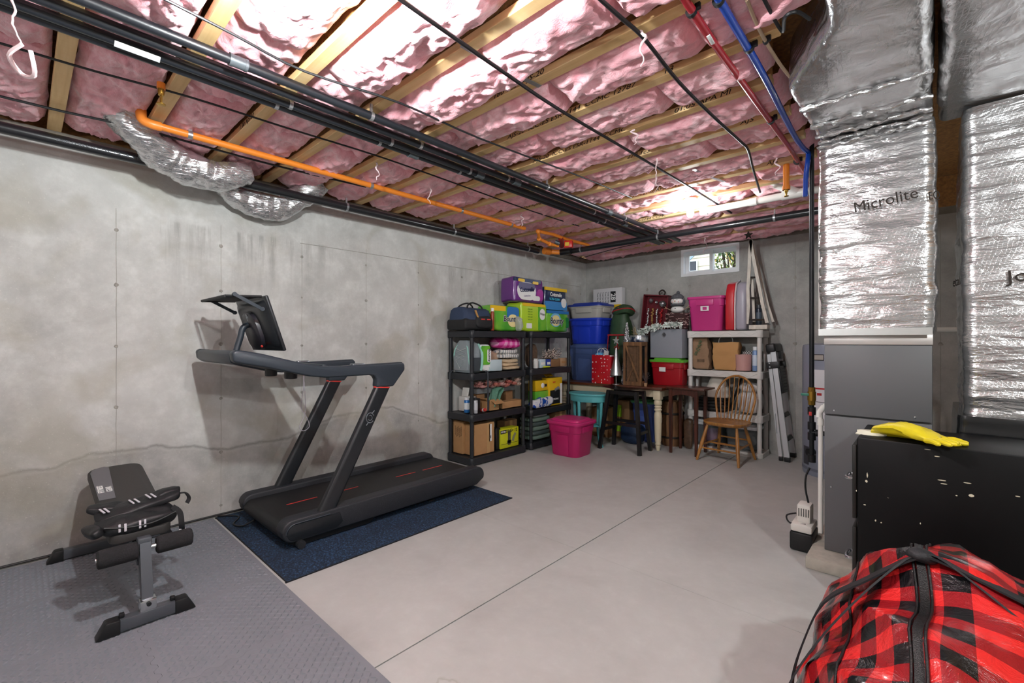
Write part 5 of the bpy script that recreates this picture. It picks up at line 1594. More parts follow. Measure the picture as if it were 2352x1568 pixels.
yl = pix(1112, 800, X=-3.585).y
rcn = thing('fallen_can', 'red and white can lying on its side at the shelf front', 'can', (-3.59, yl - .01, z2 + .021), rot=(0, R(78), R(-20)))
B().lathe([(.018, -.055), (.021, -.05), (.021, .05), (.016, .058), (.012, .07)], n=18).o('body', mat('can_red', '#c13a34', .35), rcn); B().lathe([(.0212, .01), (.0212, .048)], n=18).o('label', M_WH, rcn)
yc, l = span(1152, 1203, -3.60)
carton('brown_carton', 'closed brown cardboard box at the right of the near middle shelf', (-3.66, yc, z2), (.13, l - .02, hgt(1178, 922, -3.595, z2)), M_CARD, tape=False)
op = thing('open_carton', 'open brown cardboard box with raised flap holding a mint towel', 'box', (-3.675, pix(1130, 800, X=-3.62).y, z2))
b = B(); bxx(b, -.09, .09, -.08, .08, 0, .004); bxx(b, -.09, .09, -.08, -.076, 0, .12); bxx(b, -.09, .09, .076, .08, 0, .12); bxx(b, -.09, -.086, -.08, .08, 0, .12); bxx(b, .086, .09, -.08, .08, 0, .12)
b.o('body', M_CARD, op, ang=0)
B().box((.115, .03, .10), (.09, .15, .004), rot=(0, R(28), 0)).o('flap', M_CARD, op, ang=0)
B().box((-.0, -.10, .12), (.17, .07, .004), rot=(R(-30), 0, 0)).o('flap', M_CARD, op, ang=0)
mt = thing('mint_towel', 'folded mint green towel standing in the open carton', 'towel', (-3.625, pix(1138, 800, X=-3.62).y, z2 + .006))
M_MT = mat('mint_terry', '#93cdb6', .95, var=(30, .12), bump=(150, .5))
b = B()
prof = [(-.06, .03), (-.045, .12), (.0, .215), (.05, .25), (.085, .235), (.075, .20), (.03, .15), (.0, .05)]
b.loft([[(x, y, z) for x in (-.06, .06)] for y, z in prof], False, closed=False)
bmesh.ops.solidify(b.bm, geom=list(b.bm.faces), thickness=.022)
b.sub(1).disp(.006, 20, 2).map(lambda x, y, z: (x, y, max(0, z))).o('fold', M_MT, mt, ang=70)
# ---------------------------------------------------------------- bottom of the near unit
z1 = TA[0] + .008
cb = carton('shipping_carton', 'large brown carton with fine print at the back of the bottom shelf end', (-3.825, 3.385, z1), (.16, .24, hgt(1060, 975, -3.65, z1)), M_CARD, tape=False)
for k in range(7):
    text('contents of set', .017, mat('print_brown', '#5a4530', .6), cb, (.06 - .017 * k, -.1215, .25 - .01 * (k % 3)), (R(90), R(90), 0))
yc, l = span(1090, 1136, -3.585)
hbx = hgt(1110, 974, -3.59, z1)
cb2 = carton('shipping_carton', 'large brown carton with white label and big black lettering on the bottom shelf', (-3.664, yc + .0, z1), (.15, l, hbx), M_CARD, tape=False)
B().box((.0755, l * .30, hbx * .66), (.001, .04, .19)).o('label', M_WH, cb2, ang=0); B().box((.0762, l * .30, hbx * .52), (.001, .022, .03)).o('barcode', mat('print_grey', '#7a7c80', .6), cb2, ang=0)
B().box((.0755, .06, hbx / 2), (.001, .05, hbx)).o('tape', M_TAPE, cb2, ang=0)
text('SAMSUNG', .075, mat('print_black', '#1b1d22', .5), cb2, (.03, -l / 2 - .001, .20), (R(90), R(90), 0), bold=.001)
yc, l = span(1150, 1191, -3.60)
hy = hgt(1170, 984, -3.60, z1)
yb_ = thing('tool_box_pack', 'bright yellow power tool box on the bottom shelf', 'box', (-3.66, yc, z1))
M_RY = mat('box_yellow', '#cfd321', .45)
B().box((0, 0, hy / 2), (.12, l, hy), .003).o('body', M_RY, yb_)
text('ONE+ 12', .05, mat('print_black', '#1b1d22', .5), yb_, (.0606, .03, hy * .86), (R(90), 0, R(90)), bold=.001)
B().box((.061, -l * .36, hy * .86), (.002, .09, .04)).o('logo_plate', mat('print_black', '#1b1d22', .5), yb_, ang=0)
text('RYOBI', .026, M_WH, yb_, (.0623, -l * .36, hy * .86), (R(90), 0, R(90)), bold=.0008)
B().box((.061, -.01, hy * .50), (.002, .045, .16)).box((.061, -.01, hy * .30), (.002, .07, .035)).o('drill_picture', mat('picture_dark', '#4a4a38', .5), yb_, ang=0)
B().tube([(.0612, .05, hy * .30), (.0612, .065, hy * .50), (.0612, .095, hy * .70)], .012, flat=(.004, .035, (0, 1, 0))).o('driver_picture', mat('picture_grey', '#8a8c70', .5), yb_)
B().box((.061, 0, hy * .22), (.0015, l * .92, .004)).o('print_line', M_INK, yb_, ang=0)
carton('black_carton', 'black box wedged between brown carton and yellow tool box', (-3.70, pix(1143, 800, X=-3.63).y, z1), (.16, .07, hgt(1143, 985, -3.62, z1)), mat('box_black', '#1a1a1b', .4), tape=False)
yc, l = span(1152, 1180, -3.80)
carton('small_carton', 'brown carton at the back behind the yellow tool box', (-3.81, yc, z1), (.13, l, hgt(1165, 966, -3.78, z1)), M_CARD2)

# ---------------------------------------------------------------- far unit, third tier
w3 = TB[2] + .008
bt = thing('berry_branches', 'dark box of white berry twigs on the far black shelf unit', 'branches', (-3.70, pix(1262, 800, X=-3.68).y, w3))
B().box((0, 0, .05), (.16, .32, .10), .006).o('box', M_CARD2, bt)
rs = random.Random(12)
b, b2 = B(), B()
for k in range(60):
    p0 = Vector((rs.uniform(-.05, .06), rs.uniform(-.14, .06), .095))
    p1 = p0 + Vector((rs.uniform(-.02, .05), rs.uniform(.0, .20), rs.uniform(.02, .14)))
    b.tube([p0, (p0 + p1) / 2 + Vector((0, 0, .02)), p1], .0018, 4)
    for q_ in range(5):
        u = .4 + .15 * q_
        c = p0.lerp(p1, u) + Vector((rs.uniform(-.008, .008), rs.uniform(-.008, .008), rs.uniform(0, .014)))
        b2.ball(c, rs.uniform(.0045, .007), n=6, m=4)
b.o('twigs', mat('twig_brown', '#3a251f', .8), bt, kind='stuff'); b2.o('berries', mat('berry_white', '#e0cdbf', .6), bt, kind='stuff')
can('white_vase', 'small white cup at the front left of the far unit', (-3.60, pix(1230, 800, X=-3.6).y, w3), .036, .12, '#dcdcd8', '#dcdcd8', cat='cup')
for k, (xa, xb_, yt, X_, cc, lab) in enumerate(((1241, 1254, 826, -3.585, '#c5d9e2', 'small pale blue box in front of the berry twigs'), (1256, 1266, 826, -3.60, '#27459a', 'small dark blue box in front of the berry twigs'), (1288, 1303, 823, -3.62, '#b99877', 'small wooden box at the right end of the far unit'))):
    yc, l = span(xa, xb_, X_)
    t = thing('small_box', lab, 'box', (X_ - .03, yc, w3)); hh = hgt(xa, yt, X_, w3)
    B().box((0, 0, hh / 2), (.05, l, hh), .003).o('body', mat('smallbox_%d' % k, cc, .5), t); B().box((.0256, 0, hh * .5), (.001, l * .7, hh * .3)).o('label', M_WH if k < 2 else M_CARD, t, ang=0)
yc, l = span(1243, 1268, -3.575)
B().tube([(-.0, -.07, .012), (0, .0, .014), (.0, .06, .012)], [.010, .012, .010], 8).o('marker_pen', mat('lime_plastic', '#c9d62f', .4), None, loc=(-3.572, yc, w3 - .002), label='lime green marker lying at the front of the far unit', cat='pen')
soft('brown_bag', mat('brown_fur', '#6b5646', .95, var=(40, .3)), None, (0, 0, 0), (.14, .14, .30), 3, .02, .7, loc=(-3.78, pix(1216, 800, X=-3.74).y + .08, w3), label='brown plush bag at the back left of the far unit', cat='bag')
# far unit, second tier
w2 = TB[1] + .008
yc, l = span(1263, 1292, -3.60); hh = hgt(1278, 868, -3.60, w2)
fb = thing('flashlight_box', 'yellow and black flashlight box on the far unit', 'box', (-3.67, yc, w2))
M_YB = mat('box_amber', '#e5b91c', .4)
B().box((0, 0, hh / 2), (.13, l, hh), .003).o('body', M_YB, fb)
B().box((.0655, -l * .05, hh * .30), (.0015, l * .80, hh * .50)).o('black_panel', mat('print_black', '#1b1d22', .5), fb, ang=0)
B().box((.066, l * .40, hh * .40), (.0015, l * .16, hh * .75)).o('white_strip', M_WH, fb, ang=0)
B().cyl((.066, -.03, hh * .55), (.066, .05, hh * .62), .016, .022).o('flashlight_picture', mat('picture_grey2', '#8c8f94', .4, .3), fb)
text('STRONG', .032, M_WH, fb, (.0668, -.01, hh * .22), (R(90), 0, R(90)), bold=.0005)
text('RAY', .03, mat('red_print', '#d4362a', .5), fb, (.0668, -.04, hh * .84), (R(90), 0, R(90)), bold=.001)
yc2, l2 = span(1254, 1284, -3.60)
B().box((-.06, -.03, hh + .045), (.10, .15, .006), rot=(R(0), R(35), 0)).o('raised_flap', M_YB, fb)
yc, l = span(1232, 1261, -3.62)
lb = thing('light_bulb_pack', 'yellow light bulb carton on green box in the far unit', 'box', (-3.69, yc, w2))
B().box((0, 0, .10), (.12, l, .20), .003).o('lower_box', M_BG, lb); B().box((0, 0, .27), (.12, l, .13), .003).o('upper_box', M_YB, lb)
B().ball((.062, .01, .27), .033, (.3, 1, 1), 14, 10).o('bulb_picture', M_WH, lb); B().box((.061, .07, .27), (.003, .05, .035)).o('socket_picture', M_INK, lb, ang=0)
yc, l = span(1221, 1272, -3.575)
ch = thing('snack_bag', 'crumpled blue and white foil snack bag on the far unit', 'bag', (-3.60, yc, w2))
def _chip(t):
    w = t.coord()
    t.base(t.mix(t.ramp(t.noise(w, 9, 3, .6, 1.0), [(.49, 0.0), (.52, 1.0)]), lin('#1d4fb5'), lin('#e6eaf0')))
    t.b.inputs['Roughness'].default_value = .25; t.b.inputs['Coat Weight'].default_value = .5
    t.normal(t.bump(t.noise(w, 30, 4, .6, 1), .8, .008))
soft('foil_bag', fmat('chip_bag', _chip), ch, (0, 0, 0), (.09, l, .125), 9, .028, .7, fr=15)
# far unit, bottom
w1 = TB[0] + .008
yc, l = span(1212, 1262, -3.62)
tp = thing('tarp_pack', 'stack of folded grey green tarps wrapped in film', 'tarp', (-3.72, yc + .04, w1))
for k in range(5):
    soft('fold', mat('tarp_%d' % (k % 2), '#4c5a58' if k % 2 else '#6f8478', .35, coat=.4, bump=(18, .5)), tp, (0, 0, k * .056), (.26, l - .04, .06), k + 2, .010, .45)
tote('grey_tray', 'pale grey plastic tray lying on the folded tarps', (-3.72, yc + .05, w1 + .286), .24, l - .10, .06, '#b9bec2', None, handle=False, ribs=False, cat='tray')
carton('dark_carton', 'dark cardboard box at the far end of the bottom shelf', (-3.75, 4.87, w1), (.28, .22, .30), M_CARD2)
# ================================================================ corner table and what stands on it
M_CREAM = mat('cream_paint', '#d9cdb0', .5)
def _wood(c1, c2, rough=.35, sc=(1, 14, 14), coat=.2):
    def f(t):
        n = t.noise(t.coord(scale=sc), 2.2, 6, .65, .8)
        t.base(t.ramp(n, [(.3, lin(c1)), (.7, lin(c2))]))
        t.b.inputs['Roughness'].default_value = rough
        t.b.inputs['Coat Weight'].default_value = coat
        t.normal(t.bump(n, .08, .003))
    return f
M_TTOP = fmat('table_wood', _wood('#3a1e14', '#6b3a22'))
M_DBRN = fmat('dark_brown_wood', _wood('#2c140e', '#5a2c1c', sc=(10, 10, 1)))
M_OAK = fmat('honey_oak', _wood('#8f5a24', '#c08a45', .32, (9, 9, 1.2), .35))
M_CRATE = fmat('rustic_wood', _wood('#4a3220', '#8d6540', .75, (10, 10, 1.0), 0))
M_BLKW = mat('black_stool_paint', '#121214', .4, coat=.2)
TX0, TX1, TY0, TY1, TZ = -3.93, -2.355, 5.19, 5.99, .765
tb = thing('farm_table', 'dining table with dark wood top and cream turned legs in the corner', 'table', ((TX0 + TX1) / 2, (TY0 + TY1) / 2, 0))
w, d = TX1 - TX0, TY1 - TY0
for k in range(4):
    B().box((0, -d / 2 + d * (k + .5) / 4, TZ - .016), (w, d / 4 - .002, .032), .003).o('top_plank', M_TTOP, tb)
for s_ in (-1, 1):
    B().box((0, s_ * (d / 2 - .07), TZ - .077), (w - .14, .022, .088)).o('apron', M_CREAM, tb, ang=0)
    B().box((s_ * (w / 2 - .07), 0, TZ - .077), (.022, d - .14, .088)).o('apron', M_CREAM, tb, ang=0)
    for q_ in (-1, 1):
        x, y = s_ * (w / 2 - .075), q_ * (d / 2 - .065)
        B().box((x, y, .675), (.088, .088, .116), .004).lathe([(.02, 0), (.024, .02), (.030, .05), (.026, .06), (.036, .075), (.03, .095), (.038, .12), (.043, .30), (.046, .42), (.042, .455), (.034, .47), (.044, .485), (.048, .50), (.034, .512), (.046, .53), (.036, .545), (.048, .56), (.048, .59), (.04, .615)], c=(x, y, 0), n=24).o('leg', M_CREAM, tb, ang=50)
def spx(x0, x1, Y):
    a, b = pix(x0, 800, Y=Y).x, pix(x1, 800, Y=Y).x
    return (a + b) / 2, b - a
def hy_(x, yt, Y, zb): return pix(x, yt, Y=Y).z - zb
E_ = TZ + .001
# stacked blue bins
tote('storage_bin', 'dull navy blue storage bin with lid at the bottom of the stack', (-3.635, 5.64, E_), .60, .40, .525, '#475c8c', '#4d6294')
tote('storage_bin', 'royal blue storage bin in the middle of the stack', (-3.635, 5.63, E_ + .527), .56, .38, .365, '#1f3ec6', None)
tote('storage_bin', 'pale grey storage bin with blue lid at the top of the stack', (-3.635, 5.63, E_ + .527 + .367), .58, .40, .22, '#b7b4ad', '#2a3f9a', ribs=False)
bx = thing('tall_white_box', 'tall white cardboard box printed 28 behind the blue bins', 'box', (-3.51, 5.935, E_))
zb28 = pix(1340, 668, Y=5.88).z - E_
B().box((0, 0, zb28 / 2), (.48, .11, zb28), .004).o('body', mat('white_card2', '#d6d6d8', .65), bx)
B().box((.10, -.056, zb28 - .13), (.085, .0015, .16)).o('number_plate', mat('print_black', '#1b1d22', .5), bx, ang=0)
text('28', .10, M_WH, bx, (.10, -.0575, zb28 - .13), (R(90), R(90), 0), bold=.002)
for k in range(5):
    text('Total Set 90L / 23.8 gal', .032, mat('print_black', '#1b1d22', .5), bx, (.02 - k * .045, -.0565, zb28 - .2), (R(90), R(90), 0))
B().box((.2405, 0, zb28 - .33), (.0015, .09, .05)).o('yellow_sticker', mat('pack_yellow', '#f0c51f', .3), bx, ang=0)
B().box((.17, -.056, zb28 - .27), (.12, .0015, .05)).o('yellow_sticker', mat('pack_yellow', '#f0c51f', .3), bx, ang=0)

# red gift bag
cx, w_ = spx(1363, 1407, 5.24)
gb = thing('gift_bag', 'red gift bag with white dots standing on the table', 'gift bag', (cx - .03, 5.29, E_))
hg = hy_(1385, 816, 5.24, E_)
def _dots(t):
    v = t.n('ShaderNodeTexVoronoi', feature='F1'); t.t.links.new(t.coord(scale=(1, 0, 1.0)), v.inputs['Vector'])
    v.inputs['Scale'].default_value = 22; v.inputs['Randomness'].default_value = .35
    t.base(t.mix(t.math('LESS_THAN', v.outputs['Distance'], .2), lin('#c01626'), lin('#f0e6e4')))
    t.b.inputs['Roughness'].default_value = .3; t.b.inputs['Coat Weight'].default_value = .3
    t.normal(t.bump(t.noise(t.coord(), 9, 3, .5), .3, .01))
M_DOT = fmat('dotted_red', _dots)
b = B()
def lay(k): return [(x, y) for x, y in rrect(w_ * k, .10, .004, 2)]
b.loft([[(x, y, z) for x, y in lay(k)] for z, k in ((0, 1.0), (hg * .5, .99), (hg, .97))] + [[(x, y * .94, z) for x, y in lay(.96)] for z in (hg, .01)])
b.o('bag', M_DOT, gb, ang=30)
for s_ in (-1, 1):
    B().tube([(-.06, s_ * .045, hg - .01), (-.05, s_ * .04, hg + .06), (0, s_ * .035, hg + .09), (.05, s_ * .04, hg + .06), (.06, s_ * .045, hg - .01)], .003, 6, smooth=5).o('handle', M_WH, gb)
B().box((.05, -.03, hg - .05), (.07, .004, .22), rot=(0, R(14), 0)).o('gift_card', mat('card_grey', '#c4c2c4', .5), gb, ang=0)
soft('tissue', mat('tissue_blue', '#5fa9d6', .7), gb, (-.05, 0, hg - .03), (.10, .07, .06), 3, .02, fr=20)

# silver trees
M_SILV = mat('silver_paper', '#c9cacd', .28, .9, bump=(14, .5))
M_TINS = mat('silver_tinsel', '#d6d8da', .25, .9, bump=(90, .9))
cx, w_ = spx(1395, 1424, 5.215)
t = thing('cone_tree', 'silver cone tree with wire star on top beside the gift bag', 'ornament', (cx + .02, 5.245, E_))
o = t.location
zc0 = pix(1410, 862, Y=5.245).z - o.z; zc1 = pix(1411, 800, Y=5.245).z - o.z
B().lathe([(.003, .0), (.05, .0), (.05, .008), (.006, .012), (.006, zc0)], n=16).o('stand', M_SILV, t)
B().lathe([(.0, zc0 - .004), (.080, zc0), (.080, zc0 + .004), (.03, zc0 + (zc1 - zc0) * .62), (.012, zc1)], n=26).o('cone', M_SILV, t)
zs_ = pix(1411, 783, Y=5.245).z - o.z
star = []
for k in range(10):
    r_ = .055 if k % 2 == 0 else .022
    star.append((r_ * math.sin(PI * k / 5), r_ * math.cos(PI * k / 5) + zs_))
B().prism(star, -.006, .006, 'y', .001, 1).cyl((0, 0, zc1 - .01), (0, 0, zs_), .003).o('star', M_TINS, t)
b = B(); rs = random.Random(2)
for k in range(9): b.ball((rs.uniform(-.03, .03), rs.uniform(-.02, .02), zc1 + rs.uniform(-.01, .03)), .007, n=6, m=4)
b.o('red_berries', mat('red_bead', '#a61e22', .3), t, kind='stuff')
def tinsel(label, loc, h, r, seed):
    t = thing('tinsel_tree', label, 'ornament', loc, group='silver tinsel trees')
    b = B(); rs = random.Random(seed)
    for k in range(520):
        u = rs.random() ** 1.25
        rr = r * (1 - u) + .006
        a = rs.uniform(0, 2 * PI)
        p = Vector((rr * math.cos(a) * rs.uniform(.6, 1.05), rr * math.sin(a) * rs.uniform(.6, 1.05), .01 + u * (h - .01)))
        M = Matrix.Translation(p) @ rotm((rs.uniform(0, 6), rs.uniform(0, 6), rs.uniform(0, 6)))
        s2 = .010
        b._add([(-s2, -s2 * .4, 0), (s2, -s2 * .4, .002), (s2, s2 * .4, 0), (-s2, s2 * .4, -.002)], [(0, 1, 2, 3)], M)
    b.o('tinsel', M_TINS, t, kind='stuff', ang=0, recalc=False)
    B().lathe([(r * .9, 0), (r * .85, .012), (r * .8, .03), (.004, h)], n=14).o('core', mat('tinsel_core', '#9a9b9d', .4, .8), t)
cx, w_ = spx(1410, 1432, 5.225)
tinsel('silver tinsel tree at the table edge in front of the wooden lantern', (-2.957, 5.40, E_), hy_(1424, 797, 5.38, E_), .042, 4)
# black box with wooden lantern in front; thin tinsel tree and tin on top of the box
bk = thing('black_chest', 'black storage chest behind the wooden lantern', 'box', (-2.865, 5.60, E_))
zk = pix(1470, 786, Y=5.45).z - E_
B().box((0, 0, zk / 2), (.30, .30, zk), .006).o('body', mat('chest_black', '#111214', .45), bk); B().box((0, -.152, zk - .08), (.30, .004, .006)).o('lid_seam', mat('chest_grey', '#4c4f55', .4), bk, ang=0)
cxt, _ = spx(1432, 1446, 5.5)
tinsel('slim silver tinsel tree on the black chest', (cxt, 5.51, E_ + zk + .001), hy_(1438, 743, 5.51, E_ + zk), .034, 9)
cxr, wr = spx(1444, 1492, 5.50)
tin = thing('round_tin', 'shallow silver and blue round tin on the black chest', 'tin', (cxr - .05, 5.60, E_ + zk + .001))
B().lathe([(.118, 0), (.12, .004), (.12, .07), (.118, .074)], n=32).o('body', fmat('tin_print', lambda t: (t.base(t.ramp(t.noise(t.coord(scale=(1, 1, 1)), 14, 3, .6, .5), [(.42, lin('#2a3553')), (.5, lin('#8b93a8')), (.6, lin('#d9d8d6'))])), t.set(t.b.inputs['Metallic'], .6), t.set(t.b.inputs['Roughness'], .3))), tin)
B().lathe([(.123, .062), (.123, .084), (.118, .088), (.0, .088)], n=32).o('lid', M_SILV, tin)
cx, w_ = spx(1431, 1473, 5.25); hc = hy_(1450, 786, 5.25, E_)
ln = thing('wooden_lantern', 'rustic brown wooden lantern crate with crossed slats', 'lantern', (cx, 5.335, E_))
for sx in (-1, 1):
    for sy in (-1, 1):
        B().box((sx * (w_ / 2 - .014), sy * (.085 - .012), hc / 2), (.028, .024, hc), .002, 1).o('post', M_CRATE, ln, ang=30)
for z in (.025, hc - .025):
    for s_ in (-1, 1):
        B().box((0, s_ * .073, z), (w_ - .056, .022, .05), .002, 1).o('rail', M_CRATE, ln, ang=30)
        B().box((s_ * (w_ / 2 - .014), 0, z), (.026, .122, .05), .002, 1).o('rail', M_CRATE, ln, ang=30)
aa = math.atan2(w_ - .07, hc - .1)
B().box((0, -.076, hc / 2), (.026, .012, math.hypot(w_ - .07, hc - .1)), .002, 1, rot=(0, -aa, 0)).o('cross_slat', M_CRATE, ln, ang=30)
B().box((-.03, -.064, hc * .27), (.024, .010, math.hypot(w_ - .07, hc - .1) * .48), .002, 1, rot=(0, aa, 0)).o('cross_slat', M_CRATE, ln, ang=30)
for k in range(4):
    B().box((-(w_ - .07) / 2 + (w_ - .07) * (k + .5) / 4, -.052, hc / 2), ((w_ - .07) / 4 - .002, .012, hc - .1), .001, 1).o('panel_board', mat('lantern_inner', '#5f4630', .85, var=(20, .3)), ln, ang=30)
# potted sprig between lantern and red bin
sp = thing('potted_sprig', 'tiny clay pot with dark dotted sprig beside the red bin', 'plant', (pix(1481, 800, Y=5.25).x, 5.27, E_))
B().lathe([(.016, 0), (.023, .04), (.024, .042)], n=16).o('pot', mat('clay_pot', '#b9946f', .8), sp)
b = B(); rs = random.Random(8)
for k in range(26):
    p1 = Vector((rs.uniform(-.05, .05), rs.uniform(-.03, .03), rs.uniform(.08, .2)))
    b.tube([(0, 0, .035), p1 * .6 + Vector((0, 0, .03)), p1], .0014, 4); b.ball(p1, .004, n=5, m=4)
b.o('sprig', mat('sprig_dark', '#4a4344', .7), sp, kind='stuff')
# red bin with green lid, grey cube on it
cx, w_ = spx(1490, 1570, 5.56); hr = hy_(1530, 823, 5.56, E_)
tote('storage_bin', 'red storage bin with green lid on the table under the grey cube', (cx, 5.685, E_), w_ - .01, .24, hr, '#a3121f', '#5fae35', tap=.86, ribs=False)
rb = bpy.data.objects['storage_bin.003'] if 'storage_bin.003' in bpy.data.objects else None
if rb:
    B().box((-.045, -.124, hr * .58), (.085, .004, .055), .001, 1).o('torn_label', M_WH, rb, ang=0)
zr = E_ + hr + .002
cxq, wq = spx(1493, 1566, 5.58); hq_ = hy_(1525, 757, 5.58, zr)
gc = thing('fabric_cube', 'grey fabric storage cube on the red bin', 'storage cube', (cxq, 5.69, zr))
M_GF = mat('grey_fabric', '#8a8f97', .9, bump=(220, .3))
b = B(); q2 = wq / 2
b.loft([[(x, y, z) for x, y in rrect(wq, .22, .012, 3)] for z in (0, hq_)] + [[(x, y, z) for x, y in rrect(wq - .012, .208, .012, 3)] for z in (hq_, .01)])
b.o('box', M_GF, gc, ang=40)
B().lathe([(.028, -.002), (.028, .002)], c=(-.02, -.111, hq_ - .07), n=18, rot=(PI / 2, 0, 0)).o('handle_hole', mat('hole_dark', '#3c3e42', .8), gc)
B().tube([(-.048 + .0, -.112, hq_ - .07), (-.02, -.112, hq_ - .10), (.008, -.112, hq_ - .07), (-.02, -.112, hq_ - .04), (-.048, -.112, hq_ - .07)], .005, 6, smooth=5).o('handle_ring', mat('ring_grey', '#6f7378', .4), gc)
# frosted leaf garland over the cube
zg = zr + hq_
lg = thing('frosted_garland', 'frosted white leaf garland draped over the grey cube', 'garland', (cxq - .05, 5.64, zg - .06))
M_FROST = mat('frosted_leaf', '#dfe6e0', .75, var=(30, .12))
rs = random.Random(31)
b = B()
stem = [(-.33, -.07, -.02), (-.22, -.09, .05), (-.10, -.09, .085), (.02, -.10, .10), (.13, -.08, .11), (.25, -.06, .10)]
b.tube(stem, .004, 6, smooth=4); b.o('stem', mat('frost_stem', '#8f9a8c', .8), lg)
b = B()
for k in range(210):
    i = rs.randrange(5); u = rs.random()
    p = Vector(stem[i]).lerp(Vector(stem[i + 1]), u)
    M = Matrix.Translation(p) @ rotm((rs.uniform(-.9, .9), rs.uniform(-1.0, .9), rs.uniform(0, 6.28)))
    L = rs.uniform(.05, .085); W_ = L * .30
    b._add([(0, 0, 0), (L * .45, -W_, .006), (L, 0, -.004), (L * .45, W_, .006), (L * .5, 0, -.003)], [(0, 1, 4), (1, 2, 4), (2, 3, 4), (3, 0, 4)], M)
b.o('leaves', M_FROST, lg, kind='stuff', recalc=False, ang=60)
b = B()
for k in range(5):
    a = R(100 + k * 30); b.tube([(-.33, -.08, .0), (-.36 + .05 * math.cos(a), -.09, .03 + .07 * math.sin(a))], .0025, 5)
b.o('gold_sprigs', mat('gold_sprig', '#b99a57', .4, .4), lg, kind='stuff')
# snowman in knitted basket
sn = thing('snowman_doll', 'plush snowman with grey knit hat sitting in a dark basket', 'doll', (pix(1553, 720, Y=5.66).x, 5.70, zg + .002))
bz = 0
yb0 = hy_(1556, 758, 5.5, zg)
M_SNOW = mat('snow_felt', '#e9e7e3', .95, bump=(120, .3))
M_KN = mat('grey_knit_hat', '#56585d', .95, var=(60, .3), bump=(90, .8))
M_WK = mat('dark_wicker', '#3b1f1f', .8, var=(50, .5, (1, 1, 3)), bump=(60, .8, (1, 1, 3)))
sn.location.z = zg + .001
lift = -.0
def zpx(y): return pix(1556, y, Y=5.66).z - sn.location.z
zB, zN = zpx(718), zpx(702)
B().lathe([(.125, 0.0), (.135, .02), (.15, max(.06, zB - .03)), (.155, zB - .015), (.14, zB - .01), (.10, zB - .03)], n=28, sy=.7).o('basket', M_WK, sn)
rs = random.Random(14)
b = B()
for k in range(70):
    a = rs.uniform(PI * 1.0, PI * 2.0); z = rs.uniform(.0, zB - .01)
    r_ = .14 + .012 * z / zB
    b.tube([(r_ * math.cos(a - .12), r_ * .7 * math.sin(a - .12), z), (r_ * 1.03 * math.cos(a), r_ * .72 * math.sin(a), z + rs.uniform(-.012, .012)), (r_ * math.cos(a + .12), r_ * .7 * math.sin(a + .12), z)], .004, 5)
b.o('basket_weave', mat('wicker_pale', '#a98c88', .8), sn, kind='stuff')
B().ball((0, 0, zpx(711)), .085, (1.0, .8, .55), 22, 14).o('body', M_SNOW, sn)
zh = zpx(692)
zhb = zpx(687)
B().ball((0, -.012, zh), .07, (1.1, .95, .72), 22, 14).o('head', M_SNOW, sn)
B().lathe([(.070, zhb), (.080, zhb + .012), (.078, zhb + .03), (.055, zhb + .055), (.02, zhb + .072), (.0, zhb + .074)], n=22).ball((.078, .01, zh - .005), .022, (.8, 1.2, 2.0), 10, 8).ball((-.078, .01, zh - .005), .022, (.8, 1.2, 2.0), 10, 8).o('hat', M_KN, sn)
B().ball((.01, 0, zpx(672)), .022, n=12, m=8).disp(.004, 80).o('pompom', M_KN, sn)
B().lathe([(.072, zh - .062), (.085, zh - .055), (.085, zh - .04), (.06, zh - .032)], n=22).o('scarf', M_KN, sn)
B().cyl((0, -.072, zh - .002), (.004, -.105, zh - .008), .009, .002, n=8).o('nose', M_ORANGE, sn)
for s_ in (-1, 1):
    B().ball((s_ * .024, -.072, zh + .016), .005, n=8, m=6).o('eye', M_INK, sn)
    B().ball((s_ * .038, -.066, zh - .012), .009, (1, .4, 1), n=8, m=6).o('cheek', mat('cheek_pink', '#e3a6a6', .9), sn)
    B().tube([(s_ * .08, 0, zB + .03), (s_ * .135, -.02, zB + .06), (s_ * .16, -.02, zB + .085)], .004, 6).tube([(s_ * .135, -.02, zB + .06), (s_ * .165, -.02, zB + .055)], .003, 6).o('twig_arm', mat('twig_tan', '#b3977a', .8), sn)
B().ball((0, -.07, zpx(709)), .007, n=8, m=6).o('button', M_INK, sn)
# dark wicker basket sits on the cube's back; nutcracker style ornament box behind
nb = thing('ornament_box', 'tilted dark red glitter box of silver ornaments against the wall', 'box', (pix(1497, 720, Y=5.84).x, 5.915, E_))
zn0, zn1 = pix(1465, 762, Y=5.78).z - E_, pix(1466, 678, Y=5.78).z - E_
B().box((0, .0, zn0 / 2), (.36, .13, zn0)).o('lower_box', mat('box_maroon', '#3b1a1e', .6), nb, ang=0)
M_GLIT = mat('maroon_glitter', '#6d1d28', .35, .3, var=(120, .6), bump=(200, .5))
M = Matrix.Translation((0, 0, zn0)) @ rotm((0, R(6), 0))
b = B().box((0, .045, .25), (.36, .012, .50)); b.box((-.172, 0, .25), (.016, .12, .50)); b.box((.172, 0, .25), (.016, .12, .50)); b.box((0, 0, .492), (.36, .12, .016)); b.box((0, 0, .008), (.36, .12, .016))
b.map(lambda x, y, z: M @ Vector((x, y, z))).o('case', M_GLIT, nb, ang=0)
B().tube([M @ Vector((.03, 0, .50)), M @ Vector((.02, 0, .54)), M @ Vector((.06, 0, .57)), M @ Vector((.10, 0, .54)), M @ Vector((.09, 0, .50))], .012, smooth=5, flat=(.02, .005, (0, 1, 0))).o('ribbon_loop', M_INK, nb)
rs = random.Random(6)
for (x, z, r_, mm) in ((.09, .38, .045, M_SILV), (.0, .40, .02, M_SILV), (-.08, .42, .03, M_SILV)):
    B().ball(M @ Vector((x, -.02, z)), r_, n=14, m=10).disp(.01, 60, x).o('ornament', mm, nb)
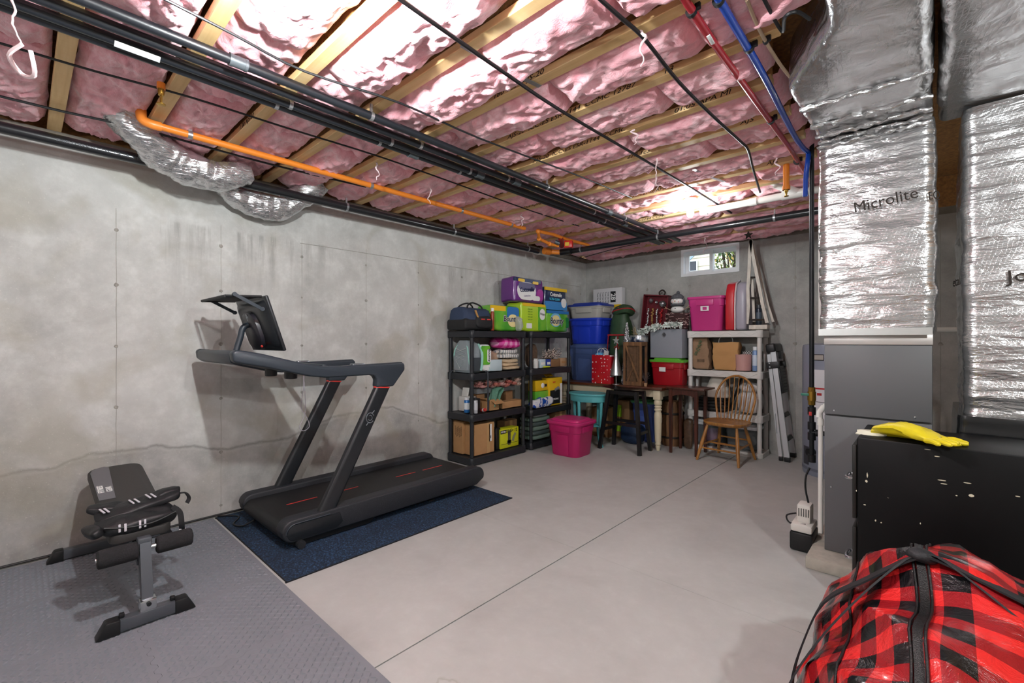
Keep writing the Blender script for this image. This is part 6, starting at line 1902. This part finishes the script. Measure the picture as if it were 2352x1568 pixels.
for (x, mm) in ((-.10, M_TINS), (-.03, mat('gold_bead', '#b58a55', .3, .5)), (.03, M_TINS), (.09, mat('red_bead', '#a61e22', .3))):
    b = B()
    for k in range(12):
        b.ball(M @ Vector((x + rs.uniform(-.012, .012), -.03 + rs.uniform(-.01, .01), .06 + .022 * k)), rs.uniform(.012, .018), n=7, m=5)
    b.o('ornament_strand', mm, nb, kind='stuff')
# green duffel with red trim
M_GRN = mat('duffel_green', '#2f4a30', .55, var=(8, .25), bump=(9, .6))
M_RTR = mat('duffel_red', '#a8242b', .6)
cxd, wd_ = spx(1400, 1447, 5.62)
df = thing('christmas_bag', 'tall green storage bag with red trim standing behind the lantern', 'bag', (cxd - .02, 5.71, E_))
hd = pix(1415, 722, Y=5.62).z - E_
b = B().loft([[(x * k, y * k2, z) for x, y in rrect(wd_ * .95, .26, .09, 6)] for z, k, k2 in ((0, .9, .9), (.05, 1, 1), (hd * .45, 1.02, 1.0), (hd * .72, .96, .95), (hd * .9, .86, .85), (hd, .7, .7))]).sub(1).disp(.022, 7, 4)
b.map(lambda x, y, z: (x, y, max(0, z))).o('bag_body', M_GRN, df)
M2 = Matrix.Translation((.03, 0, hd + .03)) @ rotm((R(-14), R(-10), 0))
B().loft([[M2 @ Vector((x * k, y * k, z)) for x, y in rrect(wd_ * .92, .24, .1, 6)] for z, k in ((-.05, .8), (-.02, 1.0), (.03, 1.0), (.07, .8), (.085, .4))]).disp(.01, 10, 1).o('top_flap', M_GRN, df)
B().tube([M2 @ Vector((x * 1.02, y * 1.02, 0)) for x, y in rrect(wd_ * .92, .24, .1, 6)] + [M2 @ Vector((rrect(wd_ * .92, .24, .1, 6)[0][0] * 1.02, rrect(wd_ * .92, .24, .1, 6)[0][1] * 1.02, 0))], .009, 8).o('red_piping', M_RTR, df)
B().tube([M2 @ Vector((-.02, -.12, .03)), M2 @ Vector((.02, -.05, .083)), M2 @ Vector((.06, .05, .083)), M2 @ Vector((.08, .11, .03))], .01, flat=(.03, .006, (0, 0, 1)), smooth=4).o('top_strap', M_RTR, df)
zr_ = pix(1405, 770, Y=5.55).z - E_
B().tube([(-wd_ * .45, -.135, zr_), (0, -.15, zr_), (wd_ * .45, -.135, zr_)], .01, flat=(.005, .02, (0, 0, 1))).o('red_band', M_RTR, df)
for x in (-wd_ * .40, wd_ * .08):
    B().tube([(x, -.14, zr_), (x - .015, -.15, zr_ * .6), (x, -.145, .05)], .01, flat=(.016, .005, (1, 0, 0))).o('red_handle', M_RTR, df)

# ================================================================ stools, chair, pink bin
tote('pink_bin', 'magenta storage bin with lid on the floor by the shelves', (-3.115, 4.41, 0), .46, .42, .425, '#b51e63', '#c22a70', tap=.80, rz=R(2))
M_TEAL = mat('teal_paint', '#5bb3b8', .45)
ts = thing('teal_side_table', 'teal painted half round side table beside the magenta bin', 'side table', (-3.24, 4.96, 0))
tzz = .665
B().lathe([(.24, tzz - .105), (.245, tzz - .10), (.245, tzz - .03), (.262, tzz - .026), (.268, tzz - .012), (.262, tzz), (.0, tzz)], n=44, sy=.74).o('top', M_TEAL, ts)
for (x, y) in ((-.20, -.11), (.02, -.165), (.20, -.11), (.20, .10), (-.20, .10)):
    if (x, y) == (.02, -.165): continue
for k, (x, y) in enumerate(((-.225, .02), (-.03, -.165), (.215, -.03), (.05, .165))):
    dx, dy = x * .12, y * .12
    B().tube([(x, y, tzz - .10), (x * .98, y * .98, .40), (x * .93, y * .93, .18), (x + dx * .2, y + dy * .2, .04), (x + dx, y + dy, 0)], [.022, .019, .015, .012, .013], 10, smooth=3).o('leg', M_TEAL, ts)
    B().prism([(-.002, 0), (-.05, 0), (-.012, -.055), (-.002, -.06)], -.006, .006, 'y').map(lambda a, b_, c, x=x, y=y: ((lambda r, n: (n[0] * (r + a) + n[1] * b_, n[1] * (r + a) - n[0] * b_, tzz - .10 + c))(math.hypot(x, y), (x / math.hypot(x, y), y / math.hypot(x, y))))).o('bracket', M_TEAL, ts)
B().lathe([(.14, .24), (.145, .245), (.145, .26), (.0, .262)], n=30, sy=.72).tube([(-.21, .018, .25), (-.1, 0, .25)], .009, 6).tube([(.2, -.028, .25), (.1, 0, .25)], .009, 6).tube([(-.028, -.155, .25), (0, -.08, .25)], .009, 6).tube([(.047, .155, .25), (0, .08, .25)], .009, 6).o('lower_shelf', M_TEAL, ts)
st = thing('saddle_stool', 'tall black saddle seat stool in front of the table', 'stool', (-2.735, 5.02, 0))
zs = .775
b = B()
def saddle(u, v):
    x, y = (u - .5) * .54, (v - .5) * .27
    return (x, y, zs - .045 + .03 * (abs(2 * u - 1) ** 2.0) + .012)
b.grid(saddle, 20, 6)
bmesh.ops.solidify(b.bm, geom=list(b.bm.faces), thickness=.035)
b.o('seat', M_BLKW, st, ang=45)
feet = {(-1, -1): (-3.01, 4.865), (1, -1): (-2.465, 4.85), (-1, 1): (-2.985, 5.165), (1, 1): (-2.49, 5.175)}
tops = {}
for (a, c), (fx_, fy_) in feet.items():
    p0 = Vector((a * .185, c * .09, zs - .05)); p1 = Vector((fx_ + 2.735, fy_ - 5.02, 0))
    tops[(a, c)] = (p0, p1)
    B().tube([p0, p1], .02, flat=(.040, .040, (0, 1, 0))).o('leg', M_BLKW, st, ang=30)
def at(a, c, z):
    p0, p1 = tops[(a, c)]; u = (p0.z - z) / (p0.z - p1.z); return p0.lerp(p1, u)
for (a, b_, z) in (((-1, -1), (1, -1), .33), ((-1, 1), (1, 1), .33), ((-1, -1), (-1, 1), .24), ((1, -1), (1, 1), .24)):
    B().tube([at(*a, z), at(*b_, z)], .014, flat=(.022, .034, (0, 0, 1))).o('stretcher', M_BLKW, st, ang=30)
B().box((0, -.085, zs - .075), (.36, .02, .045)).box((0, .085, zs - .075), (.36, .02, .045)).o('seat_rail', M_BLKW, st, ang=0)
bs = thing('brown_side_table', 'small dark brown wooden side table between table and chair', 'side table', (-2.12, 5.40, 0))
B().box((.025, 0, .772), (.45, .36, .022), .004).o('top', M_DBRN, bs)
for a in (-1, 1):
    for c in (-1, 1):
        B().box((a * .150, c * .145, .38), (.042, .042, .762), .003, 1, taper=(.7, .7)).o('leg', M_DBRN, bs, ang=30)
for c in (-1, 1):
    B().prism([(-.135, .76), (.135, .76), (.135, .67), (.10, .69), (0, .705), (-.10, .69), (-.135, .67)], c * .145 - .01, c * .145 + .01, 'y').o('apron', M_DBRN, bs, ang=30)
    B().prism([(-.13, .76), (.13, .76), (.13, .67), (.09, .69), (0, .705), (-.09, .69), (-.13, .67)], c * .150 - .01, c * .150 + .01, 'x').o('apron', M_DBRN, bs, ang=30)
ch = thing('windsor_chair', 'honey oak hoop back spindle chair facing the room', 'chair', (-1.665, 5.355, 0), R(-4))
sz = .435
b = B()
seat = []
for k in range(40):
    a = 2 * PI * k / 40
    ca, sa = math.cos(a), math.sin(a)
    seat.append((.235 * math.copysign(abs(ca) ** .72, ca), .215 * math.copysign(abs(sa) ** .72, sa)))
b.loft([[(x * k, y * k, z) for x, y in seat] for z, k in ((sz - .042, .86), (sz - .03, .96), (sz - .008, 1.0), (sz, .975), (sz - .006, .85), (sz - .010, .5))])
b.o('seat', M_OAK, ch, ang=60)
lt = {(-1, -1): ((-.16, -.13), (-.235, -.245)), (1, -1): ((.15, -.13), (.215, -.255)), (-1, 1): ((-.13, .13), (-.20, .255)), (1, 1): ((.13, .13), (.215, .235))}
for kk, (a, c) in lt.items():
    p0, p1 = Vector((*a, sz - .03)), Vector((*c, 0))
    B().tube([p0, p0.lerp(p1, .3), p0.lerp(p1, .55), p0.lerp(p1, .95), p1], [.013, .018, .020, .014, .012], 12).o('leg', M_OAK, ch)
def lp(kk, z):
    a, c = lt[kk]; p0, p1 = Vector((*a, sz - .03)), Vector((*c, 0)); return p0.lerp(p1, (p0.z - z) / p0.z)
for s_ in (-1, 1):
    A, C = lp((s_, -1), .17), lp((s_, 1), .18)
    B().tube([A, A.lerp(C, .5), C], [.008, .013, .008], 10).o('stretcher', M_OAK, ch)
m1, m2 = lp((-1, -1), .17).lerp(lp((-1, 1), .18), .45), lp((1, -1), .17).lerp(lp((1, 1), .18), .45)
B().tube([m1, m1.lerp(m2, .5), m2], [.008, .013, .008], 10).o('stretcher', M_OAK, ch)
B().tube([lp((-1, 1), .22), lp((1, 1), .22)], .009, 10).o('stretcher', M_OAK, ch)
B().tube([lp((-1, -1), .14), lp((1, -1), .14)], .009, 10).o('stretcher', M_OAK, ch)
hoop = []
HT = .50
for k in range(33):
    a = PI * k / 32
    x = -.215 * math.cos(a) * (1 + .10 * math.sin(a)) 
    z = HT * (math.sin(a) ** .62)
    wdn = .165 + (.23 - .165) * min(1, z / (HT * .5))
    x = -math.cos(a) * .232 if z > HT * .5 else -math.copysign(1, math.cos(a)) * (.170 + (.232 * abs(math.cos(math.asin(min(1, .5 ** (1 / .62))))) - .170) * (z / (HT * .5)) ** .8)
    hoop.append((x, .165 + z * .24, sz - .01 + z))
B().tube(hoop, .0125, 10).o('hoop_back', M_OAK, ch)
for k in range(8):
    u = -1 + 2 * (k + .5) / 8
    xb, xt = u * .150, u * .205
    zt_ = HT * (max(.0, 1 - (xt / .232) ** 2)) ** .31
    B().tube([(xb, .165, sz - .01), ((xb + xt) / 2, .165 + zt_ * .12, sz + zt_ * .35), (xt, .165 + zt_ * .24, sz - .01 + zt_)], [.006, .0075, .0045], 8).o('spindle', M_OAK, ch)

# ================================================================ things under the table
carton('floor_carton', 'brown carton on the floor under the table behind the teal table', (-3.38, 5.62, 0), (.28, .30, .40), M_CARD2)
carton('floor_carton', 'brown carton with lime green tape under the table', (-3.10, 5.72, 0), (.22, .28, .52), M_CARD2)
bpy.data.objects['floor_carton.001']['label'] = 'tall brown carton with lime green strip under the table'
B().box((-.05, -.142, .37), (.09, .002, .16)).o('green_strip', mat('lime_tape', '#a5dd2c', .5), bpy.data.objects['floor_carton.001'], ang=0)
B().box((-.05, -.142, .15), (.09, .002, .12)).o('green_strip', mat('lime_tape', '#a5dd2c', .5), bpy.data.objects['floor_carton.001'], ang=0)
tote('storage_bin', 'slate blue storage bin with green lid standing under the table', (-2.80, 5.76, 0), .33, .40, .56, '#4c62a8', '#5aa874', tap=.82)
bpy.data.objects['storage_bin.004']['label'] = 'slate blue bin with green lid on the floor under the table'
for k, z in enumerate((.14, .26, .36)):
    pass
soft('navy_duffel', mat('navy_nylon', '#142c4c', .6, bump=(14, .5)), None, (0, 0, 0), (.30, .22, .26), 5, .02, .6, loc=(-2.84, 5.40, 0), label='dark navy duffel lying under the table behind the stool', cat='bag')
bl = thing('wooden_barrel', 'brown wooden stave barrel behind the cream table leg', 'barrel', (-2.44, 5.67, 0))
for k in range(14):
    a0 = 2 * PI * k / 14
    rings = []
    for z, r_ in ((0, .125), (.14, .155), (.30, .165), (.46, .14), (.56, .11)):
        rings.append([((r_ + dr) * math.cos(a0 + da), (r_ + dr) * math.sin(a0 + da), z) for dr, da in ((0, -.215), (0, .215), (-.015, .215), (-.015, -.215))])
    B().loft(rings).o('stave', M_CRATE, bl, ang=40)
for z, r_ in ((.10, .15), (.40, .157)):
    B().lathe([(r_, z), (r_ + .003, z + .004), (r_ + .003, z + .022), (r_, z + .026)], n=28).o('hoop', mat('barrel_hoop', '#35302c', .5, .5), bl)
B().tube([(-.06, -.17, .30), (-.055, -.175, .36)], .01, 8).o('tag', M_WH, bl)
# ================================================================ white shelf unit and its load
M_WSH = mat('white_resin', '#dcdad6', .5)
WY0 = 5.655
WTI = [.05, .475, .975, 1.45]
rack('white_shelf_unit', 'white plastic shelf unit below the window', -1.812, WY0 + .165, .855, .33, WTI, M_WSH, .025, lip=.075, rib=True)
e1 = .009
z4 = WTI[3] + e1
cx, w_ = spx(1582, 1660, WY0 + .02)
tote('pink_tote', 'bright pink storage bin with white label on the white shelf', (cx - .01, WY0 + .175, z4), w_ + .05, .30, hy_(1620, 681, WY0 + .02, z4), '#c93a86', None, tap=.82, ribs=False)
pt = bpy.data.objects['pink_tote']
hl = hy_(1612, 709, WY0, z4)
B().box((.0, -.149, hl), (.10, .004, .06), .001, 1, rot=(R(3), 0, 0)).o('label', M_WH, pt, ang=0); B().box((.0, -.152, hl), (.05, .003, .035), .001, 1, rot=(R(3), 0, 0)).o('label_print', mat('label_magenta', '#c93a86', .5), pt, ang=0)
cx, w_ = spx(1664, 1712, WY0)
rcx = thing('wreath_case', 'upright red and grey plastic wreath case beside the pink bin', 'case', (cx, WY0 + .17, z4))
zz1 = hy_(1685, 645, WY0, z4)
outl = [(-.15, 0), (.15, 0), (.155, zz1 * .45), (.14, zz1 * .75), (.09, zz1 * .95), (0, zz1), (-.09, zz1 * .95), (-.14, zz1 * .75), (-.155, zz1 * .45)]
B().prism(outl, -w_ / 2, -.01, 'x', .02, 3).o('red_half', mat('case_red', '#c3212c', .4), rcx)
B().prism(outl, .0, w_ / 2, 'x', .03, 3).o('grey_half', mat('case_grey', '#a6a3b0', .35), rcx)
B().prism([(y * 1.02, z * 1.01) for y, z in outl], -.012, .004, 'x', .002, 1).o('rim', mat('case_rim', '#d4c4c6', .4), rcx)
B().box((0, 0, zz1 + .01), (.03, .05, .02), .006).o('latch', mat('case_grey', '#a6a3b0', .35), rcx)
# slatted wooden tree with star
M_LATH = mat('whitewashed_lath', '#d5cec3', .8, var=(12, .15, (4, 4, 1)), bump=(30, .25, (4, 4, 1)))
wt = thing('wooden_tree', 'tall whitewashed lath tree frame with black star on top', 'ornament', (-1.47, 5.74, z4))
o = wt.location
def w3(x, y, Y=5.71): return pix(x, y, Y=Y) - o
B().box(w3(1743, 752) + Vector((0, .02, 0)), (.19, .12, .05), .004).box(Vector((w3(1743, 752).x, .03, .015)), (.15, .10, .03)).o('base_block', M_LATH, wt, ang=30)
def laths(pts, wd_, name='lath'):
    for (a, c) in zip(pts, pts[1:]):
        B().tube([a, c], .01, flat=(wd_, .014, (0, 1, 0))).o(name, M_LATH, wt, ang=30)
laths([w3(1716, 745), w3(1719, 706), w3(1718, 664), w3(1721, 622), w3(1722, 585), w3(1725, 552)], .034)
laths([w3(1762, 742), w3(1752, 702), w3(1744, 660), w3(1736, 620), w3(1729, 585), w3(1724, 552)], .034)
laths([w3(1776, 740, 5.84), w3(1764, 702, 5.84), w3(1752, 655, 5.84), w3(1740, 610, 5.84), w3(1728, 565, 5.84)], .026, 'rear_lath')
laths([w3(1732, 740, 5.77), w3(1730, 690, 5.77), w3(1727, 640, 5.77)], .028, 'rear_lath')
for y, xa, xb_ in ((638, 1721, 1734), (685, 1720, 1743), (735, 1719, 1756)):
    B().tube([w3(xa, y, 5.73), w3(xb_, y, 5.73)], .01, flat=(.03, .02, (0, 0, 1))).o('black_band', M_INK, wt, ang=30)
ss = w3(1719, 541, 5.71)
star = []
for k in range(10):
    r_ = .05 if k % 2 == 0 else .022
    star.append((ss.x + r_ * math.sin(PI * k / 5), ss.z + r_ * math.cos(PI * k / 5)))
B().prism(star, ss.y - .012, ss.y + .006, 'y', .002, 1).o('star', M_INK, wt)
can('dark_bottle', 'dark glass bottle standing inside the lath tree', tuple(Vector((w3(1742, 740, 5.77).x, .05, .032)) + o), .030, .26, '#2a3340', '#3a3f45', '#55616e', cat='bottle')
# middle shelf
z3 = WTI[2] + e1
M_KRAFT = mat('kraft_paper', '#b18a5f', .85, var=(6, .12), bump=(7, .5))
def paperbag(label, xa, xb_, yt, Y, m, seed, tilt=0, fold=False):
    cx, w_ = spx(xa, xb_, Y)
    hh = hy_((xa + xb_) / 2, yt, Y, z3)
    t = thing('paper_bag', label, 'paper bag', (cx, Y + .09, z3))
    b = B()
    b.loft([[(x * k, y * k2, z) for x, y in rrect(w_, .15, .008, 2)] for z, k, k2 in ((0, .82, .9), (.02, .86, 1.0), (hh * .5, .97, 1.0), (hh * .8, 1.0 if not fold else .9, .9), (hh, 1.0 if not fold else .72, .7 if not fold else .35))] + ([] if fold else [[(x * .98, y * .66, z) for x, y in rrect(w_, .15, .008, 2)] for z in (hh, .03)]))
    b.sub(3).disp(.016, 16, seed).disp(.008, 40, seed).map(lambda x, y, z: (x + tilt * z, y, max(0, z))).o('bag', m, t, ang=30)
    return t, w_, hh
pb, pw_, ph_ = paperbag('crumpled brown paper bag with green leaf print on the white shelf', 1586, 1630, 773, WY0 + .05, mat('kraft_dull', '#9a7d62', .85, var=(6, .12), bump=(7, .5)), 3, -.06, True)
b = B(); rs = random.Random(4)
for k in range(40):
    u = rs.random(); p = Vector((-.05 + u * .06 + rs.uniform(-.02, .02), -.088, ph_ * (.42 + .45 * u)))
    M = Matrix.Translation(p) @ rotm((R(90), rs.uniform(0, 6.28), 0)); L = .016
    b._add([(-L, 0, 0), (0, -L * .3, .001), (L, 0, 0), (0, L * .3, .001)], [(0, 1, 2, 3)], M)
b.o('leaf_print', mat('leaf_ink', '#58694a', .8), pb, kind='stuff', recalc=False, ang=0)
for k in range(3): text('keep it simple', .016, M_INK, pb, (.01, -.089, ph_ * (.30 - .035 * k)), (R(90), 0, 0))
pb2, pw_, ph_ = paperbag('plain brown paper bag with handles on the white shelf', 1634, 1694, 787, WY0 + .04, mat('kraft_warm', '#bf925d', .8, bump=(7, .4)), 8)
B().tube([(-.08, -.04, ph_ - .01), (-.07, -.03, ph_ + .05), (.0, -.02, ph_ + .085), (.07, -.03, ph_ + .05), (.08, -.04, ph_ - .01)], .003, 6, smooth=5).o('handle', M_WH, pb2)
cx, w_ = spx(1683, 1720, WY0 + .02)
B().lathe([(w_ * .44, 0), (w_ * .47, .006), (w_ * .5, hy_(1700, 815, WY0 + .02, z3)), (w_ * .46, hy_(1700, 815, WY0 + .02, z3)), (w_ * .42, .02), (0, .02)], n=30).o('pink_pot', mat('pink_ceramic', '#c79a95', .55), None, loc=(cx + .012, WY0 + .09, z3), label='plain dusty pink ceramic pot at the front of the white shelf', cat='pot')
def _lat(t):
    x, y, z = t.sep(t.coord())
    at = t.math('ARCTAN2', y, x)
    a = t.math('FRACT', t.math('ADD', t.math('MULTIPLY', at, 2.6), t.math('MULTIPLY', z, 34)))
    b_ = t.math('FRACT', t.math('SUBTRACT', t.math('MULTIPLY', at, 2.6), t.math('MULTIPLY', z, 34)))
    g = t.math('MAXIMUM', t.math('LESS_THAN', a, .3), t.math('LESS_THAN', b_, .3))
    t.base(t.mix(g, lin('#24262b'), lin('#e4e2de')))
cx, w_ = spx(1698, 1728, WY0 + .14)
B().lathe([(w_ * .46, 0), (w_ * .5, .01), (w_ * .5, hy_(1712, 808, WY0 + .16, z3)), (w_ * .45, hy_(1712, 808, WY0 + .16, z3)), (w_ * .42, .02), (0, .02)], n=30).o('lattice_pot', fmat('lattice_print', _lat), None, loc=(cx, WY0 + .26, z3), label='black and white lattice pot behind the pink pot', cat='pot')
can('spray_can', 'white and blue spray can at the right end of the white shelf', (pix(1734, 800, Y=WY0 + .08).x, WY0 + .10, z3), .032, hy_(1734, 797, WY0 + .08, z3), '#7e9cc8', '#e9ebee', '#cfdcec')
# lower shelf
z2 = WTI[1] + e1
bk = thing('black_box_stack', 'stack of flat black boxes under the lampshade', 'boxes', (-1.98, WY0 + .17, z2))
for k in range(4):
    B().box((.01 * (k % 2), 0, .02 + k * .04), (.36 - .02 * k, .26, .036), .004).o('flat_box', mat('chest_black', '#111214', .45), bk)
cx, w_ = spx(1612, 1680, WY0 + .06)
ls = thing('lamp_shade', 'cream pleated lampshade on the black boxes of the white shelf', 'lampshade', (cx - .02, WY0 + .17, z2 + .162))
hls = hy_(1640, 866, WY0 + .08, z2 + .162)
B().lathe([(.15, 0), (.145, hls * .3), (.075, hls), (.073, hls), (.142, hls * .3), (.147, 0)], n=30, sy=.8).o('shade', mat('shade_cream', '#e2ddd2', .8), ls)
B().lathe([(.152, -.0), (.152, .012)], n=30, sy=.8).o('trim', mat('shade_trim', '#cfc7ba', .8), ls)
wbk = thing('white_blanket', 'white blanket heaped at the right end of the white shelf', 'blanket', (-1.55, WY0 + .165, z2))
soft('heap', mat('white_fleece', '#d9d6d4', .95, var=(20, .05), bump=(60, .3)), wbk, (0, 0, 0), (.25, .28, .26), 6, .02, .6)
soft('fold', mat('white_fleece', '#d9d6d4', .95, var=(20, .05), bump=(60, .3)), wbk, (.01, 0, .25), (.22, .24, .10), 16, .02, .6)
B().tube([(0, 0, 0), (.12, .03, .40)], .012, 8).o('black_tripod', M_CABLE, None, loc=(-1.80, WY0 + .24, z2), label='black rod leaning at the back of the white shelf behind the chair', cat='rod')
B().cyl((0, 0, 0), (0, 0, .37), .017).o('paper_tube', M_WH, None, loc=(-2.185, WY0 + .21, z2), label='white cardboard tube standing left of the lampshade', cat='tube')
# bottom shelf: clear bins
z1 = WTI[0] + e1
for (xc, ww, lab, cc) in ((-2.0, .34, 'clear bin with white lid holding pink things on the bottom white shelf', '#d98ac4'), (-1.62, .36, 'clear bin with white lid holding pale things on the bottom white shelf', '#c9b9b2')):
    t = tote('clear_bin', lab, (xc, WY0 + .17, z1), ww, .28, .30, '#e6e8ea', '#dfe3e6', tap=.88, clear=True, ribs=False, handle=False)
    soft('contents', mat('contents_' + cc, cc, .8), t, (.02, 0, .03), (ww * .6, .18, .16), 3, .03, .7, fr=14)
# pole, brown wrapped bundle beside the shelf
B().box((0, 0, .35), (.05, .012, .70), .003).box((.05, .01, .33), (.03, .012, .66), .003).o('white_rods', M_WH, None, loc=(-2.30, 5.86, .0), label='white plastic rods leaning behind the brown side table', cat='rods') if False else None
soft('brown_bundle', mat('brown_wrap', '#55402f', .35, coat=.3, var=(20, .4), bump=(18, .7)), None, (0, 0, 0), (.11, .09, .38), 7, .015, .55, loc=(-2.19, 5.60, 0), label='brown plastic wrapped bundle leaning by the white shelf', cat='bundle')

# ================================================================ folding step ladder leaning on the white shelf
M_ALU = mat('ladder_aluminium', '#c9ccd0', .35, .45)
M_LBK = mat('ladder_black', '#17181b', .45)
lad = thing('step_ladder', 'folded aluminium step ladder leaning against the white shelf unit', 'ladder', (-1.19, 5.84, 0))
o = lad.location
LY0, LY1 = -.13, .15
top_x, top_z = -.125, 1.30
def rp_(off, y, z):                                       # a point on the rail, off = distance in front of the front rail
    u = z / 1.33
    return Vector((.045 - .155 * u + off, y, z))
for y in (LY0, LY1):
    B().tube([rp_(0, y, .05), rp_(0, y, 1.22)], .01, flat=(.030, .05, (1, 0, 0))).o('front_rail', M_ALU, lad, ang=30)
    B().tube([rp_(-.065, y + .012, .05), rp_(-.05, y + .012, 1.18)], .01, flat=(.022, .036, (1, 0, 0))).o('rear_rail', M_ALU, lad, ang=30)
    B().box(rp_(0, y, .027), (.058, .036, .054), .006).o('foot', M_LBK, lad)
    B().box(rp_(-.065, y + .012, .025), (.042, .03, .05), .006).o('foot', M_LBK, lad)
    B().box(rp_(-.02, y, 1.06), (.13, .042, .075), .006, rot=(0, R(-8), 0)).o('hinge_plate', M_LBK, lad)
    for dz in (-.02, .02):
        B().cyl(rp_(-.05, y - .024, 1.06 + dz), rp_(-.05, y + .024, 1.06 + dz), .008, n=10).o('rivet', M_STEEL, lad)
for k, z in enumerate((.24, .50, .76)):
    B().box(rp_(.0, (LY0 + LY1) / 2, z), (.05, LY1 - LY0, .018), .003, rot=(0, R(62), 0)).o('tread', M_ALU, lad)
    B().box(rp_(.018, (LY0 + LY1) / 2, z + .004), (.045, LY1 - LY0 - .05, .012), .003, rot=(0, R(62), 0)).o('tread_pad', M_LBK, lad)
b = B().box(rp_(.03, (LY0 + LY1) / 2, .90), (.018, LY1 - LY0 - .03, .30), .005, rot=(0, R(-8), 0))
b.o('platform', M_LBK, lad)
for k in range(8):
    B().box(rp_(.041, (LY0 + LY1) / 2, .78 + k * .034), (.004, LY1 - LY0 - .06, .010), rot=(0, R(-8), 0)).o('platform_groove', mat('ladder_groove', '#2f3135', .6), lad, ang=0)
B().box(rp_(-.02, (LY0 + LY1) / 2, 1.25), (.10, LY1 - LY0 + .05, .10), .02, 3, rot=(0, R(-8), 0)).o('top_cap', M_LBK, lad)
B().box(rp_(.035, (LY0 + LY1) / 2 + .02, 1.17), (.02, .14, .08), .01).o('tool_tray', M_LBK, lad)
for y in (LY0, LY1):
    B().tube([rp_(-.06, y, .52), rp_(-.07, y, .30)], .004, 6).o('spreader', M_STEEL, lad)
